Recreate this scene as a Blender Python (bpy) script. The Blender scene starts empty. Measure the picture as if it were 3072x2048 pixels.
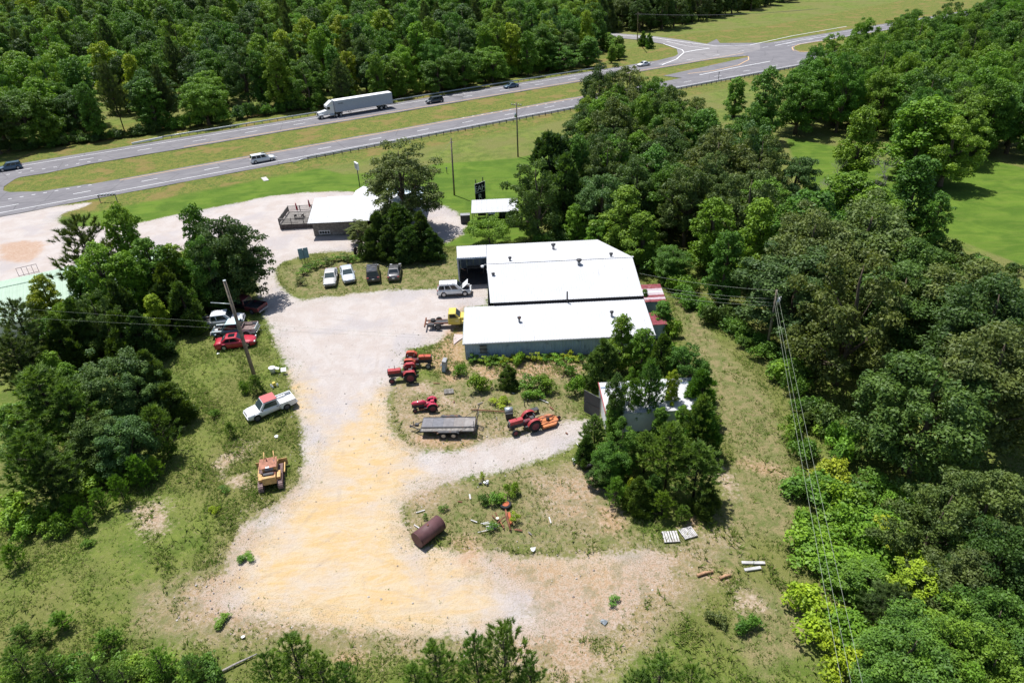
import bpy, math, random
import numpy as np
from mathutils import Vector, Matrix
random.seed(7); RNG = np.random.default_rng(7)
PI = math.pi
SC = bpy.context.scene
COL = SC.collection

# ------------------------------------------------------------------ camera
CAM_H = 41.0; PITCH = math.radians(31.25); ROLL = math.radians(2.72); FPX = 2048.0
cp, sp, cr, sr = math.cos(PITCH), math.sin(PITCH), math.cos(ROLL), math.sin(ROLL)
fwd = Vector((0, cp, -sp)); r0 = Vector((1, 0, 0)); d0 = Vector((0, -sp, -cp))
c_right = cr * r0 + sr * d0
c_down = -sr * r0 + cr * d0
cam_d = bpy.data.cameras.new('camera')
cam_d.sensor_width = 36; cam_d.lens = 24.0; cam_d.clip_end = 5000; cam_d.clip_start = 0.5
cam = bpy.data.objects.new('camera', cam_d); COL.objects.link(cam)
m = Matrix((c_right, -c_down, -fwd)).transposed().to_4x4()
m.translation = Vector((0, 0, CAM_H)); cam.matrix_world = m
SC.camera = cam

def G(px, py, z=0.0):
    """photo pixel (3072x2048) -> world point on the plane at height z"""
    u = (px - 1536) / FPX; v = (py - 1024) / FPX
    d = u * c_right + v * c_down + fwd
    t = (z - CAM_H) / d.z
    return Vector((d.x * t, d.y * t, z))
def PX(X, Y, Z):
    d = Vector((X, Y, Z - CAM_H)); k = d.dot(fwd)
    return 1536 + FPX * d.dot(c_right) / k, 1024 + FPX * d.dot(c_down) / k

# ------------------------------------------------------------------ light
SUN_DIR = Vector((0.25, -0.31, -1.0)).normalized()
w = bpy.data.worlds.new('World'); SC.world = w; w.use_nodes = True
nt = w.node_tree; bg = nt.nodes['Background']
sky = nt.nodes.new('ShaderNodeTexSky'); sky.sky_type = 'NISHITA'; sky.sun_disc = False
sky.sun_elevation = math.asin(-SUN_DIR.z); sky.sun_rotation = math.atan2(-SUN_DIR.x, -SUN_DIR.y)
sky.air_density = 1.0; sky.dust_density = 1.0
nt.links.new(sky.outputs[0], bg.inputs[0]); bg.inputs[1].default_value = 0.095
sl = bpy.data.lights.new('sun', 'SUN'); sl.energy = 5.0; sl.angle = math.radians(0.5); sl.color = (1, 0.98, 0.945)
sun = bpy.data.objects.new('sun', sl); COL.objects.link(sun)
sun.rotation_euler = SUN_DIR.to_track_quat('-Z', 'Y').to_euler(); sun.location = (0, 0, 100)
SC.view_settings.view_transform = 'Standard'; SC.view_settings.look = 'None'
SC.view_settings.exposure = 0.42; SC.view_settings.gamma = 1.0
SC.view_settings.use_curve_mapping = False
SC.cycles.max_bounces = 5; SC.cycles.diffuse_bounces = 3; SC.cycles.glossy_bounces = 2
SC.cycles.transmission_bounces = 3; SC.cycles.transparent_max_bounces = 4
SC.cycles.caustics_reflective = False; SC.cycles.caustics_refractive = False

# ------------------------------------------------------------------ node helpers
class NB:
    def __init__(s, name):
        s.m = bpy.data.materials.new(name); s.m.use_nodes = True
        s.t = s.m.node_tree; s.b = s.t.nodes['Principled BSDF']; s.out = s.t.nodes['Material Output']
        s.pos = None
    def n(s, typ, **kw):
        n = s.t.nodes.new(typ)
        for k, v in kw.items(): setattr(n, k, v)
        return n
    def lk(s, a, b): s.t.links.new(a, b)
    def P(s):
        if s.pos is None: s.pos = s.n('ShaderNodeNewGeometry').outputs['Position']
        return s.pos
    def noise(s, scale, detail=2, rough=0.5, vec=None, stretch=None, dist=0):
        n = s.n('ShaderNodeTexNoise'); n.inputs['Scale'].default_value = scale
        n.inputs['Detail'].default_value = detail; n.inputs['Roughness'].default_value = rough
        n.inputs['Distortion'].default_value = dist
        v = vec or s.P()
        if stretch:
            mp = s.n('ShaderNodeMapping'); s.lk(v, mp.inputs[0])
            mp.inputs['Rotation'].default_value = (0, 0, stretch[0]); mp.inputs['Scale'].default_value = stretch[1:]
            v = mp.outputs[0]
        s.lk(v, n.inputs['Vector']); return n.outputs['Fac']
    def obj(s): return s.n('ShaderNodeTexCoord').outputs['Object']
    def inp(s, sock, v):
        if isinstance(v, (int, float)): sock.default_value = v
        elif isinstance(v, (tuple, list)): sock.default_value = (*v, 1) if len(v) == 3 else v
        else: s.lk(v, sock)
    def math(s, op, a, b=0.0, c=None, clamp=False):
        n = s.n('ShaderNodeMath', operation=op, use_clamp=clamp); s.inp(n.inputs[0], a); s.inp(n.inputs[1], b)
        if c is not None: s.inp(n.inputs[2], c)
        return n.outputs[0]
    def rng(s, v, a, b, c=0.0, d=1.0):
        n = s.n('ShaderNodeMapRange', interpolation_type='SMOOTHSTEP'); s.inp(n.inputs[0], v)
        for i, x in enumerate((a, b, c, d)): s.inp(n.inputs[i + 1], x)
        return n.outputs[0]
    def mix(s, f, a, b, mode='MIX'):
        n = s.n('ShaderNodeMix', data_type='RGBA', blend_type=mode)
        s.inp(n.inputs[0], f); s.inp(n.inputs[6], a); s.inp(n.inputs[7], b); return n.outputs[2]
    def attr(s, name):
        return s.n('ShaderNodeAttribute', attribute_name=name).outputs['Fac']
    def bump(s, h, st=0.4, dist=0.05):
        n = s.n('ShaderNodeBump'); n.inputs['Strength'].default_value = st; n.inputs['Distance'].default_value = dist
        s.lk(h, n.inputs['Height']); s.lk(n.outputs[0], s.b.inputs['Normal'])
    def base(s, c, rough=0.8, spec=0.3, metal=0.0):
        s.inp(s.b.inputs['Base Color'], c); s.inp(s.b.inputs['Roughness'], rough)
        s.b.inputs['Specular IOR Level'].default_value = spec; s.b.inputs['Metallic'].default_value = metal
        return s.m

MATS = {}
def plain(name, c, rough=0.6, spec=0.4, metal=0.0, var=0.12, vscale=3.0, coat=0.0, stain=None, sscale=1.2, sth=0.55):
    """simple painted / worn surface with slight mottling and optional stains"""
    if name in MATS: return MATS[name]
    b = NB(name)
    f = b.noise(vscale, 4, 0.6, b.obj())
    lo = tuple(x * (1 - var) for x in c); hi = tuple(min(1, x * (1 + var)) for x in c)
    col = b.mix(b.rng(f, 0.3, 0.7), lo, hi)
    if stain:
        f2 = b.noise(sscale, 6, 0.65, b.obj())
        col = b.mix(b.rng(f2, sth, sth + 0.1), col, stain)
    b.base(col, rough, spec, metal)
    b.b.inputs['Coat Weight'].default_value = coat; b.b.inputs['Coat Roughness'].default_value = 0.08
    b.bump(b.noise(vscale * 12, 2, 0.5, b.obj()), 0.05, 0.01)
    MATS[name] = b.m; return b.m
def paint(name, c, var=0.05, coat=0.6, rough=0.35, metal=0.0, dust=0.12):
    if name in MATS: return MATS[name]
    b = NB(name)
    f = b.noise(2.2, 5, 0.65, b.obj())
    dusty = tuple(x * (1 - dust) + y * dust for x, y in zip(c, (0.45, 0.38, 0.3)))
    col = b.mix(b.rng(f, 0.35, 0.75), c, dusty)
    b.base(col, b.rng(f, 0.3, 0.8, rough, rough + 0.2), 0.5, metal)
    b.b.inputs['Coat Weight'].default_value = coat; b.b.inputs['Coat Roughness'].default_value = 0.07
    MATS[name] = b.m; return b.m

# ------------------------------------------------------------------ mesh helpers
def bevel(o, wd=0.03, seg=2, ang=35):
    md = o.modifiers.new('bevel', 'BEVEL'); md.width = wd; md.segments = seg; md.limit_method = 'ANGLE'
    md.angle_limit = math.radians(ang); md.harden_normals = False
    return o
class MB:
    def __init__(s): s.v = []; s.f = []; s.s = []
    def add(s, vs, fs, smooth=False):
        o = len(s.v); s.v += [tuple(v) for v in vs]; s.f += [tuple(i + o for i in f) for f in fs]; s.s += [smooth] * len(fs)
        return s
    def box(s, c, d, rz=0.0, rx=0.0, ry=0.0):
        R = (Matrix.Rotation(rz, 3, 'Z') @ Matrix.Rotation(ry, 3, 'Y') @ Matrix.Rotation(rx, 3, 'X')); c = Vector(c)
        vs = [c + R @ Vector((x * d[0] / 2, y * d[1] / 2, z * d[2] / 2)) for x in (-1, 1) for y in (-1, 1) for z in (-1, 1)]
        return s.add(vs, [(0, 1, 3, 2), (4, 6, 7, 5), (0, 4, 5, 1), (2, 3, 7, 6), (0, 2, 6, 4), (1, 5, 7, 3)])
    def rings(s, rings, cap=True, closed=True, smooth=True):
        n = len(rings[0]); vs = [v for r in rings for v in r]; fs = []
        for i in range(len(rings) - 1):
            for j in range(n if closed else n - 1):
                k = (j + 1) % n
                fs.append((i * n + j, i * n + k, (i + 1) * n + k, (i + 1) * n + j))
        s.add(vs, fs, smooth)
        if cap:
            o = len(s.v) - len(vs)
            s.f.append(tuple(o + j for j in range(n - 1, -1, -1))); s.s.append(False)
            q = o + (len(rings) - 1) * n
            s.f.append(tuple(q + j for j in range(n))); s.s.append(False)
        return s
    def tube(s, pts, rad, n=8, cap=True):
        pts = [Vector(p) for p in pts]
        if not isinstance(rad, (list, tuple)): rad = [rad] * len(pts)
        rings = []
        for i, p in enumerate(pts):
            t = (pts[min(i + 1, len(pts) - 1)] - pts[max(i - 1, 0)]).normalized()
            a = Vector((0, 0, 1)) if abs(t.z) < 0.9 else Vector((1, 0, 0))
            u = t.cross(a).normalized(); v = t.cross(u)
            rings.append([p + rad[i] * (math.cos(2 * PI * k / n) * u + math.sin(2 * PI * k / n) * v) for k in range(n)])
        return s.rings(rings, cap)
    def cyl(s, c, r, h, n=16, axis='Z', r2=None):
        c = Vector(c); r2 = r if r2 is None else r2
        ax = {'X': Vector((1, 0, 0)), 'Y': Vector((0, 1, 0)), 'Z': Vector((0, 0, 1))}[axis]
        return s.tube([c - ax * h / 2, c + ax * h / 2], [r, r2], n)
    def lathe_y(s, prof, n=20, c=(0, 0, 0)):
        """profile of (radius, y) closed, revolved around the y axis"""
        rings = [[(c[0] + r * math.cos(a), c[1] + y, c[2] + r * math.sin(a)) for r, y in prof]
                 for a in [2 * PI * k / n for k in range(n)]]
        rings.append(rings[0]); return s.rings(rings, cap=False)
    def prism(s, poly, y0, y1):
        """polygon in x,z extruded along y"""
        n = len(poly); vs = [(x, y0, z) for x, z in poly] + [(x, y1, z) for x, z in poly]
        fs = [tuple(range(n)), tuple(range(2 * n - 1, n - 1, -1))]
        fs += [(i, i + n, (i + 1) % n + n, (i + 1) % n) for i in range(n)]
        return s.add(vs, fs)
    def sheet(s, pts, th=0.02):
        """flat polygon of 3d points given thickness along its normal"""
        p = [Vector(q) for q in pts]; nn = (p[1] - p[0]).cross(p[2] - p[0]).normalized() * th; n = len(p)
        return s.add(p + [q + nn for q in p], [tuple(range(n - 1, -1, -1)), tuple(range(n, 2 * n))] +
                     [(i, (i + 1) % n, (i + 1) % n + n, i + n) for i in range(n)])
    def mesh(s, name, mat):
        me = bpy.data.meshes.new(name); me.from_pydata(s.v, [], s.f)
        me.polygons.foreach_set('use_smooth', s.s); me.update()
        if mat: me.materials.append(mat)
        return me
    def build(s, name, mat, parent=None, **kw): return link(name, s.mesh(name, mat), parent, **kw)
def link(name, me, parent=None, loc=None, rot=None, scale=None, kind=None, label=None):
    o = bpy.data.objects.new(name, me); COL.objects.link(o)
    if parent: o.parent = parent
    if loc is not None: o.location = loc
    if rot is not None: o.rotation_euler = rot
    if scale is not None: o.scale = scale
    if kind: o['kind'] = kind
    if label: o['label'] = label
    return o
def tag(o, label, cat, group=None):
    o['label'] = label; o['category'] = cat
    if group: o['group'] = group
    return o
def thing(name, loc, rz, label, cat, group=None):
    o = bpy.data.objects.new(name, None); COL.objects.link(o); o.empty_display_size = 0.3
    o.location = loc; o.rotation_euler = (0, 0, rz); return tag(o, label, cat, group)
def copy_tree(o, parent=None):
    c = o.copy(); COL.objects.link(c)
    if parent: c.parent = parent
    for ch in o.children: copy_tree(ch, c)
    return c
def bigmesh(name, V, F, mat, smooth=False):
    """V (n,3) float array, F (m,k) int array of equal-sided faces"""
    me = bpy.data.meshes.new(name); k = F.shape[1]
    me.vertices.add(len(V)); me.vertices.foreach_set('co', np.ascontiguousarray(V, dtype=np.float32).ravel())
    me.loops.add(F.size); me.loops.foreach_set('vertex_index', F.astype(np.int32).ravel())
    me.polygons.add(len(F)); me.polygons.foreach_set('loop_start', np.arange(0, F.size, k, dtype=np.int32))
    me.polygons.foreach_set('loop_total', np.full(len(F), k, dtype=np.int32))
    me.polygons.foreach_set('use_smooth', np.full(len(F), smooth))
    me.update(calc_edges=True)
    if mat: me.materials.append(mat)
    return me

# ------------------------------------------------------------------ traced ground zones (photo pixels on the 2352 wide view)
K = 3072 / 2352.0
def trace(pts): return np.array([tuple(G(x * K, y * K))[:2] for x, y in pts])
ZONES = {
 'gravel': [trace(p) for p in (
  [(-60,492),(60,483),(215,463),(200,472),(150,488),(125,505),(160,520),(230,520),(330,510),(430,488),(520,470),(620,450),(700,442),(760,440),(815,440),
   (860,452),(1000,466),(1040,480),(1065,505),(1072,520),(1060,540),(1030,555),(985,561),(870,577),(800,577),(740,577),(690,588),(650,600),(628,617),(638,648),(665,680),(700,688),
   (760,680),(860,668),(1000,662),(1060,655),(1120,640),(1122,700),(1062,705),(1045,755),(995,790),(935,800),(932,835),(905,870),(895,910),(893,960),(912,1008),(960,1032),(1040,1034),(1120,1008),(1200,995),
   (1300,965),(1380,958),(1345,1000),(1290,1038),(1200,1068),(1120,1085),(1050,1104),(960,1130),(925,1162),(928,1205),(945,1245),(1000,1262),(1100,1262),(1200,1275),(1350,1275),(1480,1262),(1540,1275),
   (1545,1320),(1480,1370),(1455,1420),(1400,1455),(1300,1462),(1150,1472),(1000,1462),(870,1456),(750,1440),(600,1425),(480,1398),(430,1385),(500,1335),(530,1262),(560,1200),(640,1150),(690,1110),(700,1050),(690,980),(675,920),
   (665,870),(650,820),(622,760),(602,700),(588,650),(578,600),(565,560),(540,540),(430,570),(330,600),(200,650),(95,700),(-60,720)],)],
 'yellow': [trace(p) for p in (
  [(800,965),(880,900),(900,960),(930,1028),(960,1090),(925,1130),(912,1170),(925,1230),(960,1275),(1090,1262),(1110,1330),(1130,1395),(1020,1440),(850,1458),(700,1440),(590,1400),(540,1330),(575,1262),(660,1180),(715,1110),(740,1040)],
  [(1180,1290),(1290,1285),(1400,1300),(1440,1330),(1380,1350),(1250,1345)],
  [(655,860),(700,880),(705,960),(690,960)])],
 'orange': [trace(p) for p in (
  [(1040,1240),(1100,1240),(1100,1275),(1080,1300),(1050,1290)], [(1000,795),(1060,760),(1066,870),(1030,880),(1000,850),(960,830)],
  [(1380,1170),(1420,1175),(1425,1210),(1390,1215)], [(1020,760),(1062,700),(1062,800),(1020,820)], [(960,1000),(1090,1008),(1080,1028),(990,1022)],
  [(1070,840),(1150,835),(1330,820),(1335,850),(1240,870),(1120,870)],[(1580,1180),(1615,1190),(1610,1215),(1570,1205)],
  [(1700,1060),(1790,1070),(1800,1085),(1740,1085)], [(780,1515),(830,1505),(860,1510),(800,1530)],
  [(1600,1308),(1680,1305),(1670,1325),(1610,1325)],[(0,560),(60,550),(110,560),(70,600),(0,600)])],
 'lawn': [trace(p) for p in (
  [(125,505),(150,488),(215,470),(310,450),(420,432),(550,405),(640,388),(700,378),(790,400),(860,396),(1000,376),(1100,370),(1190,362),(1260,346),(1330,335),(1330,420),(1240,480),(1215,548),(1120,560),(1010,566),(985,561),
   (1030,555),(1060,540),(1072,520),(1065,505),(1040,480),(1000,466),(860,452),(815,440),(760,440),(700,442),(620,450),(520,470),(430,488),(330,510),(230,520),(160,520)],
  [(1800,310),(1860,325),(1960,345),(2100,390),(2240,360),(2420,400),(2420,640),(2352,610),(2230,560),(2140,530),(2000,520),(1850,430)])],
 'median': [trace(p) for p in ([(1490,90),(1600,75),(1760,60),(2400,-60),(2700,-150),(2700,-50),(2380,10),(2170,18),(1930,65),(1760,88),(1650,105),(1560,104),(1490,92)],)],
 'dry': [trace(p) for p in (
  [(1545,690),(1590,685),(1640,775),(1700,835),(1760,900),(1800,1000),(1830,1100),(1835,1235),(1700,1245),(1655,1160),(1690,1050),(1640,950),(1600,850),(1570,760)],
  [(1540,1240),(1660,1235),(1720,1290),(1640,1340),(1560,1420),(1500,1500),(1420,1480),(1460,1420),(1545,1320)],
  [(640,610),(760,600),(1060,590),(1050,655),(860,668),(700,685),(650,650)],
  [(900,880),(1060,860),(1340,860),(1330,960),(1200,990),(1040,1030),(960,1030),(905,960)],
  [(930,1120),(1200,1075),(1380,1050),(1450,1200),(1500,1250),(1100,1262),(945,1240)],
  [(1700,1330),(1800,1350),(1900,1400),(1850,1500),(1750,1560),(1680,1450)],
  [(300,1350),(520,1290),(480,1400),(760,1440),(1300,1470),(1350,1550),(900,1500),(300,1470)])],
 'tan': [trace(p) for p in (
  [(1090,1255),(1200,1262),(1400,1262),(1560,1235),(1640,1200),(1680,1240),(1600,1300),(1560,1400),(1480,1470),(1400,1560),(1250,1568),(1150,1500),(1000,1475),(1120,1440),(1230,1420),(1180,1360),(1090,1330)],
  [(360,1380),(470,1320),(520,1260),(560,1190),(640,1140),(700,1100),(690,1130),(620,1200),(570,1290),(540,1380),(640,1430),(780,1445),(1000,1465),(1000,1500),(800,1490),(600,1470),(420,1450),(360,1420)],
  [(925,1130),(960,1118),(1060,1095),(1020,1150),(960,1190),(935,1235)], [(1200,1090),(1380,1060),(1400,1180),(1360,1240),(1250,1200)], [(1040,905),(1130,920),(1100,950),(1050,940)], [(1080,840),(1330,820),(1340,850),(1100,860)], [(950,920),(1060,900),(1050,950),(1180,960),(1250,930),(1310,955),(1180,1000),(1000,1020),(940,980)],
  [(890,895),(935,870),(960,940),(1000,1010),(960,1040),(905,1000)])],
 'bare': [trace(p) for p in (
  [(305,1160),(365,1150),(385,1210),(340,1235),(320,1200)], [(495,1065),(560,1015),(585,1015),(560,1050),(510,1075)], [(512,1095),(560,1085),(565,1115),(520,1118)],
  [(1150,1420),(1300,1450),(1390,1520),(1330,1560),(1190,1520)], [(1680,1350),(1740,1370),(1750,1400),(1690,1390)],
  [(480,1330),(560,1300),(600,1400),(760,1450),(560,1445),(430,1400)],
  [(1640,1065),(1680,1090),(1690,1140),(1660,1130),(1645,1100)],
  [(1010,905),(1050,915),(1040,935),(1010,925)],[(950,880),(1000,885),(990,905),(940,900)])],
}
def sdf(poly, X, Y):
    """signed distance, positive inside"""
    d = np.full(X.shape, 1e9); ins = np.zeros(X.shape, bool); n = len(poly)
    for i in range(n):
        ax, ay = poly[i]; bx, by = poly[(i + 1) % n]
        ex, ey = bx - ax, by - ay; wx, wy = X - ax, Y - ay
        t = np.clip((wx * ex + wy * ey) / (ex * ex + ey * ey + 1e-9), 0, 1)
        d = np.minimum(d, (wx - ex * t) ** 2 + (wy - ey * t) ** 2)
        c = ((ay <= Y) & (by > Y)) | ((by <= Y) & (ay > Y))
        with np.errstate(divide='ignore', invalid='ignore'):
            xi = ax + (Y - ay) / (by - ay if by != ay else 1e-9) * ex
        ins ^= c & (X < xi)
    d = np.sqrt(d); return np.where(ins, d, -d)
def zone(name, X, Y):
    return np.clip(np.maximum.reduce([sdf(p, X, Y) for p in ZONES[name]]), -6, 6)

# ------------------------------------------------------------------ ground material
def ground_material():
    b = NB('ground_cover')
    n_big = b.noise(0.07, 3, 0.6); n_mid = b.noise(0.45, 4, 0.65); n_f = b.noise(3.2, 4, 0.7); n_ff = b.noise(11, 3, 0.7)
    n_fine = b.noise(30, 2, 0.6)
    br = b.math('ADD', b.math('MULTIPLY', b.math('SUBTRACT', n_mid, 0.5), 2.6), b.math('MULTIPLY', b.math('SUBTRACT', n_f, 0.5), 2.4))
    br = b.math('ADD', br, b.math('MULTIPLY', b.math('SUBTRACT', n_ff, 0.5), 1.2))
    def mask(name, amp=1.0, w=0.35, off=0.0):
        return b.rng(b.math('ADD', b.math('MULTIPLY', br, amp), b.attr(name)), off - w, off + w)
    # rough grass
    g = b.mix(b.rng(n_mid, 0.38, 0.62), (0.085, 0.128, 0.02), (0.15, 0.188, 0.036))
    g = b.mix(b.rng(n_big, 0.4, 0.6), g, (0.15, 0.155, 0.045))
    g = b.mix(b.math('MULTIPLY', b.rng(n_f, 0.52, 0.7), 0.65), g, (0.24, 0.2, 0.1))
    g = b.mix(b.math('MULTIPLY', b.rng(n_ff, 0.5, 0.68), 0.6), g, (0.062, 0.085, 0.02))
    g = b.mix(b.math('MULTIPLY', b.rng(n_fine, 0.55, 0.72), 0.4), g, (0.27, 0.24, 0.12))
    # dry mown lane
    n_s = b.noise(1.3, 4, 0.7, dist=0.6)
    dry = b.mix(b.rng(n_s, 0.35, 0.65), (0.245, 0.2, 0.1), (0.11, 0.14, 0.036))
    dry = b.mix(b.math('MULTIPLY', b.rng(n_ff, 0.45, 0.65), 0.7), dry, (0.085, 0.085, 0.03))
    dry = b.mix(b.math('MULTIPLY', b.rng(n_fine, 0.5, 0.7), 0.5), dry, (0.33, 0.275, 0.16))
    col = b.mix(mask('dry', 1.0, 1.1), g, dry)
    # lawn
    lw = b.mix(b.rng(b.noise(0.22, 4, 0.6, dist=0.5), 0.38, 0.62), (0.07, 0.13, 0.015), (0.112, 0.18, 0.022))
    lw = b.mix(b.math('MULTIPLY', b.rng(b.noise(0.5, 3, 0.6, stretch=(0.5, 0.35, 1.6, 1)), 0.5, 0.62), 0.35), lw, (0.15, 0.19, 0.035))
    mow = b.math('SINE', b.math('ADD', b.math('MULTIPLY', b.noise(0.02, 1, 0.5), 60), b.math('MULTIPLY', b.noise(0.35, 3, 0.6, stretch=(0.5, 0.25, 2.6, 1)), 9)))
    lw = b.mix(b.math('MULTIPLY', b.rng(mow, -0.6, 1.0), 0.3), lw, (0.06, 0.11, 0.015))
    lw = b.mix(b.math('MULTIPLY', b.rng(n_ff, 0.5, 0.7), 0.35), lw, (0.06, 0.1, 0.012))
    col = b.mix(mask('lawn', 0.5, 0.5), col, lw)
    md = b.mix(b.rng(n_mid, 0.4, 0.62), (0.13, 0.15, 0.03), (0.08, 0.128, 0.02))
    md = b.mix(b.math('MULTIPLY', b.rng(n_f, 0.48, 0.62), 0.8), md, (0.25, 0.19, 0.065))
    md = b.mix(b.math('MULTIPLY', b.rng(b.noise(1.1, 4, 0.7), 0.5, 0.62), 0.7), md, (0.06, 0.085, 0.02))
    md = b.mix(b.math('MULTIPLY', b.rng(b.noise(0.16, 3, 0.6), 0.52, 0.62), 0.6), md, (0.22, 0.15, 0.06))
    col = b.mix(mask('median', 0.4, 0.8), col, md)
    # bare soil
    soil = b.mix(b.rng(n_f, 0.35, 0.65), (0.34, 0.23, 0.155), (0.42, 0.34, 0.26))
    soil = b.mix(b.math('MULTIPLY', b.rng(n_ff, 0.5, 0.62), 0.6), soil, (0.14, 0.13, 0.06))
    col = b.mix(mask('bare', 1.5, 0.7), col, soil)
    # gravel
    gv = b.mix(b.rng(b.noise(0.35, 5, 0.65), 0.38, 0.62), (0.42, 0.362, 0.33), (0.46, 0.415, 0.39))
    gv = b.mix(b.math('MULTIPLY', b.rng(b.noise(0.12, 3, 0.6), 0.5, 0.62), 0.6), gv, (0.37, 0.34, 0.345))
    gv = b.mix(b.math('MULTIPLY', b.rng(n_ff, 0.56, 0.72), 0.45), gv, (0.27, 0.235, 0.21))
    gv = b.mix(b.math('MULTIPLY', b.rng(b.noise(0.9, 3, 0.7, stretch=(1.2, 3.0, 0.4, 1)), 0.56, 0.68), 0.28), gv, (0.36, 0.3, 0.26))
    gv = b.mix(b.math('MULTIPLY', b.rng(n_fine, 0.54, 0.7), 0.35), gv, (0.52, 0.47, 0.44))
    # yellow clay spread over it, dragged in streaks
    st = b.noise(0.5, 5, 0.65, stretch=(0.2, 0.6, 1.8, 1), dist=1.6)
    yl = b.mix(b.rng(st, 0.35, 0.65), (0.5, 0.35, 0.175), (0.5, 0.4, 0.27))
    yl = b.mix(b.math('MULTIPLY', b.rng(b.noise(1.2, 4, 0.7, stretch=(-0.1, 0.3, 4.0, 1), dist=2.0), 0.6, 0.7), 0.45), yl, (0.42, 0.25, 0.11))
    ym = b.math('MULTIPLY', b.rng(b.math('ADD', b.attr('yellow'), b.math('MULTIPLY', b.math('SUBTRACT', n_mid, 0.5), 6.0)), -2.4, 1.8), b.rng(b.noise(0.2, 4, 0.7, dist=0.7), 0.3, 0.55, 0.5, 1.0))
    gv = b.mix(ym, gv, yl)
    tk_ = b.math('ABSOLUTE', b.math('SUBTRACT', b.attr('track'), 0.85))
    tm = b.math('MULTIPLY', b.rng(tk_, 0.3, 0.06), b.rng(b.noise(0.35, 4, 0.7), 0.46, 0.66))
    gv = b.mix(b.math('MULTIPLY', tm, 0.26), gv, (0.3, 0.23, 0.18))
    gm = b.attr('gravel')
    edge = b.rng(gm, 0.0, 3.2)        # thin weeds on the rim of the gravel
    col = b.mix(mask('gravel', 0.9, 0.4), col, gv)
    weeds = b.math('MULTIPLY', b.math('MULTIPLY', b.rng(n_ff, 0.54, 0.64), b.math('SUBTRACT', 1.0, edge)), b.rng(gm, -1.0, 0.3))
    col = b.mix(b.math('MULTIPLY', weeds, 0.75), col, (0.13, 0.13, 0.05))
    tn = b.mix(b.rng(n_f, 0.35, 0.65), (0.37, 0.235, 0.145), (0.41, 0.32, 0.255))
    tn = b.mix(b.math('MULTIPLY', b.rng(n_ff, 0.5, 0.6), 0.8), tn, (0.17, 0.15, 0.07))
    tn = b.mix(b.math('MULTIPLY', b.rng(b.noise(0.5, 4, 0.7), 0.5, 0.6), 0.55), tn, (0.15, 0.14, 0.06))
    col = b.mix(b.math('MULTIPLY', b.rng(b.math('ADD', b.attr('tan'), b.math('MULTIPLY', br, 2.2)), -1.8, 2.4), 0.85), col, tn)
    og = b.mix(b.rng(n_f, 0.35, 0.7), (0.36, 0.2, 0.11), (0.46, 0.33, 0.24))
    col = b.mix(b.math('MULTIPLY', mask('orange', 1.2, 0.8), 0.72), col, og)
    b.base(col, 0.95, 0.12)
    b.bump(b.math('ADD', b.math('MULTIPLY', n_ff, 0.7), b.math('ADD', b.math('MULTIPLY', n_f, 1.5), b.math('MULTIPLY', n_fine, 0.3))), 0.7, 0.12)
    return b.m
M_GROUND = ground_material()

# road axes (world): carriageway centre lines are Y = a + 0.5687 X
SL = 0.5687; RA = math.atan(SL); RU = Vector((math.cos(RA), math.sin(RA), 0)); RN = Vector((-math.sin(RA), math.cos(RA), 0))
UP0 = Vector((0, 209.05, 0)); LO0 = Vector((0, 178.2, 0))
def road(org, s, off, z=0.0): return org + RU * s + RN * off + Vector((0, 0, z))
def road_uv(org, p): d = Vector((p[0], p[1], 0)) - org; return d.dot(RU), d.dot(RN)

def axis(segs):
    out = [segs[0][0]]
    for a, c, st in segs:
        n = max(1, int(round((c - a) / st))); out += list(np.linspace(a, c, n + 1)[1:])
    return np.array(out)
TRACKS = [trace(p) for p in ([(600,560),(625,660),(700,780),(780,880),(812,1000),(800,1150),(845,1300),(1050,1385),(1250,1370)], [(1340,975),(1200,1030),(1050,1085),(900,1140),(780,1240),(650,1330),(520,1370)],
  [(560,1360),(700,1410),(850,1430),(1050,1410),(1250,1350),(1450,1320)], [(690,640),(740,720),(860,735),(960,710),(1060,690)], [(830,930),(905,1080),(930,1240),(1020,1330),(1180,1330)],
  [(645,700),(690,850),(760,980),(740,1120),(640,1240)], [(860,700),(850,820),(830,960),(850,1120),(800,1280),(820,1400)], [(1690,850),(1740,1000),(1760,1150),(1720,1280),(1560,1330)], [(1590,740),(1650,860),(1700,1000),(1700,1200),(1600,1290),(1400,1310)])]
def pathdist(X, Y):
    d = np.full(X.shape, 9.0)
    for p in TRACKS:
        for i in range(len(p) - 1):
            ax, ay = p[i]; ex, ey = p[i + 1][0] - ax, p[i + 1][1] - ay; wx, wy = X - ax, Y - ay
            t = np.clip((wx * ex + wy * ey) / (ex * ex + ey * ey), 0, 1); d = np.minimum(d, (wx - ex * t) ** 2 + (wy - ey * t) ** 2)
    return np.minimum(np.sqrt(d), 3)
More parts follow.
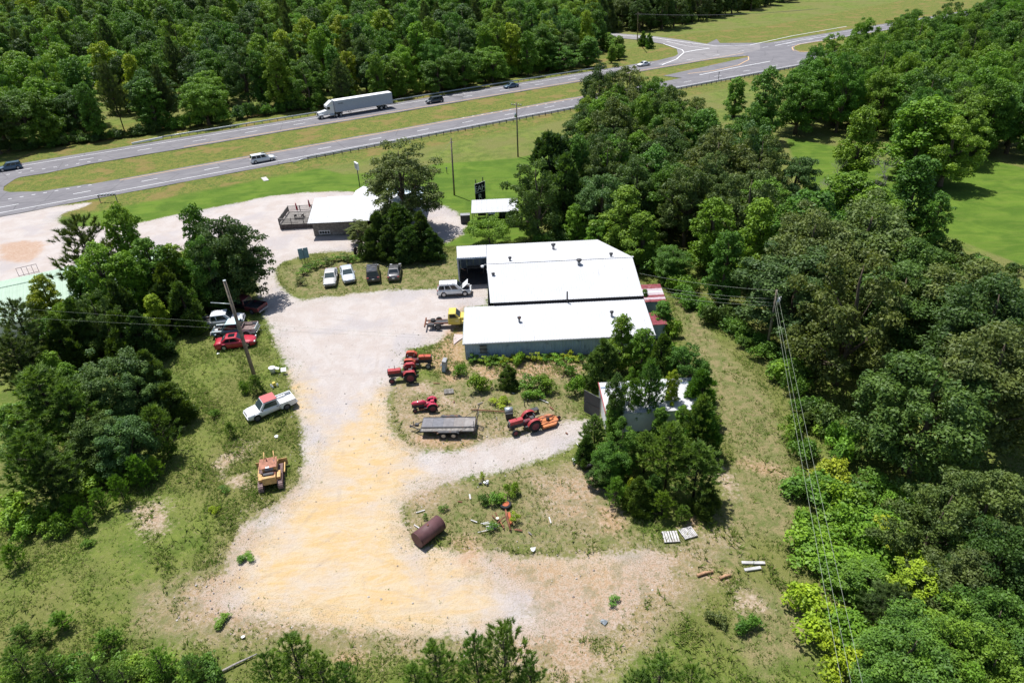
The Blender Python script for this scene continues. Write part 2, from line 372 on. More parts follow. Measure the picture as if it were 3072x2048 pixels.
def build_ground():
    xs = axis([(-1500, -300, 100), (-300, -110, 6), (-110, -48, 2.0), (-48, 44, 0.4), (44, 130, 2.0), (130, 330, 8), (330, 1500, 100)])
    ys = axis([(-300, 0, 30), (0, 24, 2), (24, 112, 0.45), (112, 230, 1.6), (230, 420, 4), (420, 1600, 80)])
    X, Y = np.meshgrid(xs, ys); nx, ny = len(xs), len(ys)
    Z = 0.05 * np.sin(X * 0.37 + 1.3 * np.sin(Y * 0.21)) * np.sin(Y * 0.29 + X * 0.11) - 0.06
    V = np.stack([X, Y, Z], -1).reshape(-1, 3)
    at = {k: zone(k, X, Y).ravel() for k in ZONES}
    at['track'] = pathdist(X, Y).ravel()
    # the strip between and beside the carriageways
    i = np.arange(nx - 1)[None, :] + np.arange(ny - 1)[:, None] * nx
    F = np.stack([i, i + 1, i + 1 + nx, i + nx], -1).reshape(-1, 4)
    s_off = (V[:, 0] * RN.x + (V[:, 1] - LO0.y) * RN.y)
    med = np.minimum(s_off - 3.0, 24 - s_off); far = np.minimum(s_off - 30, 60 - s_off)
    at['median'] = np.maximum(at['median'], np.clip(np.maximum(med, np.minimum(far, 6) - 0), -6, 6))
    at['median'] = np.maximum(at['median'], np.clip(np.minimum(-s_off - 3, 14 + s_off) , -6, 6) * 0.6)
    g = {k: v[F].mean(1) for k, v in at.items()}
    sel = {'gravel_yard': g['gravel'] > 0}
    rest = ~sel['gravel_yard']
    sel['mown_lawn'] = rest & (g['lawn'] > 0); rest &= ~sel['mown_lawn']
    sel['road_verge'] = rest & (g['median'] > 0); rest &= ~sel['road_verge']
    sel['rough_grass_ground'] = rest
    for name, msk in sel.items():
        f = F[msk]; u, inv = np.unique(f, return_inverse=True)
        me = bigmesh(name, V[u], inv.reshape(f.shape), M_GROUND, True)
        for k, v in at.items():
            a = me.attributes.new(k, 'FLOAT', 'POINT'); a.data.foreach_set('value', v[u].astype(np.float32))
        link(name, me, kind='structure')
build_ground()

# ------------------------------------------------------------------ roads
def asphalt(name, c1, c2):
    b = NB(name)
    rot = -RA
    f = b.noise(0.25, 4, 0.6); f2 = b.noise(14, 3, 0.7); f3 = b.noise(0.5, 3, 0.6, stretch=(rot, 0.05, 1.6, 1))
    col = b.mix(b.rng(f, 0.35, 0.65), c1, c2)
    col = b.mix(b.math('MULTIPLY', b.rng(f3, 0.5, 0.65), 0.25), col, tuple(x * 0.7 for x in c1))
    sx = b.n('ShaderNodeSeparateXYZ'); b.lk(b.P(), sx.inputs[0])
    of = b.math('ADD', b.math('MULTIPLY', sx.outputs[0], -math.sin(RA)), b.math('MULTIPLY', sx.outputs[1], math.cos(RA)))
    wv = b.math('COSINE', b.math('MULTIPLY', b.math('SUBTRACT', of, (UP0.y if 'worn' in name else LO0.y) * math.cos(RA)), 2 * PI / 1.83))
    col = b.mix(b.math('MULTIPLY', b.rng(wv, 0.2, -1.0), 0.22), col, tuple(x * 0.62 for x in c1))
    cr_ = b.n('ShaderNodeTexVoronoi', feature='DISTANCE_TO_EDGE'); cr_.inputs['Scale'].default_value = 0.11; b.lk(b.P(), cr_.inputs['Vector'])
    col = b.mix(b.math('MULTIPLY', b.rng(cr_.outputs['Distance'], 0.012, 0.004), 0.5), col, (0.06, 0.06, 0.06))
    col = b.mix(b.math('MULTIPLY', b.rng(f2, 0.5, 0.7), 0.35), col, tuple(x * 1.3 for x in c2))
    b.base(col, 0.85, 0.25); b.bump(f2, 0.2, 0.02); return b.m
M_ASPH = asphalt('worn_asphalt', (0.15, 0.143, 0.153), (0.185, 0.176, 0.184))
M_ASPH2 = asphalt('pale_asphalt', (0.2, 0.188, 0.19), (0.24, 0.225, 0.225))
def linemat(name, c):
    b = NB(name); f = b.noise(6, 5, 0.7)
    b.base(b.mix(b.rng(f, 0.52, 0.75), c, tuple(x * 0.45 + 0.1 for x in c)), 0.7, 0.3); return b.m
M_WLINE = linemat('white_road_paint', (0.8, 0.8, 0.8)); M_YLINE = linemat('yellow_road_paint', (0.68, 0.42, 0.2))
def strip(pts_l, pts_r, z):
    n = len(pts_l); vs = [(*p[:2], z) for p in pts_l] + [(*p[:2], z) for p in pts_r]
    return MB().add(vs, [(i, n + i, n + i + 1, i + 1) for i in range(n - 1)])
def band(org, s0, s1, a, c, z, step=12.0, wob=0.0):
    n = max(2, int(abs(s1 - s0) / step) + 1); ss = np.linspace(s0, s1, n)
    return strip([road(org, s, c + wob * random.uniform(-1, 1)) for s in ss], [road(org, s, a + wob * random.uniform(-1, 1)) for s in ss], z)
up_w = band(UP0, -420, 330, -5.0, 6.3, 0.03, 3, 0.12).build('westbound_carriageway', M_ASPH, kind='structure')
lo_e = band(LO0, -420, 330, -6.0, 5.0, 0.03, 3, 0.12).build('eastbound_carriageway', M_ASPH, kind='structure')
# median crossover at the left end and the junction on the right
def poly_sheet(name, pix, z, mat, parent=None, kind='structure'):
    pts = [G(x, y) for x, y in pix]
    if sum(pts[i].x * pts[(i + 1) % len(pts)].y - pts[(i + 1) % len(pts)].x * pts[i].y for i in range(len(pts))) < 0: pts.reverse()
    return MB().add([(p.x, p.y, z) for p in pts], [tuple(range(len(pts)))]).build(name, mat, parent, kind=kind)
poly_sheet('median_crossover', [(-220, 560), (0, 540), (60, 528), (34, 545), (12, 560), (10, 572), (30, 577), (90, 575), (0, 610), (-260, 650), (-420, 610)], 0.034, M_ASPH)
poly_sheet('left_turn_lane', [(270, 492), (140, 520), (60, 532), (20, 548), (-80, 560), (-80, 535), (60, 510), (180, 492), (300, 470)], 0.038, M_ASPH)
poly_sheet('right_turn_lane', [(270, 552), (120, 575), (20, 578), (-80, 600), (-80, 628), (100, 598), (300, 562)], 0.038, M_ASPH)
poly_sheet('junction_asphalt', [(1990, 228), (2245, 172), (2242, 168), (2130, 178), (1900, 215), (1900, 200), (2030, 168), (2072, 155), (2150, 118), (2160, 130), (2440, 128), (2385, 137),
    (2382, 148), (2400, 157), (2460, 155), (2520, 150), (2500, 180), (2350, 205), (2130, 245)], 0.036, M_ASPH)
side = [G(x, y) for x, y in [(1700, 118), (1835, 103), (1950, 112), (2040, 124), (2090, 138), (2160, 152)]]
side2 = [G(x, y) for x, y in [(1700, 130), (1835, 114), (1925, 122), (1995, 134), (2035, 150), (2020, 172), (1975, 190)]]
poly_sheet('side_road', [(1640, 112), (1760, 104), (1835, 100), (1950, 108), (2060, 122), (2140, 136), (2200, 139), (2280, 133), (2280, 150), (2160, 175), (2072, 185), (1970, 194), (2010, 180), (2034, 163),
    (2030, 148), (1990, 133), (1925, 121), (1835, 113), (1760, 118), (1640, 130)], 0.042, M_ASPH2)
LINES = bpy.data.objects
def mark(org, s0, s1, off, name, mat, parent, wd=0.14, z=0.048):
    return band(org, s0, s1, off - wd / 2, off + wd / 2, z, 30).build(name, mat, parent, kind='structure')
mark(UP0, -420, 62, 3.66, 'edge_line', M_WLINE, up_w, 0.17)
mark(UP0, -88, 96, -3.75, 'edge_line', M_YLINE, up_w, 0.24)
mark(LO0, -88, 40, 3.9, 'edge_line', M_YLINE, lo_e, 0.24)
mark(LO0, -420, 330, -3.66, 'edge_line', M_WLINE, lo_e, 0.17)
mark(UP0, 120, 330, 3.66, 'edge_line', M_WLINE, up_w, 0.17)
mark(UP0, 118, 330, -3.75, 'edge_line', M_WLINE, up_w, 0.17)
dm = band(Vector((0, 0, 0)), -1.52, 1.52, -0.09, 0.09, 0, 5).mesh('lane_dash', M_WLINE)
def dashes(org, px, py, parent, n0, n1):
    s, _ = road_uv(org, G(px, py))
    for k in range(n0, n1): link('lane_dash', dm, parent, loc=road(org, s + 12.19 * k, 0, 0.049), kind='structure')
dashes(UP0, 898.6, 372.7, up_w, -8, 24); dashes(LO0, 974, 445, lo_e, -9, 19)
dot = band(Vector((0, 0, 0)), -0.32, 0.32, -0.09, 0.09, 0, 5).mesh('turn_lane_dot', M_WLINE)
def dots(a, c, n, parent):
    A, C_ = G(*a), G(*c)
    for k in range(n):
        p = A.lerp(C_, k / (n - 1)); link('turn_lane_dot', dot, parent, loc=(p.x, p.y, 0.05), kind='structure')
dots((25, 524), (300, 481), 9, up_w); dots((30, 597), (270, 556), 8, lo_e); dots((1390, 354), (1740, 297), 14, lo_e)
def pline(name, pix, mat, parent, wd=0.15, z=0.052):
    p = [G(x, y) for x, y in pix]; L, R = [], []
    for i in range(len(p)):
        t = (p[min(i + 1, len(p) - 1)] - p[max(0, i - 1)]).normalized(); nrm = Vector((-t.y, t.x, 0)) * wd / 2
        L.append(p[i] + nrm); R.append(p[i] - nrm)
    return strip(L, R, z).build(name, mat, parent, kind='structure')
pline('edge_line', [(1835, 104), (1960, 114), (2060, 128), (2150, 139), (2250, 136), (2380, 108), (2540, 80)], M_WLINE, up_w, 0.35)
pline('stop_line', [(2052, 158), (2090, 151), (2128, 146)], M_WLINE, up_w, 0.5)
pline('edge_line', [(1990, 132), (2046, 150), (2052, 158), (2030, 178), (1985, 196)], M_WLINE, up_w, 0.3)
pline('edge_line', [(2000, 125), (2060, 139), (2128, 146)], M_WLINE, up_w, 0.2)
pline('edge_line', [(2063, 222), (2140, 213), (2215, 196), (2246, 180), (2245, 171), (2230, 169)], M_YLINE, lo_e, 0.3)
pline('edge_line', [(2098, 226), (2200, 205), (2310, 185)], M_WLINE, lo_e, 0.3)
pline('edge_line', [(2325, 138), (2400, 122), (2520, 103)], M_WLINE, up_w, 0.3)
pline('edge_line', [(2510, 118), (2400, 133), (2376, 143), (2380, 152), (2410, 157), (2480, 150)], M_YLINE, up_w, 0.3)
for a in ((2150, 161), (2105, 172), (2050, 176)):
    pass
# strip of road seen through the trees at the far right
poly_sheet('service_road', [(2620, 330), (2720, 240), (2760, 190), (2790, 180), (2760, 230), (2900, 270), (3072, 300), (3072, 330), (2900, 305), (2780, 280), (2690, 330), (2640, 350)], 0.04, M_ASPH2)

# ------------------------------------------------------------------ foliage
def leaf_material(name, trans=0.25, rough=0.5, spec=0.22, gain=1.0):
    b = NB(name); b.t.nodes.remove(b.b)
    oi = b.n('ShaderNodeObjectInfo')
    f = b.noise(0.9, 3, 0.6); f2 = b.noise(6, 2, 0.6)
    c = b.mix(b.rng(f, 0.35, 0.65), b.mix(1.0, oi.outputs['Color'], (0.66 * gain, 0.7 * gain, 0.75 * gain), 'MULTIPLY'), b.mix(1.0, oi.outputs['Color'], (1.25 * gain, 1.15 * gain, 1.0 * gain), 'MULTIPLY'))
    c = b.mix(b.math('MULTIPLY', b.rng(f2, 0.5, 0.7), 0.45), c, b.mix(1.0, oi.outputs['Color'], (1.5, 1.4, 1.0), 'MULTIPLY'))
    p = b.n('ShaderNodeBsdfPrincipled'); b.lk(c, p.inputs['Base Color']); p.inputs['Roughness'].default_value = rough
    p.inputs['Specular IOR Level'].default_value = spec
    t = b.n('ShaderNodeBsdfTranslucent'); b.lk(b.mix(1.0, c, (1.3, 1.35, 0.5), 'MULTIPLY'), t.inputs[0])
    mx = b.n('ShaderNodeMixShader'); mx.inputs[0].default_value = trans
    b.lk(p.outputs[0], mx.inputs[1]); b.lk(t.outputs[0], mx.inputs[2]); b.lk(mx.outputs[0], b.out.inputs[0])
    return b.m
M_LEAF = leaf_material('broad_leaves'); M_NEEDLE = leaf_material('needles', 0.32, 0.55, 0.3)
M_BARK = plain('bark', (0.13, 0.1, 0.075), 0.95, 0.1, var=0.35, vscale=6)
M_BARK_D = plain('dark_bark', (0.06, 0.05, 0.04), 0.95, 0.1, var=0.35, vscale=6)
M_DEAD = plain('dead_wood', (0.3, 0.27, 0.25), 0.9, 0.1, var=0.3, vscale=6)

def unit(v): return v / (np.linalg.norm(v, axis=1, keepdims=True) + 1e-9)
def leaf_quads(C, N, size, rng, aspect=0.6):
    """diamond leaves at C with normals N"""
    n = len(C); a = unit(np.cross(N, rng.normal(size=(n, 3)))); b_ = np.cross(N, a)
    s = size * rng.uniform(0.6, 1.35, (n, 1))
    V = np.stack([C - a * s, C - b_ * s * aspect, C + a * s, C + b_ * s * aspect], 1)
    V[:, 2] += N * s * 0.15
    return V.reshape(-1, 3), np.arange(4 * n).reshape(-1, 4)
def clump_leaves(cent, rad, per, size, rng, zsq=0.75, rand=0.8, up=0.35, core=None):
    """leaves in the outer shell of each clump"""
    Cs, Ns = [], []
    for c, r in zip(cent, rad):
        k = max(12, int(per * r * r)); d = unit(rng.normal(size=(k, 3)))
        d[:, 2] = np.where(d[:, 2] < -0.35, -d[:, 2], d[:, 2])
        rr = r * rng.uniform(0.45, 1.08, (k, 1)) ** 0.7
        lump = 1 + 0.22 * np.sin(d[:, :1] * 5 + c[0] * 3) * np.sin(d[:, 1:2] * 5 + c[1] * 2)
        p = c + d * rr * lump * np.array([1, 1, zsq])
        nn = d + rng.normal(size=(k, 3)) * rand + np.array([0, 0, up])
        Cs.append(p); Ns.append(unit(nn))
    return leaf_quads(np.vstack(Cs), np.vstack(Ns), size, rng)
def limb_mesh(name, H, r, cent, mat, rng, limbs=14, split=0.3, bend=0.4):
    mb = MB(); top = max(c[2] for c in cent) * 0.92
    pts = [(0, 0, -0.3), (0.05, 0.03, H * 0.12), (0.12 * r, 0.05, H * 0.4), (0.02, 0.1, top * 0.85), (0, 0, top)]
    R = 0.028 * H
    mb.tube(pts, [R * 1.35, R, R * 0.75, R * 0.35, R * 0.1], 7)
    idx = rng.permutation(len(cent))[:limbs]
    for i in idx:
        c = Vector(cent[i]); z0 = max(H * 0.14, c.z * rng.uniform(split, 0.7)); s = Vector((0.03, 0.03, z0))
        mid = s.lerp(c, 0.5) + Vector((0, 0, -bend * rng.uniform(0, 1)))
        rr = R * 0.42 * (1 - 0.4 * z0 / H)
        mb.tube([s, mid, c], [rr, rr * 0.6, rr * 0.2], 5)
    return mb.mesh(name, mat)
PROTO = {}
def proto(kind, crown, trunk, H, R): PROTO.setdefault(kind, []).append((crown, trunk, H, R))

def make_oak(seed, H=13.0, R=5.5, nc=125, leaf=0.155, per=225, kind='oak', base=0.08, cr_=(0.6, 1.35), flat=1.0):
    rng = np.random.default_rng(seed); cent, rad = [], []
    mains = [(rng.uniform(0, 2 * PI), rng.uniform(0.25, 0.6), rng.uniform(0.25, 0.85)) for _ in range(7)]
    while len(cent) < nc:
        d = unit(rng.normal(size=(1, 3)))[0]
        if d[2] < -0.75: continue
        lob = 1 + 0.16 * math.sin(3 * math.atan2(d[1], d[0]) + seed) + 0.12 * math.sin(5 * math.atan2(d[1], d[0]) + 2 * seed + 4 * d[2])
        rr = rng.uniform(0.35, 1.0) ** 0.45 * lob
        zc = H * (base + (1 - base) * 0.42); hz = H * (1 - base) * 0.55
        q = rng.uniform(*cr_)
        cent.append(np.array([d[0] * (R - q * 0.7) * rr, d[1] * (R - q * 0.7) * rr, zc + d[2] * (hz - q * 0.5) * rr * flat])); rad.append(q)
    V, F = clump_leaves(cent, rad, per, leaf, rng)
    proto(kind, bigmesh(kind + '_crown', V, F, M_LEAF), limb_mesh(kind + '_trunk', H, R, cent, M_BARK, rng, 16), H, R)
def make_gum(seed, H=12.0, R=3.4, kind='gum', nc=95, leaf=0.15, per=260):
    rng = np.random.default_rng(seed); cent, rad = [], []
    for i in range(nc):
        t = (i + rng.uniform(0, 1)) / nc; a = i * 2.39996 + rng.uniform(-0.5, 0.5)
        prof = (max(0.0, math.sin(PI * (0.05 + 0.88 * (1 - t)))) ** 0.7) * (0.85 + 0.2 * math.sin(t * 9 + seed) + 0.15 * math.sin(a * 2 + seed + t * 4))
        q = rng.uniform(0.55, 1.05) * (1.15 - 0.4 * t); rr = max(0, R * prof - q * 0.45) * rng.uniform(0.4, 1.05)
        cent.append(np.array([math.cos(a) * rr, math.sin(a) * rr, H * (0.07 + 0.88 * t)])); rad.append(q)
    V, F = clump_leaves(cent, rad, per, leaf, rng, zsq=0.85, rand=0.8)
    proto(kind, bigmesh(kind + '_crown', V, F, M_LEAF), limb_mesh(kind + '_trunk', H, R, cent, M_BARK, rng, 14, 0.55), H, R)
def needle_tufts(tips, dirs, rng, n=26, ln=0.5, wd=0.035, spread=0.9):
    T = len(tips); C = np.repeat(tips, n, 0); D = np.repeat(dirs, n, 0)
    C = C - D * rng.uniform(0, 0.75, (T * n, 1)) * ln * 1.3
    N = unit(D + rng.normal(size=(T * n, 3)) * spread * 0.6 + np.array([0, 0, 0.25]))
    side = unit(np.cross(N, rng.normal(size=(T * n, 3)))) * wd; L = ln * rng.uniform(0.6, 1.1, (T * n, 1))
    V = np.stack([C - side, C + side, C + N * L], 1).reshape(-1, 3)
    return V, np.arange(3 * T * n).reshape(-1, 3)
def make_pine(seed, H=11.0, R=2.9, base=0.25, kind='pine', whorl=0.62, per=7, n=40, ln=0.5, dens=1.0, up=0.35, wd=0.042):
    rng = np.random.default_rng(seed); tips, dirs = [], []; mb = MB(); z = H * base
    mb.tube([(0, 0, -0.2), (0.04, 0, H * 0.5), (0, 0.03, H * 0.98)], [0.013 * H, 0.009 * H, 0.02], 6)
    while z < H * 0.97:
        t = (z - H * base) / (H * (1 - base)); a0 = rng.uniform(0, 7); k = per if t < 0.85 else 4
        for j in range(k):
            if rng.uniform() > dens: continue
            a = a0 + 2 * PI * j / k + rng.uniform(-0.35, 0.35)
            L = R * (min(1, (1 - t) * 1.25 + 0.05) ** 0.8) * rng.uniform(0.55, 1.12) * (0.75 + 0.25 * min(1, t * 5))
            e = np.array([math.cos(a) * L, math.sin(a) * L, z + L * up * rng.uniform(0.3, 1.2)]); s = np.array([0, 0, z])
            mb.tube([s, s * 0.45 + e * 0.55 + np.array([0, 0, -0.12 * L]), e], [0.012 * L + 0.012, 0.008 * L + 0.008, 0.006], 4, cap=False)
            m_ = max(2, int(L * 2.6))
            for q in range(m_):
                f = 1 - q / m_ * 0.72
                off = rng.normal(size=3) * 0.17 * L * (0.25 + (1 - f) * 1.2 + 0.2); off[2] = abs(off[2]) * 0.8
                p = s * (1 - f) + e * f + off; d = unit(np.array([[math.cos(a) * 0.6, math.sin(a) * 0.6, 0.75]]) + rng.normal(size=(1, 3)) * 0.3)[0]
                tips.append(p + d * 0.15); dirs.append(d)
        z += whorl * rng.uniform(0.75, 1.25) * (1 - 0.3 * t)
    for q in range(5): tips.append(np.array([0, 0, H - q * 0.22])); dirs.append(np.array([0.05, 0, 1.0]))
    V, F = needle_tufts(np.array(tips), np.array(dirs), rng, n, ln, wd)
    proto(kind, bigmesh(kind + '_crown', V, F, M_NEEDLE), mb.mesh(kind + '_trunk', M_BARK_D), H, R)
def make_cedar(seed, H=7.0, R=2.1, kind='cedar', n=15000, leaf=0.15):
    rng = np.random.default_rng(seed)
    k = 110; cent, rad = [], []
    for i in range(k):
        t = rng.uniform(0, 1) ** 1.25; a = rng.uniform(0, 2 * PI); q = 0.5 * (1.1 - 0.6 * t)
        prof = (1 - t) ** 0.58 * (0.72 + 0.22 * math.sin(a * 3 + seed + 5 * t) + 0.14 * math.sin(a * 7 + 9 * t)) * (1 if t > 0.08 else 0.8) * rng.uniform(0.75, 1.12)
        cent.append(np.array([math.cos(a) * (R - q * 0.3) * prof, math.sin(a) * (R - q * 0.3) * prof, H * (0.04 + 0.93 * t)])); rad.append(q * rng.uniform(0.7, 1.2))
    Cs, Ns = [], []
    for c, r in zip(cent, rad):
        m_ = int(n / k); d = unit(rng.normal(size=(m_, 3)) + np.array([c[0], c[1], 0.6]) * 0.5); p = c + d * r * rng.uniform(0.2, 1.1, (m_, 1)) * np.array([1, 1, 1.35])
        Cs.append(p); Ns.append(unit(d + rng.normal(size=(m_, 3)) * 0.7))
    C = np.vstack(Cs); D = unit(np.vstack(Ns) * 0.7 + np.array([0, 0, 0.7])); m_ = len(C)
    side = unit(np.cross(D, rng.normal(size=(m_, 3)))) * leaf * 0.45; L = leaf * 1.7 * rng.uniform(0.7, 1.3, (m_, 1))
    V = np.stack([C - side, C + side, C + D * L], 1).reshape(-1, 3)
    proto(kind, bigmesh(kind + '_crown', V, np.arange(3 * m_).reshape(-1, 3), M_NEEDLE), limb_mesh(kind + '_trunk', H, R, cent, M_BARK_D, rng, 6), H, R)
def make_shrub(seed, H=1.6, R=1.5, kind='shrub', nc=16, leaf=0.1, per=420):
    rng = np.random.default_rng(seed); cent, rad = [], []
    for i in range(nc):
        a = rng.uniform(0, 2 * PI); rr = R * rng.uniform(0, 0.8) ** 0.7; q = rng.uniform(0.28, 0.55) * R * 0.75
        cent.append(np.array([math.cos(a) * rr, math.sin(a) * rr, H * rng.uniform(0.2, 0.72) * (1 - 0.35 * (rr / R) ** 2)])); rad.append(q)
    V, F = clump_leaves(cent, rad, per, leaf, rng, zsq=0.9, rand=0.9)
    mb = MB()
    for c in cent[:9]: mb.tube([(0, 0, -0.1), Vector(c) * 0.5 + Vector((0, 0, 0.1)), c], [0.04, 0.025, 0.01], 4)
    proto(kind, bigmesh(kind + '_crown', V, F, M_LEAF), mb.mesh(kind + '_stems', M_BARK), H, R)
for s in (1, 2, 3, 4): make_oak(s)
make_oak(5, 14.0, 5.2, 115, 0.15, 215, base=0.15, cr_=(0.5, 1.6)); make_oak(6, 12.0, 5.8, 110, 0.16, 215, base=0.05, cr_=(0.55, 1.25), flat=1.12)
for s in (11, 12, 13): make_gum(s)
for s in (21, 22): make_pine(s)
make_pine(23, 12, 4.2, 0.22, 'open_pine', 0.95, 5, 44, 0.6, 0.85, 0.55)
for s in (24, 25): make_pine(s, 8, 2.3, 0.05, 'tuft_pine', 0.62, 5, 60, 0.36, 0.9, 0.85, 0.022)
for s in (26, 27): make_pine(s, 3.2, 1.1, 0.04, 'sapling', 0.3, 6, 30, 0.3, 1.0, 0.7, 0.025)
for s in (31, 32, 33, 34): make_cedar(s)
for s in (41, 42, 43): make_shrub(s)
make_shrub(44, 2.2, 0.9, 'weed_bush', 14, 0.085, 500)
make_oak(51, 11.5, 4.6, 190, 0.115, 330, 'airy', 0.14, (0.45, 0.95), 1.1)
make_oak(52, 4.0, 3.4, 80, 0.09, 420, 'feathery', 0.2, (0.4, 0.8), 0.7)
def make_dead(seed):
    rng = np.random.default_rng(seed); mb = MB()
    def grow(p, d, L, r, dep):
        e = p + d * L; mb.tube([p, (p + e) / 2 + rng.normal(size=3) * L * 0.05, e], [r, r * 0.8, r * 0.6], 4, cap=False)
        if dep == 0: return
        for _ in range(4 if dep > 1 else 3):
            grow(p + (e - p) * rng.uniform(0.5, 1), unit((d + rng.normal(size=3) * 0.55 + np.array([0, 0, .12]))[None])[0], L * rng.uniform(0.5, 0.75), r * 0.5, dep - 1)
    grow(np.zeros(3), np.array([0, 0, 1.0]), 4.0, 0.13, 5)
    return mb.mesh('bare_branches', M_DEAD)

COLS = {
 'bright': (0.16, 0.285, 0.028), 'mid': (0.1, 0.21, 0.029), 'dark': (0.06, 0.115, 0.026), 'olive': (0.115, 0.165, 0.045),
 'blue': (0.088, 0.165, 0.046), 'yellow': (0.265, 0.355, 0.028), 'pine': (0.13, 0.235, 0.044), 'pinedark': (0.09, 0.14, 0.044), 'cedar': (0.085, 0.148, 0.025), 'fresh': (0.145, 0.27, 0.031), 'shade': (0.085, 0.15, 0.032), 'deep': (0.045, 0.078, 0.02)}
CNAME = {'bright': 'bright green', 'mid': 'mid green', 'dark': 'dark green', 'olive': 'olive grey', 'blue': 'bluish green', 'yellow': 'yellow green',
         'pine': 'green', 'pinedark': 'dull dark', 'cedar': 'dark green', 'fresh': 'fresh green', 'shade': 'shaded green', 'deep': 'very dark green'}
KNAME = {'oak': ('oak_tree', 'broadleaf tree', 'tree'), 'gum': ('sweetgum_tree', 'pointed tree', 'tree'), 'pine': ('pine_tree', 'pine tree', 'tree'),
         'open_pine': ('pine_tree', 'open branched pine', 'tree'), 'tuft_pine': ('pine_tree', 'young pine with upright needle tufts', 'tree'), 'sapling': ('pine_sapling', 'pine sapling', 'sapling'),
         'cedar': ('cedar_tree', 'dense conical cedar', 'tree'), 'shrub': ('shrub', 'rounded leafy shrub', 'shrub'), 'weed_bush': ('weed_bush', 'tall weedy bush', 'bush'),
         'airy': ('pecan_tree', 'airy tree', 'tree'), 'feathery': ('mimosa_tree', 'low feathery tree', 'tree')}
PLACED = []
def tree(kind, X, Y, H, R, col, label=None, group=None, z=0.0, lean=(0, 0), var=None, trunk=True):
    ps = PROTO[kind]; crown, tr, h0, rr0 = ps[var if var is not None else random.randrange(len(ps))]
    nm, kn, cat = KNAME[kind]
    label = label or (CNAME[col] + ' ' + kn)
    t = thing(nm, (X, Y, z), random.uniform(0, 2 * PI), label, cat, group)
    t.rotation_euler = (lean[0], lean[1], t.rotation_euler[2])
    t.scale = (R / rr0 * random.uniform(0.93, 1.07), R / rr0 * random.uniform(0.93, 1.07), H / h0)
    c = COLS[col]; j = random.uniform(0.85, 1.15); jr = random.uniform(0.9, 1.12)
    o = link('crown', crown, t); o.color = (c[0] * j * jr, c[1] * j, c[2] * j * random.uniform(0.85, 1.15), 1)
    if trunk: link('stems' if kind in ('shrub', 'weed_bush') else 'trunk', tr, t)
    PLACED.append((X, Y, R)); return t
def tree_px(kind, tx, ty, H, R, col, label=None, group=None, **kw):
    """place a tree by the photo position of its top and its height"""
    p = G(tx, ty, H * 0.97); return tree(kind, p.x, p.y, H, R, col, label, group, **kw)

# --- clearly separate trees, each with its own description
T = tree_px
# left clump around the green roof and the parked trucks
T('open_pine', 222, 655, 13, 5.0, 'pinedark', 'tall open pine with twisted branches beside the green metal roof')
T('gum', 345, 622, 13.5, 3.0, 'bright', 'tallest bright green spire behind the left clump beside the open pine')
T('gum', 275, 735, 11.5, 3.1, 'bright', 'bright green sweetgum in front of the open pine, left clump')
T('gum', 425, 715, 10.5, 3.2, 'mid', 'mid green sweetgum right of the tallest spire in the left clump')
T('gum', 360, 760, 10, 3.0, 'bright', 'bright green sweetgum in the middle of the left clump')
T('gum', 568, 618, 12.5, 2.8, 'fresh', 'tall narrow fresh green tree left of the dark feathery oak by the drive')
T('oak', 655, 655, 12, 4.6, 'dark', 'big dark feathery oak over the drive behind the dark red pickup', var=1)
T('oak', 690, 730, 8.5, 2.9, 'dark', 'lower dark oak limb tree hanging over the dark red pickup', var=2)
T('oak', 600, 730, 9.5, 3.0, 'mid', 'mid green tree in front of the tall narrow fresh green tree')
T('cedar', 480, 800, 8, 2.6, 'cedar', 'dark cedar in the middle of the left clump behind the yellow green sapling')
T('cedar', 525, 845, 7, 2.4, 'cedar', 'dark cedar right of the middle cedar, left clump, by the white crew pickup')
T('cedar', 592, 805, 6.5, 2.2, 'cedar', 'dark cedar nearest the white crew pickup')
T('oak', 645, 845, 4.0, 1.4, 'mid', 'small round green tree beside the leaning pole top')
T('gum', 450, 885, 6, 1.8, 'yellow', 'small yellow green sapling tree against dark cedars')
T('gum', 112, 830, 8, 2.2, 'yellow', 'yellow green tree against the green metal roof')
T('gum', 95, 885, 6.5, 2.0, 'yellow', 'lower yellow green tree at the near edge of the green metal roof')
T('oak', 175, 895, 7, 2.4, 'fresh', 'fresh green round tree beside the green metal roof corner')
T('cedar', 205, 905, 7.5, 2.3, 'cedar', 'dark cedar left of centre in the lower left clump')
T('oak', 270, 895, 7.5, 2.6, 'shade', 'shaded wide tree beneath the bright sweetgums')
T('cedar', 340, 930, 7, 2.4, 'cedar', 'dark cedar on the edge of the clearing beside the fallen white branch')
T('cedar', 160, 960, 6.5, 2.4, 'cedar', 'dark cedar where the two wires cross the left clump')
T('oak', 105, 955, 6, 2.4, 'mid', 'green low tree left of the wire crossing')
T('gum', 500, 735, 9, 2.8, 'bright', 'bright green sweetgum right of the mid green one over the green roof end')
T('gum', 530, 770, 7, 2.4, 'fresh', 'fresh green tree hiding the far end of the green roof')
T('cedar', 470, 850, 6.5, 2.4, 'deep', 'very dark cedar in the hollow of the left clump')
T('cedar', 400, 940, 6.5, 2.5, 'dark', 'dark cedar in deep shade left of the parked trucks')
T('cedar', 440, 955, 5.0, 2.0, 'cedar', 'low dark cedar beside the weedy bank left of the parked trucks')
T('open_pine', 30, 905, 9, 3.4, 'pinedark', 'dark pine at the left edge of the photo against the green roof')
T('pine', 20, 1010, 8, 3.0, 'pinedark', 'dark pine at the left edge below the green roof')
T('cedar', 70, 1015, 6, 2.4, 'dark', 'dark cedar near the left edge below the green roof')
T('gum', 265, 800, 8, 2.6, 'mid', 'mid green tree filling the middle of the left clump')
T('gum', 210, 800, 8, 2.2, 'fresh', 'fresh green tree between the open pine and the green roof')
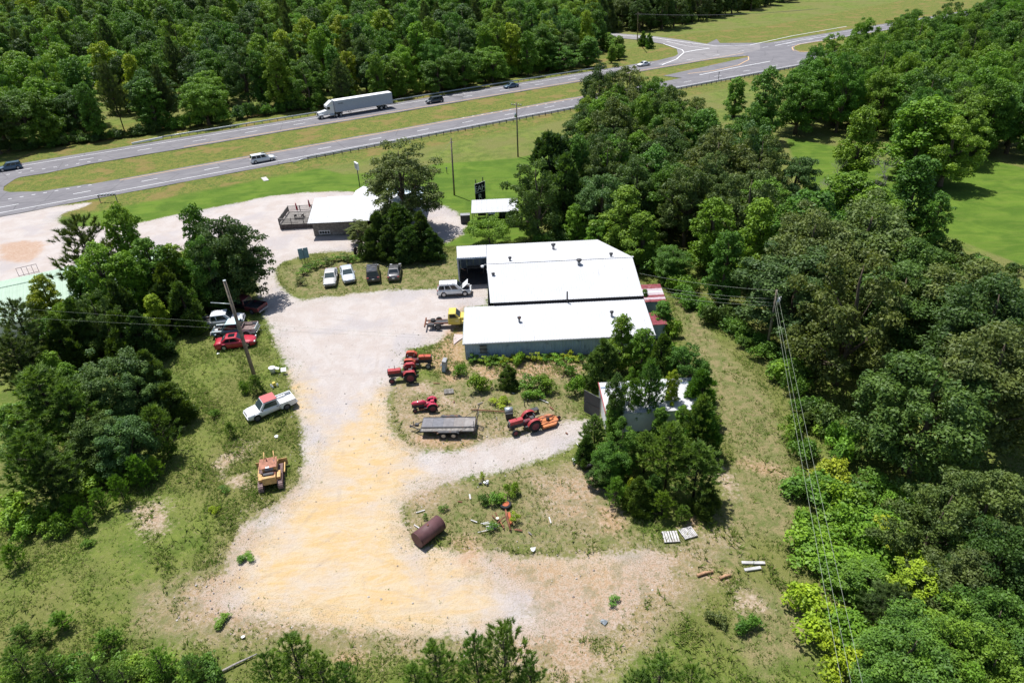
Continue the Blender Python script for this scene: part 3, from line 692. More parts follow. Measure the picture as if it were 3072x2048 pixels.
T('cedar', 330, 850, 8, 2.6, 'dark', 'dark cedar below the bright sweetgums of the left clump')
T('sapling', 590, 948, 2.6, 0.8, 'fresh', 'small fresh green sapling at the tail of the white crew pickup')
# lower left group
T('gum', 130, 1058, 5.5, 1.9, 'bright', 'bright sweetgum behind the lower left pines')
T('gum', 190, 1090, 5, 1.7, 'fresh', 'fresh green sweetgum right of the bright one, lower left')
T('oak', 315, 1062, 8.5, 3.7, 'blue', 'large bluish green tree with pale leaves, lower left', var=0)
T('oak', 385, 1110, 7, 2.8, 'blue', 'bluish green tree joined to the right of the large one, lower left', var=3)
T('cedar', 430, 1062, 7.5, 2.6, 'shade', 'tall feathery cedar at the edge of the rough field, lower left')
T('cedar', 485, 1150, 5, 2.2, 'cedar', 'dark round cedar at the field edge, lower left')
T('pine', 95, 1110, 9.5, 3.5, 'pine', 'large soft pine at the lower left')
T('pine', 185, 1160, 8, 2.8, 'pine', 'soft pine right of the large pine, lower left')
T('pine', 60, 1300, 8, 3.0, 'pine', 'soft pine at the left edge above the rough field')
T('pine', 130, 1370, 6, 2.2, 'pinedark', 'dark pine in front of the left edge pines')
T('sapling', 450, 1225, 5.5, 1.9, 'pine', 'slim young pine standing alone in front of the bluish tree')
T('oak', 260, 1250, 6, 2.6, 'shade', 'shaded green tree below the large bluish tree')
T('oak', 340, 1255, 6, 2.6, 'blue', 'bluish green low tree below the large bluish tree')
T('gum', 20, 1215, 5, 2.2, 'fresh', 'fresh green tree at the left edge between the soft pines')
T('shrub', 30, 1500, 2.0, 2.2, 'bright', 'bright bush at the left edge in front of the dark pines')
for i, (x, y, H, R) in enumerate([(355, 1365, 3, .9), (395, 1372, 3.4, 1.0), (455, 1375, 2.2, .8), (190, 1490, 2.6, .8), (235, 1525, 2.2, .8), (165, 1545, 1.9, .8),
                  (340, 1430, 3.0, .9), (280, 1470, 2.5, .9), (495, 1330, 1.8, .7), (140, 1505, 2.4, .9), (425, 1400, 2.2, .9)]):
    T('sapling', x, y, H, R, 'fresh', 'pine sapling on the weedy slope in front of the dark lower left trees', 'pine saplings along the lower left tree edge')
for i, (x, y, R, c) in enumerate([(250, 1415, 2.0, 'bright'), (310, 1400, 1.8, 'fresh'), (200, 1455, 1.7, 'bright'), (370, 1400, 1.5, 'bright'), (110, 1530, 1.8, 'bright'), (150, 1560, 1.3, 'fresh'), (420, 1370, 1.3, 'fresh'), (60, 1560, 1.4, 'bright')]):
    T('shrub', x, y, 1.6, R, c, 'leafy green bush on the slope below the lower left trees', 'bushes along the lower left tree edge')
# pecan and cedars between the bar and the parked cars
T('airy', 1195, 455, 12.8, 6.4, 'olive', 'airy pecan tree with bare pale limbs behind the bar roof', var=0)
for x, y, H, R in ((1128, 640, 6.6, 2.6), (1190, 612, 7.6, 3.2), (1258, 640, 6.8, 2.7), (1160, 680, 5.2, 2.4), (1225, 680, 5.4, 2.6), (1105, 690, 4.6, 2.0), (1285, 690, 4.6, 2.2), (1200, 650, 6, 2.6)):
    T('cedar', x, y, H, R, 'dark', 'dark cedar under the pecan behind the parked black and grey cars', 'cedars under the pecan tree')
T('airy', 1075, 668, 3.4, 2.2, 'olive', 'small grey leaning tree in front of the bar porch')
T('feathery', 1465, 652, 4.2, 3.6, 'fresh', 'low feathery mimosa between the carport and the white shop roof')
# trees round the white shop
T('cedar', 1650, 395, 14, 5.4, 'dark', 'huge dark conical tree standing alone beside the lawn right of the utility pole')
T('cedar', 1700, 470, 12, 4.4, 'shade', 'dark tree in front of the huge conical tree beside the lawn')
T('gum', 1728, 615, 6.5, 2.2, 'bright', 'small bright sweetgum directly behind the shop roof')
T('gum', 1880, 560, 10.5, 4.2, 'bright', 'large bright green tree overhanging the back right corner of the shop')
T('gum', 1930, 640, 8, 3.0, 'bright', 'bright green tree right of the shop back corner')
T('oak', 1800, 655, 5.5, 2.5, 'fresh', 'bushy fresh green tree behind the far shop eave')
T('shrub', 1965, 760, 3.0, 2.6, 'mid', 'wide shrub off the right end of the shop roof')
T('oak', 2020, 740, 5.0, 2.8, 'mid', 'mid green round tree beyond the red and white shed roof')
T('shrub', 2040, 830, 2.5, 2.0, 'bright', 'bright bush at the head of the mown lane')
T('gum', 1992, 905, 4, 1.6, 'mid', 'green tree between the two little red roofs')
T('shrub', 2015, 960, 2.2, 1.3, 'bright', 'bright bush right of the lower red shed roof')
T('shrub', 2030, 1035, 2.6, 1.9, 'bright', 'bright shrub between the shop corner and the mown lane')
T('gum', 1935, 868, 3.2, 0.8, 'mid', 'sapling growing through the roof junction by the striped shed')
# clump round the white box trailer
T('gum', 1868, 948, 7.0, 2.0, 'bright', 'bright sweetgum in front of the shop right wall')
T('gum', 1930, 990, 6, 1.9, 'bright', 'yellow tipped sweetgum at the shop front corner')
T('cedar', 1810, 1025, 5.5, 2.1, 'shade', 'dark cedar left of the bright sweetgum by the shop wall')
T('cedar', 1990, 1010, 6.5, 2.0, 'cedar', 'dark cedar right of the yellow tipped sweetgum')
T('oak', 2070, 1040, 6.0, 2.3, 'mid', 'round green tree at the top right of the trailer clump by the lane')
T('cedar', 2110, 1110, 6.0, 2.0, 'mid', 'feathery cedar on the right side of the white trailer')
T('airy', 1895, 1130, 6.0, 1.2, 'fresh', 'thin leafy sapling tree over the trailer roof left of the slim pine')
T('gum', 1838, 1225, 3.6, 0.9, 'fresh', 'fresh sapling before the left end of the trailer wall')
T('gum', 1985, 1225, 3.6, 1.0, 'mid', 'low green sapling before the trailer wall')
T('gum', 2050, 1220, 3.8, 1.0, 'fresh', 'fresh sapling before the right end of the trailer wall')
T('pine', 1955, 1085, 7.5, 1.7, 'pine', 'slim pine in front of the middle of the white trailer')
T('gum', 2022, 1115, 6.0, 1.0, 'yellow', 'yellow green sapling against the white trailer roof')
T('gum', 1850, 1125, 7.0, 1.35, 'shade', 'dark slender tree crossing the left end of the white trailer')
T('pine', 1785, 1250, 4.2, 1.5, 'pine', 'low thin pine at the end of the gravel track by the black door')
T('oak', 1870, 1285, 4.6, 1.9, 'mid', 'leafy shaded tree below the left end of the white trailer')
T('pine', 1940, 1300, 4.4, 1.7, 'pine', 'soft pine below the middle of the white trailer')
T('cedar', 2115, 1200, 6.0, 2.0, 'mid', 'feathery cedar at the right end of the white trailer')
T('pine', 2112, 1190, 6.5, 1.8, 'pine', 'soft pine just off the right end of the white trailer')
T('pine', 2015, 1275, 7.0, 2.1, 'pine', 'bright round headed pine in front of the trailer clump')
T('pine', 2100, 1335, 6.0, 2.2, 'pine', 'soft pine right of the round headed pine')
T('cedar', 1760, 1310, 3.0, 1.3, 'cedar', 'small dark cedar over the rubbish by the upright tyre')
T('oak', 1835, 1335, 4.0, 1.8, 'mid', 'leafy green tree behind the upright tyre')
T('cedar', 2125, 1455, 3.2, 1.25, 'cedar', 'dense lone cedar right of the wooden pallets')
T('cedar', 1920, 1435, 3.6, 1.45, 'cedar', 'dense rounded cedar at the foot of the trailer clump')
T('cedar', 1965, 1430, 3.2, 1.2, 'pine', 'green cedar joined to the right of the rounded cedar')
T('sapling', 1850, 1440, 2.8, 1.0, 'fresh', 'young pine left of the rounded cedar')
T('sapling', 1992, 1480, 2.6, .95, 'fresh', 'young pine right of the rounded cedar')
T('sapling', 2050, 1520, 1.6, .75, 'fresh', 'smallest young pine just behind the wooden pallets')
T('shrub', 1905, 1430, 2.6, 0.8, 'yellow', 'yellow flowering bush leaning on the rounded cedar')
T('oak', 1800, 1400, 2.2, 1.2, 'shade', 'low green bush beside the upright tyre')
# bushes in front of the shop wall
for x, y, H, R, k, c, lab in [
    (1525, 1100, 2.6, 1.35, 'cedar', 'cedar', 'round dark cedar bush in the middle of the weeds before the shop'),
    (1445, 1125, 2.0, 1.4, 'shrub', 'bright', 'bright green shrub left of the round cedar bush'),
    (1370, 1095, 1.3, 1.0, 'shrub', 'fresh', 'leafy bush right of the leaning dark panel'),
    (1590, 1115, 2.2, 1.3, 'weed_bush', 'mid', 'weedy bush right of the round cedar bush'),
    (1640, 1130, 2.0, 1.4, 'shrub', 'bright', 'bright shrub between the cedar bush and the trailer clump'),
    (1700, 1065, 2.6, 1.1, 'weed_bush', 'mid', 'upright bush against the right half of the shop wall'),
    (1725, 1130, 2.0, 1.2, 'shrub', 'fresh', 'fresh shrub at the left foot of the trailer clump'),
    (1420, 1055, 1.4, 0.7, 'weed_bush', 'mid', 'weeds below the boarded shop window'),
    (1480, 1065, 1.0, 0.8, 'shrub', 'mid', 'low leafy plant at the left end of the shop wall'),
    (1560, 1060, 1.3, 1.0, 'shrub', 'bright', 'bright weed patch against the middle of the shop wall'),
    (1600, 1172, 1.0, 1.2, 'shrub', 'fresh', 'low sprawling bush beneath the weedy bush'),
    (1500, 1195, 0.7, 1.0, 'shrub', 'yellow', 'yellow green creeper patch below the round cedar bush')]:
    T(k, x, y, H, R, c, lab)
# weeds round the axle and tank, the bulldozer and the pickup
for x, y, H, R, k, c, lab in [
    (1535, 1450, 1.3, 0.7, 'shrub', 'bright', 'bright bush on the rubbish mound beyond the tyre and axle'),
    (1500, 1480, 1.0, 0.9, 'shrub', 'fresh', 'fern green bush left of the bright bush on the mound'),
    (1455, 1490, 0.9, 0.7, 'shrub', 'mid', 'green bush at the left of the rubbish mound'),
    (1545, 1530, 1.4, 0.5, 'weed_bush', 'yellow', 'yellow tipped bush right beside the rusty axle'),
    (1478, 1565, 0.9, 0.5, 'weed_bush', 'mid', 'green weed left of the rusty axle'),
    (1447, 1405, 1.3, 0.3, 'weed_bush', 'yellow', 'single yellow green seedling at the edge of the track'),
    (1328, 1510, 0.7, 0.45, 'weed_bush', 'mid', 'small weed behind the rusty tank'),
    (1272, 1535, 0.8, 0.25, 'weed_bush', 'mid', 'thin weed left of the rusty tank'),
    (725, 1145, 1.6, 0.8, 'shrub', 'fresh', 'round green bush left of the leaning pole foot'),
    (758, 1130, 2.2, 0.9, 'sapling', 'pine', 'small pine at the foot of the leaning pole'),
    (645, 1225, 0.9, 0.7, 'shrub', 'mid', 'low green bush left of the red roofed pickup'),
    (685, 1270, 1.6, 0.6, 'sapling', 'pine', 'pine sapling below the red roofed pickup'),
    (665, 1455, 0.8, 0.5, 'weed_bush', 'mid', 'small weed left of the bulldozer'),
    (640, 1520, 0.6, 0.5, 'shrub', 'yellow', 'yellow flowering weed below the bulldozer'),
    (735, 1665, 0.4, 0.7, 'shrub', 'fresh', 'small green tuft in the pale yellow dirt'),
    (665, 1855, 0.4, 0.7, 'shrub', 'fresh', 'grass green clump on the gravel at the lower left'),
    (170, 1845, 1.4, 0.9, 'sapling', 'fresh', 'young pine in the dry grass at the lower left'),
    (50, 1885, 1.4, 0.9, 'sapling', 'pine', 'young pine at the lower left edge'),
    (115, 1895, 1.2, 0.7, 'sapling', 'pine', 'little pine right of the lower left edge pine'),
    (310, 1900, 1.6, 1.0, 'sapling', 'fresh', 'bushy young pine above the bottom left thicket'),
    (20, 1640, 2.2, .9, 'sapling', 'fresh', 'young pine by the left edge of the rough field'),
    (265, 1620, .6, .6, 'shrub', 'fresh', 'small green clump in the rough field below the bare soil patch'),
    (2250, 1860, 1.0, 1.0, 'shrub', 'mid', 'dull green bush in the dry grass left of the wires'),
    (2150, 1845, .8, .8, 'shrub', 'olive', 'small brownish bush in the dry grass, lower right'),
    (1845, 1790, .6, .5, 'weed_bush', 'mid', 'small dark weed on the gravel at the lower right'),
    (2430, 1240, 1.6, 1.2, 'cedar', 'cedar', 'dark cedar bush beside the wires on the lane edge')]:
    T(k, x, y, H, R, c, lab)
# hedge of weeds round the parked cars
for i, (x, y) in enumerate([(905, 800), (915, 790), (955, 775), (975, 768), (1000, 760), (1022, 757), (1043, 757), (1060, 758), (898, 825), (935, 780)]):
    T('weed_bush', x, y, 1.4, 0.9, random.choice(['fresh', 'mid', 'olive']), 'weedy bush in the hedge behind the two pale parked cars', 'weedy hedge behind the parked cars')
# foreground pines at the bottom edge
for x, y, H, R, c, lab in [
    (868, 1905, 6.0, 2.3, 'pine', 'pine at the bottom edge left of centre'), (950, 1965, 5.2, 1.8, 'pine', 'pine just right of the left centre bottom pine'),
    (1025, 1985, 4.5, 1.5, 'pine', 'smaller pine leaning on the left centre bottom pines'), (790, 1950, 4.5, 1.6, 'pine', 'small pine left of the left centre bottom pine'),
    (1300, 1925, 6.0, 1.9, 'pine', 'pine at the bottom edge left of the tallest bottom pine'), (1240, 1990, 5, 1.7, 'pine', 'low pine at the bottom edge below the centre'),
    (1505, 1868, 8.0, 2.4, 'pine', 'tallest pine at the centre of the bottom edge with dark trunk'), (1420, 1895, 6.4, 1.7, 'pine', 'pine touching the left of the tallest bottom pine'),
    (1590, 1975, 5.5, 1.6, 'pine', 'pine right of the tallest bottom pine'),
    (1985, 1968, 5.5, 2.0, 'pine', 'pine at the bottom edge right of centre'), (2080, 1985, 5.0, 1.6, 'pine', 'rightmost pine of the bottom edge'),
    (1925, 2010, 4.5, 1.5, 'pine', 'low pine at the bottom edge beside the right of centre pine'),
    (30, 1935, 3.5, 1.7, 'pine', 'dark pine in the bottom left corner'), (120, 1950, 3.2, 1.5, 'pine', 'pine beside the bottom left corner pine'),
    (260, 1965, 3.4, 1.5, 'pine', 'blurred pine in the bottom left thicket'), (460, 1940, 3.0, 1.2, 'fresh', 'lone bright pine on the bottom edge left of the log'),
    (560, 1960, 2.4, 1.2, 'pine', 'small pine between the lone bright pine and the log'), (350, 1985, 2.8, 1.3, 'pine', 'pine at the right of the bottom left thicket')]:
    T('tuft_pine', x, y + 14, H * .95, R * .86, c, lab)
for i in range(9):
    x = 30 + i * 75 + random.uniform(-20, 20); T('shrub', x, 1985 + random.uniform(-15, 25), 1.2, 1.3, random.choice(['bright', 'fresh', 'mid']), 'bright leafy bush in the bottom left thicket', 'bushes of the bottom left thicket')
# bright scrub in the lower right corner
rngs = random.Random(5)
scr = [(2480, 1420), (2540, 1450), (2600, 1430), (2680, 1440), (2760, 1480), (2500, 1520), (2560, 1560), (2640, 1520), (2720, 1560), (2800, 1600), (2480, 1600), (2540, 1650), (2620, 1630), (2700, 1660), (2520, 1720),
       (2780, 1700), (2560, 1820), (2500, 1850), (2540, 1930), (2460, 1790), (2600, 1560), (2860, 1560), (2440, 1640), (2430, 1440), (2380, 1250), (2440, 1330), (2470, 1370), (2420, 1560), (2660, 1600), (2580, 1490)]
for i, (x, y) in enumerate(scr):
    T('shrub', x + rngs.uniform(-15, 15), y + rngs.uniform(-15, 15), rngs.uniform(1.4, 2.6), rngs.uniform(1.6, 2.6), *(lambda c: (c, f"{CNAME[c]} scrub bush between wires and lower right trees, {'top' if y < 1500 else 'middle' if y < 1640 else 'bottom'} part", f"{CNAME[c]} scrub right of the wires, {'top' if y < 1500 else 'middle' if y < 1640 else 'bottom'}"))(rngs.choice(['bright', 'bright', 'yellow', 'fresh', 'mid'])))
for x, y, H, R, k, c, lab in [
    (2860, 1480, 8, 3.2, 'oak', 'olive', 'olive grey oak at the right edge above the corner trees'), (3000, 1440, 9, 3.6, 'oak', 'olive', 'olive grey oak against the right edge'),
    (2690, 1760, 4.5, 1.8, 'pine', 'pinedark', 'dark bluish pine in the bright scrub at the lower right'), (2790, 1700, 5.5, 2.3, 'gum', 'yellow', 'yellow green tree behind the bluish pine'),
    (2760, 1900, 6, 3.0, 'oak', 'mid', 'mid green tree in the bottom right, leftmost of the row'), (2900, 1860, 6.5, 3.0, 'oak', 'fresh', 'fresh green tree in the bottom right corner'),
    (3020, 1800, 7, 3.2, 'oak', 'mid', 'mid green tree on the right edge above the corner'), (2850, 1980, 5.0, 2.8, 'oak', 'fresh', 'fresh tree on the bottom edge at the right'),
    (3000, 1960, 5.5, 2.8, 'oak', 'fresh', 'fresh green tree in the very corner at the lower right'), (2700, 2010, 4, 2.2, 'oak', 'mid', 'low green tree on the bottom edge right of the wires'),
    (2920, 1680, 7, 2.8, 'oak', 'olive', 'olive tree between the corner trees and the right edge oaks'), (2620, 1700, 3.5, 1.9, 'gum', 'fresh', 'small fresh tree left of the dark bluish pine'),
    (3040, 1600, 8.5, 3.0, 'oak', 'dark', 'dark oak on the right edge between the olive ones'), (2960, 1590, 6, 2.4, 'gum', 'yellow', 'yellow green tree near the right edge'),
    # middle and right woods, the trees that stand out
    (1800, 195, 14, 5.0, 'oak', 'dark', 'dark oak with reaching branches where the highway disappears'), (1890, 205, 14, 5.5, 'oak', 'olive', 'olive oak with rounded top behind the reaching oak'),
    (1850, 300, 15, 5.6, 'oak', 'olive', 'large olive oak in the middle of the central wood'), (1960, 235, 12, 4.6, 'oak', 'mid', 'mid green oak in front of the white car on the highway'),
    (2040, 300, 13, 5.0, 'oak', 'mid', 'mid green oak left of the tall dark tree by the guard rail'), (2120, 330, 11, 4.6, 'gum', 'mid', 'mid green tree beneath the eastbound guard rail'),
    (2310, 205, 15, 4.2, 'gum', 'mid', 'tall dark green tree standing clear by the short guard rail end'), (2215, 235, 9, 3.4, 'gum', 'fresh', 'fresh green tree before the eastbound guard rail'),
    (2160, 395, 14, 6.4, 'oak', 'olive', 'wide olive oak with a broad dome in the central wood'), (2290, 420, 12, 4.4, 'oak', 'olive', 'small crowned olive oak beside the shaded glade'),
    (2405, 465, 9.5, 3.6, 'oak', 'blue', 'bluish pale leaved tree at the left of the glade'), (2440, 175, 15, 5.2, 'oak', 'mid', 'tall shaded tree on the left of the glade row'),
    (2560, 150, 15, 6.0, 'oak', 'mid', 'tall mid green tree behind the glade'), (2760, 60, 14, 6.0, 'oak', 'fresh', 'fresh green tree before the far side road'),
    (2800, 300, 14, 6.6, 'gum', 'bright', 'big bright green tree between the glade and the right meadow'), (2600, 325, 13, 4.6, 'gum', 'bright', 'bright green tree on the left of the big bright one'),
    (2880, 350, 12, 5.2, 'oak', 'bright', 'bright branch tree jutting toward the right meadow'), (2770, 470, 13, 4.6, 'gum', 'mid', 'tall narrow tree hanging over the right meadow'),
    (2830, 580, 9, 2.6, 'gum', 'mid', 'narrow dark tree at the left corner of the right meadow'),
    (2560, 520, 13, 5.0, 'gum', 'bright', 'bright green tree group in the middle of the right wood'), (2640, 560, 12, 4.6, 'gum', 'bright', 'bright yellow green tree in the middle of the right wood'),
    (2450, 580, 13, 4.8, 'gum', 'mid', 'mid green tree left of the bright group in the right wood')]:
    T(k, x, y, H, R, c, lab)
de = thing('dead_tree', G(2660, 520, 7).xyz * 1.0, 0, 'leafless grey dead tree at the edge of the shaded glade', 'dead tree')
de.location.z = 0; de.scale = (1.3, 1.3, 1.1)
link('branches', make_dead(3), de)
de2 = copy_tree(de); p = G(2520, 500, 6); de2.location = (p.x, p.y, 0); de2.scale = (0.7, 0.7, 0.8)
de2['label'] = 'small leafless dead tree left of the larger dead tree in the glade'

# --- the woods, filled tree by tree
def inpoly(poly, x, y):
    c = False; n = len(poly)
    for i in range(n):
        x1, y1 = poly[i]; x2, y2 = poly[(i + 1) % n]
        if (y1 > y) != (y2 > y) and x < (x2 - x1) * (y - y1) / (y2 - y1) + x1: c = not c
    return c
GLADE = [(2340, 405), (2480, 400), (2700, 420), (2720, 560), (2560, 560), (2400, 570), (2340, 500)]
def fill_wood(ok, bounds, mixf, grp, n, dmin, rng):
    got = 0; cand = []
    for _ in range(n):
        X = rng.uniform(bounds[0], bounds[1]); Y = bounds[2] + (bounds[3] - bounds[2]) * rng.random()
        if not ok(X, Y): continue
        kind, H, R, c = mixf(X, Y)
        if any(inpoly(GLADE, *PX(X, Y, h_)) for h_ in (0.5, H * 0.35, H * 0.7, H)): continue
        if any((X - a) ** 2 + (Y - b_) ** 2 < (dmin(X, Y) * 0.5 + min(R, r) * 0.38) ** 2 for a, b_, r in PLACED): continue
        px, py = PX(X, Y, H)
        bx, by = PX(X, Y, 0); mx_, my_ = PX(X, Y, H * 0.75)
        if px < -40 - R * 14 or px > 3110 + R * 14 or (my_ < -25 and by < (-10 if X > 60 else 5)) or py > 2100: continue
        cand.append((Y * Y + X * X, kind, X, Y, H, R, c, px, py)); PLACED.append((X, Y, R))
    # keep only the trees of which something can be seen between nearer ones
    del PLACED[len(PLACED) - len(cand):]
    for d2, kind, X, Y, H, R, c, px, py in sorted(cand):
        if cover(X, Y, H, R) < 0.13: continue
        g, lab = grp(X, Y, px, py, kind, c)
        tree(kind, X, Y, H, R, c, lab, g, trunk=True); got += 1
    return got
COV = np.zeros((190, 280), bool); CGY, CGX = np.mgrid[0:190, 0:280]
def cover(X, Y, H, R, shrink=0.86):
    cx, cy = PX(X, Y, H * 0.55); ex = PX(X + R, Y, H * 0.55)[0] - cx; ey = cy - PX(X, Y, H)[1]
    cx, cy, ex, ey = cx / 12 + 12, cy / 12 + 10, ex / 12 * 0.9, max(ey, ex * 0.6) / 12 * 0.95
    q = ((CGX - cx) / ex) ** 2 + ((CGY - cy) / ey) ** 2; mk = q < 1
    if not mk.any(): return 0
    vis = 1 - COV[mk].mean(); COV[q < shrink ** 2] = True; return vis
r1 = random.Random(11)
def north_ok(X, Y):
    s, o = road_uv(UP0, (X, Y))
    if o < 11.5 + max(0, min(12, (-95 - s) * 0.25)): return False
    # stay clear of the side road and its verge on the right
    gx, gy = PX(X, Y, 0)
    if gx > 1640 and inpoly([(1790, 205), (1800, 118), (1830, 88), (2040, 110), (2560, 20), (3300, -120), (3300, 400), (1640, 400)], gx, gy): return False
    if gx > 1780 and gy > 120: return False
    if gx > 1960 and gy > 97 - (gx - 1960) * 0.225: return False
    return True
def north_mix(X, Y):
    s, o = road_uv(UP0, (X, Y)); far = min(1, max(0, (o - 15) / 80)); q = r1.random()
    if s > 75: return ('cedar' if q < 0.3 else 'oak', r1.uniform(14, 18), r1.uniform(4.6, 6.2), r1.choice(['pinedark', 'dark', 'pinedark', 'shade']))
    H = r1.uniform(11, 16.5) + 2 * far
    if o < 17: H = r1.uniform(7, 12)
    if q < 0.5: return 'oak', H, r1.uniform(4.4, 6.6) + 1.8 * far, r1.choice(['mid', 'mid', 'dark', 'blue', 'fresh', 'shade', 'bright', 'mid'])
    if q < 0.86: return 'gum', H + 1.5, r1.uniform(3.5, 5.0) + 1.6 * far, r1.choice(['bright', 'mid', 'fresh', 'mid', 'dark', 'yellow', 'bright'])
    return 'pine', H + 2, r1.uniform(2.8, 4.0), 'pinedark'
def north_grp(X, Y, px, py, kind, c):
    s, o = road_uv(UP0, (X, Y))
    where = ('at the left end behind the blue car' if s < -95 else 'above the grass strip' if s < -78 else 'left of the white semi' if s < -52 else 'behind the white semi' if s < -22 else
             'behind the black minivan' if s < 0 else 'behind the dark sedan' if s < 30 else 'left of the side road' if s < 75 else 'behind the far side road verge')
    row = 'front row' if o < 22 else 'middle' if o < 60 else 'back'
    lab = f"{CNAME[c]} {KNAME[kind][1]}, forest {row}, {where}"
    return f"{CNAME[c]} {KNAME[kind][1]}s, {row}, forest {where}", lab
def north_d(X, Y):
    s, o = road_uv(UP0, (X, Y))
    if s > 75: return 5.0
    return 5.6 if o < 30 else (8.0 if o < 70 else 12.5)
nn = fill_wood(north_ok, (-330, 260, 110, 520), north_mix, north_grp, 9000, north_d, r1)
r2 = random.Random(23)
CAN = [(1600, 480), (1690, 400), (1760, 250), (1850, 215), (1960, 225), (2080, 270), (2200, 300), (2290, 290), (2340, 330), (2350, 470), (2380, 575), (2480, 590), (2560, 605), (2660, 660), (2800, 715), (2900, 750), (3072, 800), (3250, 820), (3250, 1450),
       (2900, 1330), (2700, 1330), (2560, 1260), (2480, 1120), (2400, 940), (2280, 830), (2150, 700), (2020, 620), (1960, 560), (1800, 560), (1700, 600)]
GR = [(1600, 735), (1690, 560), (1720, 400), (1760, 330), (2330, 262), (2400, 560), (2900, 800), (3400, 830), (3400, 1700), (2640, 1420), (2520, 1360), (2440, 1180), (2330, 1040), (2200, 1005), (2090, 900), (2030, 800), (1990, 740), (1840, 735)]
def south_ok(X, Y):
    gx, gy = PX(X, Y, 0)
    if not inpoly(GR, gx, gy): return False
    return inpoly(CAN, *PX(X, Y, 12))
def south_mix(X, Y):
    gx, gy = PX(X, Y, 0); q = r2.random()
    big = gx > 2250 and gy > 850
    if big:
        return 'oak', r2.uniform(11, 14), r2.uniform(5.0, 6.6), r2.choice(['olive', 'olive', 'olive', 'shade', 'blue', 'dark'])
    if q < 0.62: return 'oak', r2.uniform(10, 13), r2.uniform(3.6, 5.0), r2.choice(['olive', 'mid', 'shade', 'blue', 'olive', 'dark'])
    return 'gum', r2.uniform(9.5, 13), r2.uniform(2.8, 4.0), r2.choice(['mid', 'fresh', 'bright', 'mid'])
def south_grp(X, Y, px, py, kind, c):
    where = ('the wood just behind the shop' if px < 2150 and 420 < py < 640 else 'the central wood by the highway' if px < 2150 and py < 640 else 'the wood left of the transformer pole' if px < 2330 else
             'the wood left of the glade' if py < 620 and px < 2500 else 'the wood before the right meadow' if py < 700 else 'the wood right of the transformer pole' if px < 2560 else
             'the big right wood' if px < 2850 else 'the wood at the right edge')
    return f"{CNAME[c]} {KNAME[kind][1]}s of {where}", f"{CNAME[c]} {KNAME[kind][1]} in {where}"
ns = fill_wood(south_ok, (-10, 140, 30, 240), south_mix, south_grp, 6000, lambda X, Y: 6.2 if PX(X, Y, 0)[1] < 850 else 7.6, r2)
r3 = random.Random(31)
CAN2 = [(2400, 200), (2430, 150), (2560, 90), (2680, 60), (2760, 40), (2900, 25), (3080, -60), (3300, -100), (3300, 520), (3080, 430), (2950, 400), (2800, 330), (2560, 330), (2420, 330)]
def ne_ok(X, Y):
    if road_uv(LO0, (X, Y))[1] > -10: return False
    gx, gy = PX(X, Y, 0)
    if gx > 2400 and inpoly([(2400, 420), (2700, 520), (2900, 470), (3400, 530), (3400, 1200), (2400, 800)], gx, gy): return False
    return inpoly(CAN2, *PX(X, Y, 13))
def ne_mix(X, Y):
    q = r3.random()
    if q < 0.75: return 'oak', r3.uniform(12, 16.5), r3.uniform(4.2, 5.8), r3.choice(['mid', 'fresh', 'shade', 'mid', 'fresh'])
    return 'gum', r3.uniform(12, 15), r3.uniform(3.4, 4.6), r3.choice(['mid', 'fresh'])
def ne_grp(X, Y, px, py, kind, c):
    w_ = 'left part' if px < 2620 else 'middle' if px < 2860 else 'right edge'; dp = 'lower' if py > 230 else 'upper'
    return f"{CNAME[c]} {KNAME[kind][1]}s, {w_}, top right wood", f"{CNAME[c]} {KNAME[kind][1]} in the {dp} {w_} of the top right wood"
n3 = fill_wood(ne_ok, (40, 260, 110, 330), ne_mix, ne_grp, 6000, lambda X, Y: 6.6, r3)
# scrub skirts along wood edges
r4 = random.Random(41)
def skl(c, label, group, t, n):
    part = ('left third' if t < .34 else 'middle third' if t < .67 else 'right third') if n > 2 else 'pair'
    return c, f"{CNAME[c]} {label}, {part}", f"{group}, {CNAME[c]}, {part}"
def skirt(pix, n, H, R, cols, label, group, kind='shrub', jit=1.0):
    P_ = [G(x, y) for x, y in pix]; seg = [(P_[i + 1] - P_[i]).length for i in range(len(P_) - 1)]; tot = sum(seg)
    for k in range(n):
        d = tot * (k + r4.random()) / n; i = 0
        while i < len(seg) - 1 and d > seg[i]: d -= seg[i]; i += 1
        p = P_[i].lerp(P_[i + 1], min(1, d / seg[i]))
        tree(kind, p.x + r4.uniform(-jit, jit), p.y + r4.uniform(-jit, jit), r4.uniform(*H), r4.uniform(*R), *skl(r4.choice(cols), label, group, k / n, len(pix)))
skirt([(0, 458), (250, 428), (480, 398)], 26, (1.5, 3.2), (1.5, 2.6), ['dark', 'mid', 'shade'], 'undergrowth at the forest foot left of the guard rail', 'undergrowth left of the guard rail')
skirt([(500, 392), (760, 350), (950, 322)], 30, (1.8, 4.2), (1.5, 2.6), ['mid', 'fresh', 'blue', 'dark'], 'shrub behind the rail left of the semi', 'shrubs behind the guard rail, left stretch')
skirt([(960, 320), (1240, 285), (1500, 238), (1720, 196)], 44, (1.8, 4.5), (1.5, 2.6), ['mid', 'fresh', 'blue', 'bright'], 'shrub behind the rail right of the semi', 'shrubs behind the guard rail, right stretch')
skirt([(1600, 722), (1680, 740), (1960, 745), (2040, 860), (2110, 930), (2230, 1025), (2330, 1075), (2440, 1240), (2520, 1400)], 44, (1.2, 3.2), (1.2, 2.2), ['mid', 'fresh', 'shade', 'mid'], 'shrub along the wood edge by the lane', 'shrubs along the right wood edge')
skirt([(2400, 640), (2700, 740), (2900, 800), (3072, 830)], 12, (1.5, 3), (1.5, 2.4), ['mid', 'shade'], 'shrub along the near edge of the right meadow', 'shrubs along the right meadow')
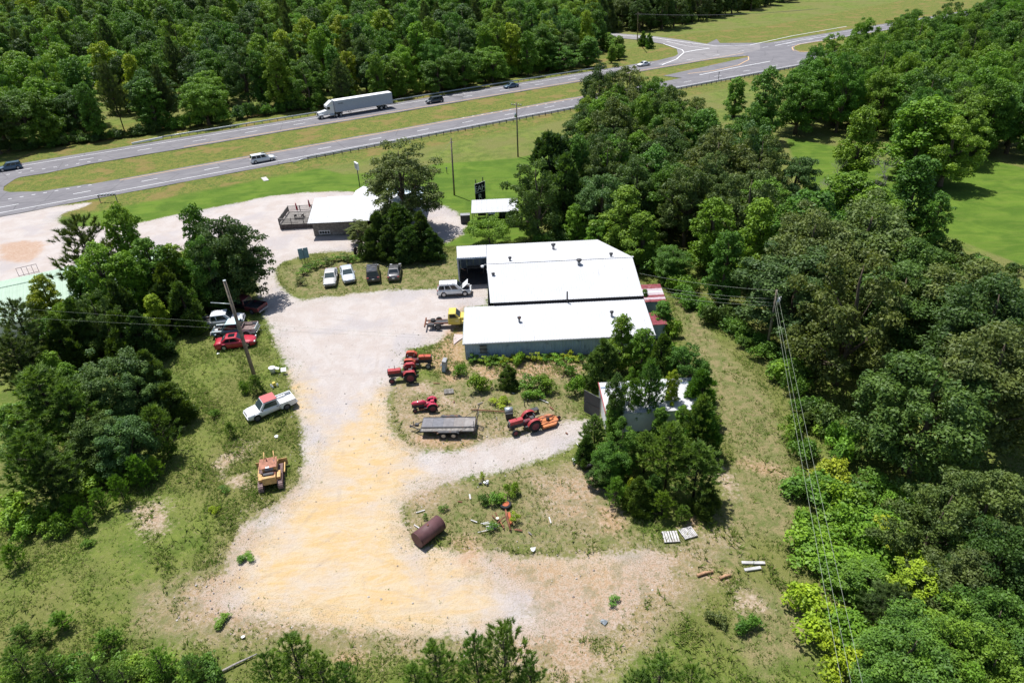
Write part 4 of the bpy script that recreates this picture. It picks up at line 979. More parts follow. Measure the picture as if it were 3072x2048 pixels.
skirt([(1660, 215), (1740, 180), (1800, 150), (1870, 165), (1830, 190)], 20, (3, 7), (1.8, 3.0), ['bright', 'fresh', 'bright'], 'small tree between rail and side road', 'bright small trees by the side road', 'gum')
skirt([(1850, 92), (1960, 92), (2100, 62), (2400, -5), (2560, -45)], 40, (3, 7), (2.2, 3.4), ['dark', 'shade', 'deep'], 'dark undergrowth below the forest above the side road', 'undergrowth above the side road')
skirt([(1925, 135), (1945, 150)], 2, (5, 6), (1.5, 2), ['mid'], 'conical tree on the side road grass island', 'two conical trees on the grass island', 'cedar')
skirt([(1440, 1095), (1600, 1082), (1760, 1075)], 16, (0.6, 1.6), (0.5, 0.9), ['fresh', 'mid', 'yellow'], 'weed at the foot of the shop wall', 'weeds along the shop wall', 'weed_bush', 0.5)
skirt([(560, 985), (430, 1030), (300, 1050)], 16, (0.8, 1.6), (0.8, 1.4), ['fresh', 'mid'], 'weedy bush left of the parked trucks', 'weedy bushes on the bank left of the parked trucks', 'weed_bush', 1.0)
print('TREES', len(PLACED), nn, ns, n3)

# ------------------------------------------------------------------ grass and weeds as real blades
M_BLADE = None
def blade_material():
    b = NB('grass_blades'); f = b.noise(0.8, 3, 0.6); f2 = b.noise(5, 2, 0.6); b.t.nodes.remove(b.b)
    c = b.mix(b.rng(f, 0.38, 0.62), (0.14, 0.235, 0.035), (0.22, 0.29, 0.06)); c = b.mix(b.math('MULTIPLY', b.rng(f2, 0.5, 0.62), 0.7), c, (0.42, 0.36, 0.19))
    d = b.n('ShaderNodeBsdfDiffuse'); t = b.n('ShaderNodeBsdfTranslucent'); b.lk(c, d.inputs[0]); b.lk(c, t.inputs[0])
    mx = b.n('ShaderNodeMixShader'); mx.inputs[0].default_value = 0.5; b.lk(d.outputs[0], mx.inputs[1]); b.lk(t.outputs[0], mx.inputs[2]); b.lk(mx.outputs[0], b.out.inputs[0])
    return b.m
M_BLADE = blade_material()
def grass_field(name, n, bounds, accept, hmin, hmax, label, wd=0.05):
    rng = np.random.default_rng(len(name)); X = rng.uniform(bounds[0], bounds[1], n * 4); Y = rng.uniform(bounds[2], bounds[3], n * 4)
    k = accept(X, Y, rng); X, Y = X[k][:n], Y[k][:n]; m_ = len(X); B = 4
    X = np.repeat(X, B) + rng.normal(size=m_ * B) * 0.07; Y = np.repeat(Y, B) + rng.normal(size=m_ * B) * 0.07
    h = np.repeat(rng.uniform(hmin, hmax, m_), B) * rng.uniform(0.6, 1.1, m_ * B); a = rng.uniform(0, 2 * PI, m_ * B); t = rng.uniform(0, 2 * PI, m_ * B)
    base = np.stack([X, Y, np.full(m_ * B, -0.03)], -1); sd = np.stack([np.cos(a), np.sin(a), np.zeros(m_ * B)], -1) * wd * (0.6 + h[:, None])
    tip = base + np.stack([np.cos(t) * h * 0.8, np.sin(t) * h * 0.8, h * 0.8], -1)
    V = np.stack([base - sd, base + sd, tip], 1).reshape(-1, 3)
    o = link(name, bigmesh(name, V, np.arange(len(V)).reshape(-1, 3), M_BLADE), kind='stuff'); tag(o, label, 'grass')
def patch(X, Y): return np.sin(X * 0.55 + 1.7 * np.sin(Y * 0.33)) * np.sin(Y * 0.47 + 1.3 * np.sin(X * 0.41)) + 0.5 * np.sin(X * 1.9 + Y * 1.3)
def acc_rough(X, Y, rng):
    g = zone('gravel', X, Y); l = zone('lawn', X, Y); d = zone('dry', X, Y); b_ = zone('bare', X, Y)
    p = (g < -0.15) * (l < 0) * (np.clip(0.4 + 0.5 * patch(X, Y), 0.06, 1)) * np.where(d > 0, 0.35, 1) * np.where(b_ > 0, 0.2, 1)
    shop = (X > -6.6) & (X < 15.8) & (Y > 64) & (Y < 89)
    return (rng.uniform(size=X.shape) < p) & ~shop
grass_field('rough_grass', 95000, (-48, 46, 23, 100), acc_rough, 0.07, 0.26, 'rough uncut grass and weeds covering the ground round the yard')
def acc_edge(X, Y, rng):
    g = zone('gravel', X, Y); return (rng.uniform(size=X.shape) < np.where((g > -0.6) & (g < 2.2), 0.5 * np.exp(-np.abs(g) * 1.1), 0.0)) & (Y < 75) | ((g > 0) & (Y < 48) & (rng.uniform(size=X.shape) < 0.006))
grass_field('gravel_weeds', 5000, (-42, 30, 24, 78), acc_edge, 0.04, 0.16, 'sparse small weeds on the rim of the gravel yard')

def acc_weeds(X, Y, rng):
    g = zone('gravel', X, Y); d = zone('dry', X, Y); p = (g < -0.3) * np.clip(patch(X * 0.6 + 9, Y * 0.6), 0, 1) ** 2 * np.where(d > 0, 0.25, 1) * np.where(zone('lawn', X, Y) > 0, 0, 1)
    shop = (X > -6.6) & (X < 15.8) & (Y > 64) & (Y < 89)
    return (rng.uniform(size=X.shape) < p) & ~shop
grass_field('tall_weeds', 9000, (-46, 42, 24, 86), acc_weeds, 0.3, 0.62, 'taller weed tufts scattered through the rough grass', 0.06)
def stones():
    rng = np.random.default_rng(3); n = 9000; X = rng.uniform(-40, 26, n); Y = rng.uniform(25, 75, n); g = zone('gravel', X, Y)
    k = (g > -1.5) & (rng.uniform(size=n) < 0.3 * np.exp(-np.clip(g, 0, 6) * 0.35)); X, Y = X[k], Y[k]; n = len(X); s_ = rng.uniform(0.03, 0.07, n) * rng.choice([1, 1, 1.5], n)
    base = np.array([(math.cos(a), math.sin(a), -0.1) for a in np.linspace(0, 2 * PI, 6)[:-1]] + [(0.1, 0, 0.75)]); V = base[None] * s_[:, None, None] * rng.uniform(0.7, 1.3, (n, 6, 1))
    V[:, :, 0] += X[:, None]; V[:, :, 1] += Y[:, None]; V[:, :, 2] -= 0.02; F = np.array([(i, (i + 1) % 5, 5) for i in range(5)])[None] + (np.arange(n) * 6)[:, None, None]
    b = NB('loose_stone'); b.base(b.mix(b.rng(b.noise(2.0, 2, 0.5), 0.4, 0.6), (0.33, 0.27, 0.23), (0.52, 0.48, 0.45)), 0.9, 0.1)
    o = link('loose_stones', bigmesh('loose_stones', V.reshape(-1, 3), F.reshape(-1, 3), b.m), kind='stuff'); tag(o, 'loose stones scattered over the gravel yard', 'stones')
stones()

# ------------------------------------------------------------------ materials of built things
def white_roof():
    b = NB('white_roof_metal'); o = b.obj()
    st = b.noise(1.1, 5, 0.7, vec=o, stretch=(0, 4.0, 0.35, 1)); bl = b.noise(0.35, 4, 0.65, vec=o)
    c = b.mix(b.rng(bl, 0.35, 0.65), (0.46, 0.465, 0.48), (0.52, 0.52, 0.53))
    c = b.mix(b.math('MULTIPLY', b.rng(st, 0.5, 0.68), b.rng(bl, 0.45, 0.6, 0.15, 0.75)), c, (0.36, 0.36, 0.37))
    c = b.mix(b.math('MULTIPLY', b.rng(b.noise(5, 3, 0.7, vec=o, stretch=(0, 5, 0.6, 1)), 0.62, 0.72), 0.4), c, (0.28, 0.26, 0.25))
    b.base(c, 0.6, 0.3); return b.m
M_WROOF = white_roof()
M_BLUEW = plain('blue_grey_siding', (0.35, 0.42, 0.5), 0.6, 0.3, var=0.1, vscale=1.2, stain=(0.22, 0.27, 0.32), sscale=0.8)
M_REDROOF = plain('faded_red_metal', (0.2, 0.045, 0.055), 0.7, 0.2, var=0.2, stain=(0.3, 0.13, 0.12))
M_BLACK = plain('black_rubber', (0.022, 0.022, 0.024), 0.8, 0.3, var=0.25)
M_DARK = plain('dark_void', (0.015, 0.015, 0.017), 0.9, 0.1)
M_IRON = plain('dark_iron', (0.05, 0.05, 0.055), 0.6, 0.4, var=0.3, stain=(0.14, 0.07, 0.04))
M_RUST = plain('rusted_iron', (0.17, 0.07, 0.045), 0.85, 0.2, var=0.35, vscale=5, stain=(0.28, 0.13, 0.07))
M_GALV = plain('galvanised_steel', (0.42, 0.45, 0.46), 0.45, 0.5, 0.6, var=0.12)
M_GREY = plain('grey_metal', (0.3, 0.3, 0.31), 0.6, 0.4, var=0.2)
M_WOODG = plain('weathered_grey_wood', (0.2, 0.185, 0.17), 0.9, 0.1, var=0.3, vscale=4, stain=(0.3, 0.28, 0.26))
M_WOODP = plain('pale_weathered_wood', (0.5, 0.48, 0.47), 0.9, 0.1, var=0.15, vscale=5, stain=(0.36, 0.33, 0.31))
M_WHITE = plain('white_plastic', (0.75, 0.75, 0.76), 0.5, 0.4, var=0.05)
M_POLE = plain('creosoted_pole', (0.2, 0.165, 0.13), 0.9, 0.1, var=0.3, vscale=3, stain=(0.24, 0.2, 0.16))
M_GREENR = plain('pale_green_roof', (0.33, 0.43, 0.33), 0.6, 0.3, var=0.05, vscale=0.8)
M_GLASS = None
def glass(name, c, rough=0.08):
    b = NB(name); b.base(c, rough, 0.45); b.b.inputs['Coat Weight'].default_value = 0.1; b.b.inputs['Coat Roughness'].default_value = 0.03; return b.m
M_GLASS = glass('tinted_car_glass', (0.012, 0.018, 0.022)); M_GLASSP = glass('pale_windscreen_glass', (0.035, 0.055, 0.06), 0.1)
M_LAMPR = paint('red_lens', (0.35, 0.02, 0.02), coat=0.8); M_LAMPW = paint('clear_lens', (0.55, 0.56, 0.58), coat=1.0)
M_CHROME = plain('chrome', (0.6, 0.6, 0.6), 0.2, 0.5, 0.9, var=0.05)
M_RIM = plain('alloy_rim', (0.45, 0.45, 0.46), 0.4, 0.5, 0.6, var=0.1); M_RIMD = plain('dark_rim', (0.09, 0.09, 0.095), 0.6, 0.4, var=0.2)
M_CLOTHR = plain('red_canvas', (0.4, 0.02, 0.04), 0.8, 0.2)

# ------------------------------------------------------------------ white metal shop
def ribbed(p00, p10, p11, p01, ribs=3, hgt=0.022):
    """metal sheet from eave edge p00-p10 to ridge edge p01-p11, ribs run up the slope"""
    a, b_, c, d = map(Vector, (p00, p10, p11, p01)); nrm = (b_ - a).cross(d - a).normalized()
    us = [0.0]; hs = [0.0]
    for k in range(ribs):
        u = (k + 0.5) / ribs
        for du, h in ((-0.07, 0), (-0.035, hgt), (0.035, hgt), (0.07, 0)): us.append(u + du); hs.append(h)
    us.append(1.0); hs.append(0.0); vs = []
    for u, h in zip(us, hs): vs += [a.lerp(b_, u) + nrm * h, d.lerp(c, u) + nrm * h]
    return MB().add(vs, [(2 * i, 2 * i + 2, 2 * i + 3, 2 * i + 1) for i in range(len(us) - 1)])
def roof_sheets(parent, xa, xb, xa2, xb2, y0, z0, y1, z1, mat, name='roof_sheet', wd=0.92, thick=0.05):
    n = max(1, int(round((xb - xa) / wd)))
    for i in range(n):
        j = random.uniform(-0.004, 0.004); t0, t1 = i / n, (i + 1) / n
        e0, e1, f0, f1 = xa + (xb - xa) * t0 + 0.006, xa + (xb - xa) * t1 - 0.006, xa2 + (xb2 - xa2) * t0 + 0.006, xa2 + (xb2 - xa2) * t1 - 0.006
        ribbed((e0, y0, z0 + j), (e1, y0, z0 + j), (f1, y1, z1 + j), (f0, y1, z1 + j)).build(name, mat, parent)
    s = MB()   # deck under the sheets
    s.add([(xa + .03, y0 + .03, z0 - thick), (xb - .03, y0 + .03, z0 - thick), (xb2 - .03, y1, z1 - thick), (xa2 + .03, y1, z1 - thick),
           (xa + .03, y0 + .03, z0 - .012), (xb - .03, y0 + .03, z0 - .012), (xb2 - .03, y1, z1 - .012), (xa2 + .03, y1, z1 - .012)],
          [(3, 2, 1, 0), (4, 5, 6, 7), (0, 1, 5, 4), (1, 2, 6, 5), (2, 3, 7, 6), (3, 0, 4, 7)])
    s.build('roof_deck', M_WROOF, parent)
shop = thing('metal_shop', (0, 0, 0), 0, 'long white roofed metal workshop with blue grey walls and an open bay', 'workshop')
# roofs: low front lean-to, main slope, back slope with canopy bay
roof_sheets(shop, -5.35, 15.75, -5.35, 15.75, 63.95, 2.2, 71.0, 2.92, M_WROOF)
roof_sheets(shop, -2.35, 15.75, -2.75, 15.75, 71.15, 3.25, 79.2, 4.6, M_WROOF)
roof_sheets(shop, -2.75, 15.75, -2.9, 12.6, 79.28, 4.6, 88.3, 3.3, M_WROOF)
roof_sheets(shop, -6.7, -2.82, -7.1, -2.95, 82.7, 4.02, 88.3, 3.3, M_WROOF)
MB().box((6.7, 79.22, 4.635), (18.4, 0.3, 0.03)).build('ridge_cap', M_WROOF, shop)
MB().box((6.9, 71.08, 3.02), (17.7, 0.14, 0.34)).build('roof_step_dark_gap', M_DARK, shop)  # darkness of the gap below the upper eave, painted as a near-black strip
def siding(name, parent, ax, fixed, a, c, z0, z1a, z1b, mat, wd=0.9, face=-1):
    """ribbed wall panels along x (ax='x') or y"""
    n = max(1, int(round(abs(c - a) / wd)))
    for i in range(n):
        t0, t1 = i / n, (i + 1) / n; p0, p1 = a + (c - a) * t0 + 0.004, a + (c - a) * t1 - 0.004; h0, h1 = z1a + (z1b - z1a) * t0, z1a + (z1b - z1a) * t1
        if ax == 'x': q = [(p0, fixed, z0), (p1, fixed, z0), (p1, fixed, h1), (p0, fixed, h0)]
        else: q = [(fixed, p1, z0), (fixed, p0, z0), (fixed, p0, h0), (fixed, p1, h1)]
        if face > 0: q = [q[1], q[0], q[3], q[2]]
        ribbed(*q, ribs=3, hgt=0.03).build(name, mat, parent)
siding('wall_panel', shop, 'x', 64.2, -5.2, 15.6, -0.1, 2.12, 2.12, M_BLUEW)
siding('wall_panel', shop, 'y', -5.22, 64.2, 70.9, -0.1, 2.12, 2.82, M_BLUEW)
siding('wall_panel', shop, 'y', -2.6, 71.2, 79.2, -0.1, 3.18, 4.5, M_BLUEW, 0.9)
siding('wall_panel', shop, 'y', -2.6, 79.2, 82.8, -0.1, 4.5, 3.95, M_BLUEW, 0.9)
siding('wall_panel', shop, 'y', 15.6, 64.2, 71.0, -0.1, 2.12, 2.85, M_BLUEW, 0.9, 1)
siding('wall_panel', shop, 'y', 15.6, 71.2, 79.2, -0.1, 3.18, 4.5, M_BLUEW, 0.9, 1)
siding('wall_panel', shop, 'y', -6.75, 82.9, 88.1, -0.1, 3.95, 3.2, M_BLUEW, 0.9)
siding('wall_panel', shop, 'x', 88.15, -6.75, 12.5, -0.1, 3.2, 3.2, M_BLUEW, 0.9, 1)
MB().add([(15.58, 79.2, -.1), (12.5, 88.1, -.1), (12.5, 88.1, 3.2), (15.58, 79.2, 4.5)], [(0, 1, 2, 3)]).build('side_wall', M_BLUEW, shop)
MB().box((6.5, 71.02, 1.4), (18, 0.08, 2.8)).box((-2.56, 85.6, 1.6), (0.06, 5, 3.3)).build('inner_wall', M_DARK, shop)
MB().box((-6.66, 82.85, 1.95), (0.16, 0.16, 3.95)).build('bay_post', M_GREY, shop)
MB().box((-2.72, 82.85, 1.95), (0.14, 0.14, 3.95)).build('bay_post', M_GREY, shop)
MB().box((-4.75, 82.72, 3.9), (4.1, 0.08, 0.16)).build('bay_header', M_BLUEW, shop)
MB().box((-4.7, 85.4, 0.02), (4.0, 5.2, 0.06)).build('bay_floor', M_IRON, shop)
MB().box((-3.2, 63.93 + 0.2, 1.3), (0.75, 0.06, 0.95)).build('boarded_window', M_WOODG, shop)
MB().box((-3.2, 64.07, 1.3), (0.85, 0.05, 0.06)).box((-3.2, 64.07, 1.78), (0.9, 0.05, 0.06)).box((-3.2, 64.07, 0.82), (0.9, 0.05, 0.06)).build('window_frame', M_IRON, shop)
MB().box((5.2, 63.9, 2.12), (21.2, 0.05, 0.14)).build('eave_trim', M_WROOF, shop)
MB().box((-5.4, 67.4, 2.5), (0.06, 7.2, 0.1), rx=0.1).build('gable_trim', M_GALV, shop)
for px, py, z, r in [(1530, 782, 4.5, .22), (1660, 742, 4.1, .3), (1737, 789, 4.6, .34), (1833, 770, 4.5, .24), (1480, 830, 4.0, .22), (1558, 962, 2.7, .22), (1835, 945, 2.75, .22)]:
    p = G(px, py, z)
    v = MB().cyl((p.x, p.y, z + 0.05), r * 0.55, 0.5, 12).build('roof_vent', M_GREY, shop)
    MB().tube([(p.x, p.y, z + .28), (p.x, p.y, z + .36), (p.x, p.y, z + .5), (p.x, p.y, z + .58)], [r * .7, r, r, r * .35], 12).build('vent_cap', M_IRON, v)
p = G(1704, 917, 3.0); MB().cyl((p.x, 71.0, 3.6), 0.09, 1.5, 10).build('stove_pipe', M_IRON, shop)
# light and basket on the bay wall
MB().tube([(-2.7, 81.3, 3.5), (-3.1, 81.2, 3.6), (-3.35, 81.2, 3.45)], 0.03, 6).cyl((-3.4, 81.2, 3.35), 0.2, 0.22, 12).build('yard_light', M_WHITE, shop)
MB().box((-2.78, 80.6, 3.0), (0.05, 0.7, 0.45)).build('meter_board', M_WHITE, shop)
# things inside the bay
bx = thing('workbench', (-4.6, 86.6, 0), 0, 'cluttered workbench in the darkness of the open bay', 'workbench')
MB().box((0, 0, 0.85), (2.4, 0.7, 0.06)).build('bench_top', M_WOODG, bx)
for x in (-1.1, 1.1):
    for y in (-0.3, 0.3): MB().box((x, y, 0.41), (0.08, 0.08, 0.82)).build('leg', M_WOODG, bx)
# red roofed sheds on the right
def shed(x0, x1, y0, y1, zf, zb, mats, label):
    t = thing('lean_to_shed', ((x0 + x1) / 2, (y0 + y1) / 2, 0), 0, label, 'shed'); hx, hy = (x1 - x0) / 2, (y1 - y0) / 2; n = len(mats)
    for i, mt in enumerate(mats):
        ya, yb = -hy + 2 * hy * i / n, -hy + 2 * hy * (i + 1) / n; za, zb_ = zf + (zb - zf) * i / n, zf + (zb - zf) * (i + 1) / n
        ribbed((-hx, ya + .01, za), (hx, ya + .01, za), (hx, yb - .01, zb_), (-hx, yb - .01, zb_), 2, 0.02).build('roof_sheet', mt, t)
        MB().add([(-hx, ya + .01, za - .03), (hx, ya + .01, za - .03), (hx, yb, zb_ - .03), (-hx, yb, zb_ - .03)], [(3, 2, 1, 0)]).build('roof_underside', M_GREY, t)
    MB().box((0, -hy + .25, zf / 2 - .04), (2 * hx - .3, .05, zf - .1)).build('front_wall', M_BLUEW, t)
    MB().box((hx - .15, 0, zf / 2 - .1), (.05, 2 * hy - .5, zf - .25)).build('side_wall', M_BLUEW, t)
M_REDP = plain('pale_streaked_metal', (0.42, 0.33, 0.36), 0.6, 0.3, var=0.08)
shed(15.95, 18.6, 71.5, 75.3, 2.2, 2.6, [M_REDROOF, M_REDP, M_REDROOF, M_REDP, M_WROOF, M_REDP, M_REDROOF, M_REDROOF], 'small shed with red and white striped roof against the shop end wall')
shed(15.95, 17.6, 66.4, 68.9, 2.0, 2.2, [M_REDROOF] * 4, 'little shed with plain dark red roof at the near end of the shop')

# ------------------------------------------------------------------ bar building
bar = thing('bar_building', (0, 0, 0), 0, 'weathered plank bar with wide white metal roof beside the gravel lot', 'building')
roof_sheets(bar, -31.1, -15.2, -31.9, -15.6, 101.6, 2.65, 111.0, 3.5, M_WROOF, wd=1.0)
roof_sheets(bar, -30.6, -22.0, -30.2, -22.0, 111.1, 3.4, 113.2, 2.9, M_WROOF, wd=1.1)
n = 44
for i in range(n):
    x = -30.7 + 8.2 * (i + 0.5) / n
    MB().box((x, 102.8 + random.uniform(-.012, .012), 1.25), (8.2 / n - .014, .03, 2.55)).build('wall_plank', M_WOODG, bar)
MB().box((-26.6, 102.85, 1.25), (8.2, .04, 2.5)).box((-19.0, 105.5, 1.25), (7.0, .05, 2.6)).box((-30.72, 107, 1.4), (.06, 8.3, 2.8)).box((-22.5, 104.2, 1.2), (.06, 2.7, 2.4)).build('wall_backing', M_DARK, bar)
MB().add([(-30.95, 101.8, 2.55), (-30.95, 103.6, 2.7), (-30.95, 101.9, 1.5)], [(0, 1, 2)]).build('eave_bracket', M_WOODG, bar)
for x in (-20.3, -18.0, -15.6): MB().box((x, 102.4, 1.3), (.12, .12, 2.6)).build('porch_post', M_WOODG, bar)
MB().box((-19.4, 102.4, 1.0), (6.0, .06, .08)).box((-19.4, 102.4, .5), (6.0, .06, .08)).build('porch_rail', M_WOODG, bar)
wf = MB().box((-29.0, 102.74, .62), (1.75, .05, .62)).build('window', M_WHITE, bar)
for i in range(4): MB().box((-29.62 + .415 * i, 102.7, .62), (.33, .03, .42)).build('pane', M_GLASS, wf)
lb = thing('blue_roof_wing', (-16.6, 111.8, 0), 0, 'low wing with pale blue roof behind the pecan tree', 'building')
for i in range(5): ribbed((-4 + i * 1.35, -3.6, 2.6), (-2.67 + i * 1.35, -3.6, 2.6), (-2.67 + i * 1.35, 3.4, 3.2), (-4 + i * 1.35, 3.4, 3.2), 3).build('roof_sheet', plain('pale_blue_roof', (0.5, 0.6, 0.68), 0.5, 0.4, var=0.05), lb)
MB().box((-.7, 0, 1.25), (6.2, 6.4, 2.5)).build('walls', M_BLUEW, lb)
tent = thing('canopy_tent', (-24.4, 115.6, 0), 0, 'white peaked canopy tent standing behind the bar roof', 'tent')
MB().add([(-1.9, -1.9, 2.3), (1.9, -1.9, 2.3), (1.9, 1.9, 2.3), (-1.9, 1.9, 2.3), (0, 0, 3.7)], [(0, 1, 4), (1, 2, 4), (2, 3, 4), (3, 0, 4)]).build('canopy', M_WHITE, tent)
for x in (-1.8, 1.8):
    for y in (-1.8, 1.8): MB().cyl((x, y, 1.15), .03, 2.3, 6).build('leg', M_GALV, tent)
deck = thing('timber_deck', (-34.2, 109.6, 0), 0, 'raised timber deck with baluster railing on the left of the bar', 'deck')
DX, DY = 3.0, 3.0
for i in range(16): MB().box((0, -DY + (i + .5) * .375, .78), (6.0, .35, .045)).build('deck_board', M_WOODG, deck)
MB().box((0, -DY, .38), (6.0, .06, .74)).box((-DX, 0, .38), (.06, 6.0, .74)).box((0, DY, .38), (6.0, .06, .74)).build('skirting', plain('dark_skirting', (.1, .085, .08), .9, .1, var=.3), deck)
for a, c in (((-DX, -DY), (DX, -DY)), ((-DX, -DY), (-DX, DY)), ((-DX, DY), (DX, DY))):
    L = math.hypot(c[0] - a[0], c[1] - a[1]); ang = math.atan2(c[1] - a[1], c[0] - a[0]); mx_, my_ = (a[0] + c[0]) / 2, (a[1] + c[1]) / 2
    MB().box((mx_, my_, 1.78), (L, .11, .05), rz=ang).box((mx_, my_, .98), (L, .05, .08), rz=ang).build('handrail', M_WOODG, deck)
    bm_ = MB()
    for k in range(int(L / .14)):
        t = (k + .5) / int(L / .14); bm_.box((a[0] + (c[0] - a[0]) * t, a[1] + (c[1] - a[1]) * t, 1.38), (.04, .04, .78), rz=ang)
    bm_.build('balusters', M_WOODG, deck, kind='stuff')
    for k in range(4):
        t = k / 3; MB().box((a[0] + (c[0] - a[0]) * t, a[1] + (c[1] - a[1]) * t, 1.3), (.1, .1, 1.1)).build('rail_post', M_WOODG, deck)
for x, y, l in ((-0.7, .6, 'closed red parasol nearer the deck corner'), (1.1, 2.0, 'closed red parasol at the back of the deck')):
    u = thing('parasol', (-34.2 + x, 109.6 + y, .8), 0, l, 'parasol'); u.rotation_euler = (0, -.05, 0)
    MB().cyl((0, 0, 1.1), .025, 2.2, 6).build('pole', M_WOODG, u)
    MB().tube([(0, 0, 1.0), (0, 0, 1.3), (0, 0, 2.1), (0, 0, 2.35)], [.1, .17, .1, .02], 8).build('folded_canopy', M_CLOTHR, u)
pt = thing('picnic_table', (-34.6, 109.4, .8), 0, 'wooden picnic table on the deck beside the parasols', 'table')
MB().box((0, 0, .72), (1.7, .75, .05)).build('tabletop', M_WOODG, pt)
for y in (-.65, .65): MB().box((0, y, .42), (1.7, .28, .04)).build('bench', M_WOODG, pt)
for x in (-.6, .6): MB().box((x, 0, .36), (.08, 1.3, .7)).build('leg', M_WOODG, pt)

# ------------------------------------------------------------------ carport, sign and odds beside it
cpt = thing('metal_carport', (-1.75, 105.9, 0), 0.0, 'open metal carport with white roof and slim green posts on the lawn', 'carport')
for i in range(9):
    x = -3.75 + i * .835; ribbed((x, -2.5, 2.4), (x + .82, -2.5, 2.4), (x + .82, 1.9, 2.95), (x, 1.9, 2.95), 3).build('roof_sheet', M_WROOF, cpt)
    ribbed((x + .82, 2.7, 2.7), (x, 2.7, 2.7), (x, 1.92, 2.95), (x + .82, 1.92, 2.95), 3).build('roof_sheet', M_WROOF, cpt)
MB().box((0, -2.5, 2.34), (7.5, .08, .1)).box((0, 2.65, 2.62), (7.5, .08, .1)).build('eave_beam', M_GALV, cpt)
for x in (-3.6, -1.2, 1.2, 3.6):
    MB().box((x, -2.4, 1.2), (.08, .08, 2.4)).build('post', M_IRON, cpt); MB().box((x, 2.55, 1.3), (.08, .08, 2.6)).build('post', M_IRON, cpt)
MB().box((0, 2.5, 1.0), (7.2, .04, .06)).box((0, 2.5, .5), (7.2, .04, .06)).build('back_rail', M_WOODG, cpt)
for i in range(22): MB().box((-3.5 + i * .33, 2.5, .55), (.06, .03, 1.1)).build('picket', M_WOODG, cpt)
for x, y, w_, h_, c_, l in ((-2.2, 1.2, 1.2, .9, M_IRON, 'dark barbecue smoker under the left of the carport'), (-.6, .9, 1.1, 1.0, M_GALV, 'grey steel cabinet in the middle of the carport'), (1.9, 1.4, 2.6, 2.0, M_DARK, 'black covered stall at the right end of the carport')):
    t = thing('smoker' if 'smoker' in l else 'cabinet' if 'cabinet' in l else 'covered_stall', (-1.75 + x, 105.9 + y, 0), 0, l, 'smoker' if 'smoker' in l else 'cabinet' if 'cabinet' in l else 'stall')
    if 'smoker' in l:
        MB().cyl((0, 0, .9), .38, 1.3, 14, 'X').build('drum', c_, t); MB().cyl((.5, 0, 1.5), .06, .6, 8).build('chimney', c_, t)
        for xx in (-.5, .5): MB().box((xx, 0, .3), (.06, .5, .6)).build('leg', c_, t)
    else:
        bevel(MB().box((0, 0, h_ / 2), (w_, .9, h_)).build('body', c_, t), .04); MB().box((0, -.47, h_ * .55), (w_ * .8, .03, h_ * .7)).build('front', M_IRON, t)
M_LETTER = plain('pale_sign_letters', (0.55, 0.55, 0.55), 0.6, 0.3)
def letters(txt, parent, loc, size, rot, mat, ext=0.02, name='lettering'):
    cu = bpy.data.curves.new(name, 'FONT'); cu.body = txt; cu.size = size; cu.extrude = ext; cu.align_x = 'CENTER'
    tmp = bpy.data.objects.new(name, cu); COL.objects.link(tmp); dg = bpy.context.evaluated_depsgraph_get()
    me = bpy.data.meshes.new_from_object(tmp.evaluated_get(dg)); bpy.data.objects.remove(tmp); me.materials.clear(); me.materials.append(mat)
    return link(name, me, parent, loc=loc, rot=rot)
sg = thing('letter_sign', (-4.2, 112.6, 0), 0.75, 'black lettered roadside sign board standing behind the carport', 'sign')
for x in (-.8, .8): MB().box((x, .06, 2.5), (.12, .1, 5.0)).build('post', M_IRON, sg)
MB().box((0, 0, 2.75), (2.3, .06, 3.1)).build('board', M_DARK, sg)
MB().box((0, -.04, 4.28), (2.34, .05, .05)).box((-1.15, -.04, 3.5), (.06, .05, 1.6)).box((1.15, -.04, 3.5), (.06, .05, 1.6)).box((0, -.04, 2.7), (2.34, .05, .06)).build('border_trim', M_LETTER, sg)
letters('EAH', sg, (0, -.05, 2.95), 1.35, (PI / 2, 0, 0), M_LETTER); letters('R', sg, (-.1, -.05, 1.45), 1.35, (PI / 2, 0, 0), M_LETTER)
bb = thing('bin_store', (G(1397, 668)[0], G(1397, 668)[1], 0), 0, 'dark slatted bin store beside the carport and the turning circle', 'bin')
bevel(MB().box((0, 0, .7), (1.5, .9, 1.4)).build('body', M_IRON, bb), .03)
for i in range(5): MB().box((0, -.42 + i * .21, 1.43), (1.56, .18, .035)).build('lid_slat', M_GREY, bb)
bs = thing('blue_signboard', (*G(917, 792)[:2], 0), 0.35, 'two panel blue grey signboard on posts at the bend of the drive', 'sign')
for x in (-.42, 0, .42): MB().box((x, .04, 1.1), (.07, .07, 2.2)).build('post', M_IRON, bs)
M_SB = plain('blue_sign_panel', (0.2, 0.31, 0.38), 0.6, 0.3)
for x in (-.37, .37): MB().box((x, 0, 1.7), (.68, .05, 1.6)).build('panel', M_SB, bs)
cr8 = thing('log_crate', (*G(1078, 768)[:2], 0), 0.05, 'dark open crate of split firewood at the edge of the bar forecourt', 'crate')
for x in (-.6, .6): MB().box((x, 0, .65), (.06, 1.1, 1.3)).build('side_panel', M_IRON, cr8)
MB().box((0, .5, .65), (1.2, .05, 1.3)).box((0, 0, .08), (1.2, 1.0, .06)).build('frame', M_IRON, cr8)
for i in range(14): MB().tube([(random.uniform(-.45, .45), -.45, .25 + .075 * i), (random.uniform(-.45, .45), .42, .25 + .075 * i)], .075, 7).build('log', plain('cut_logs', (.42, .34, .25), .9, .1, var=.3), cr8)
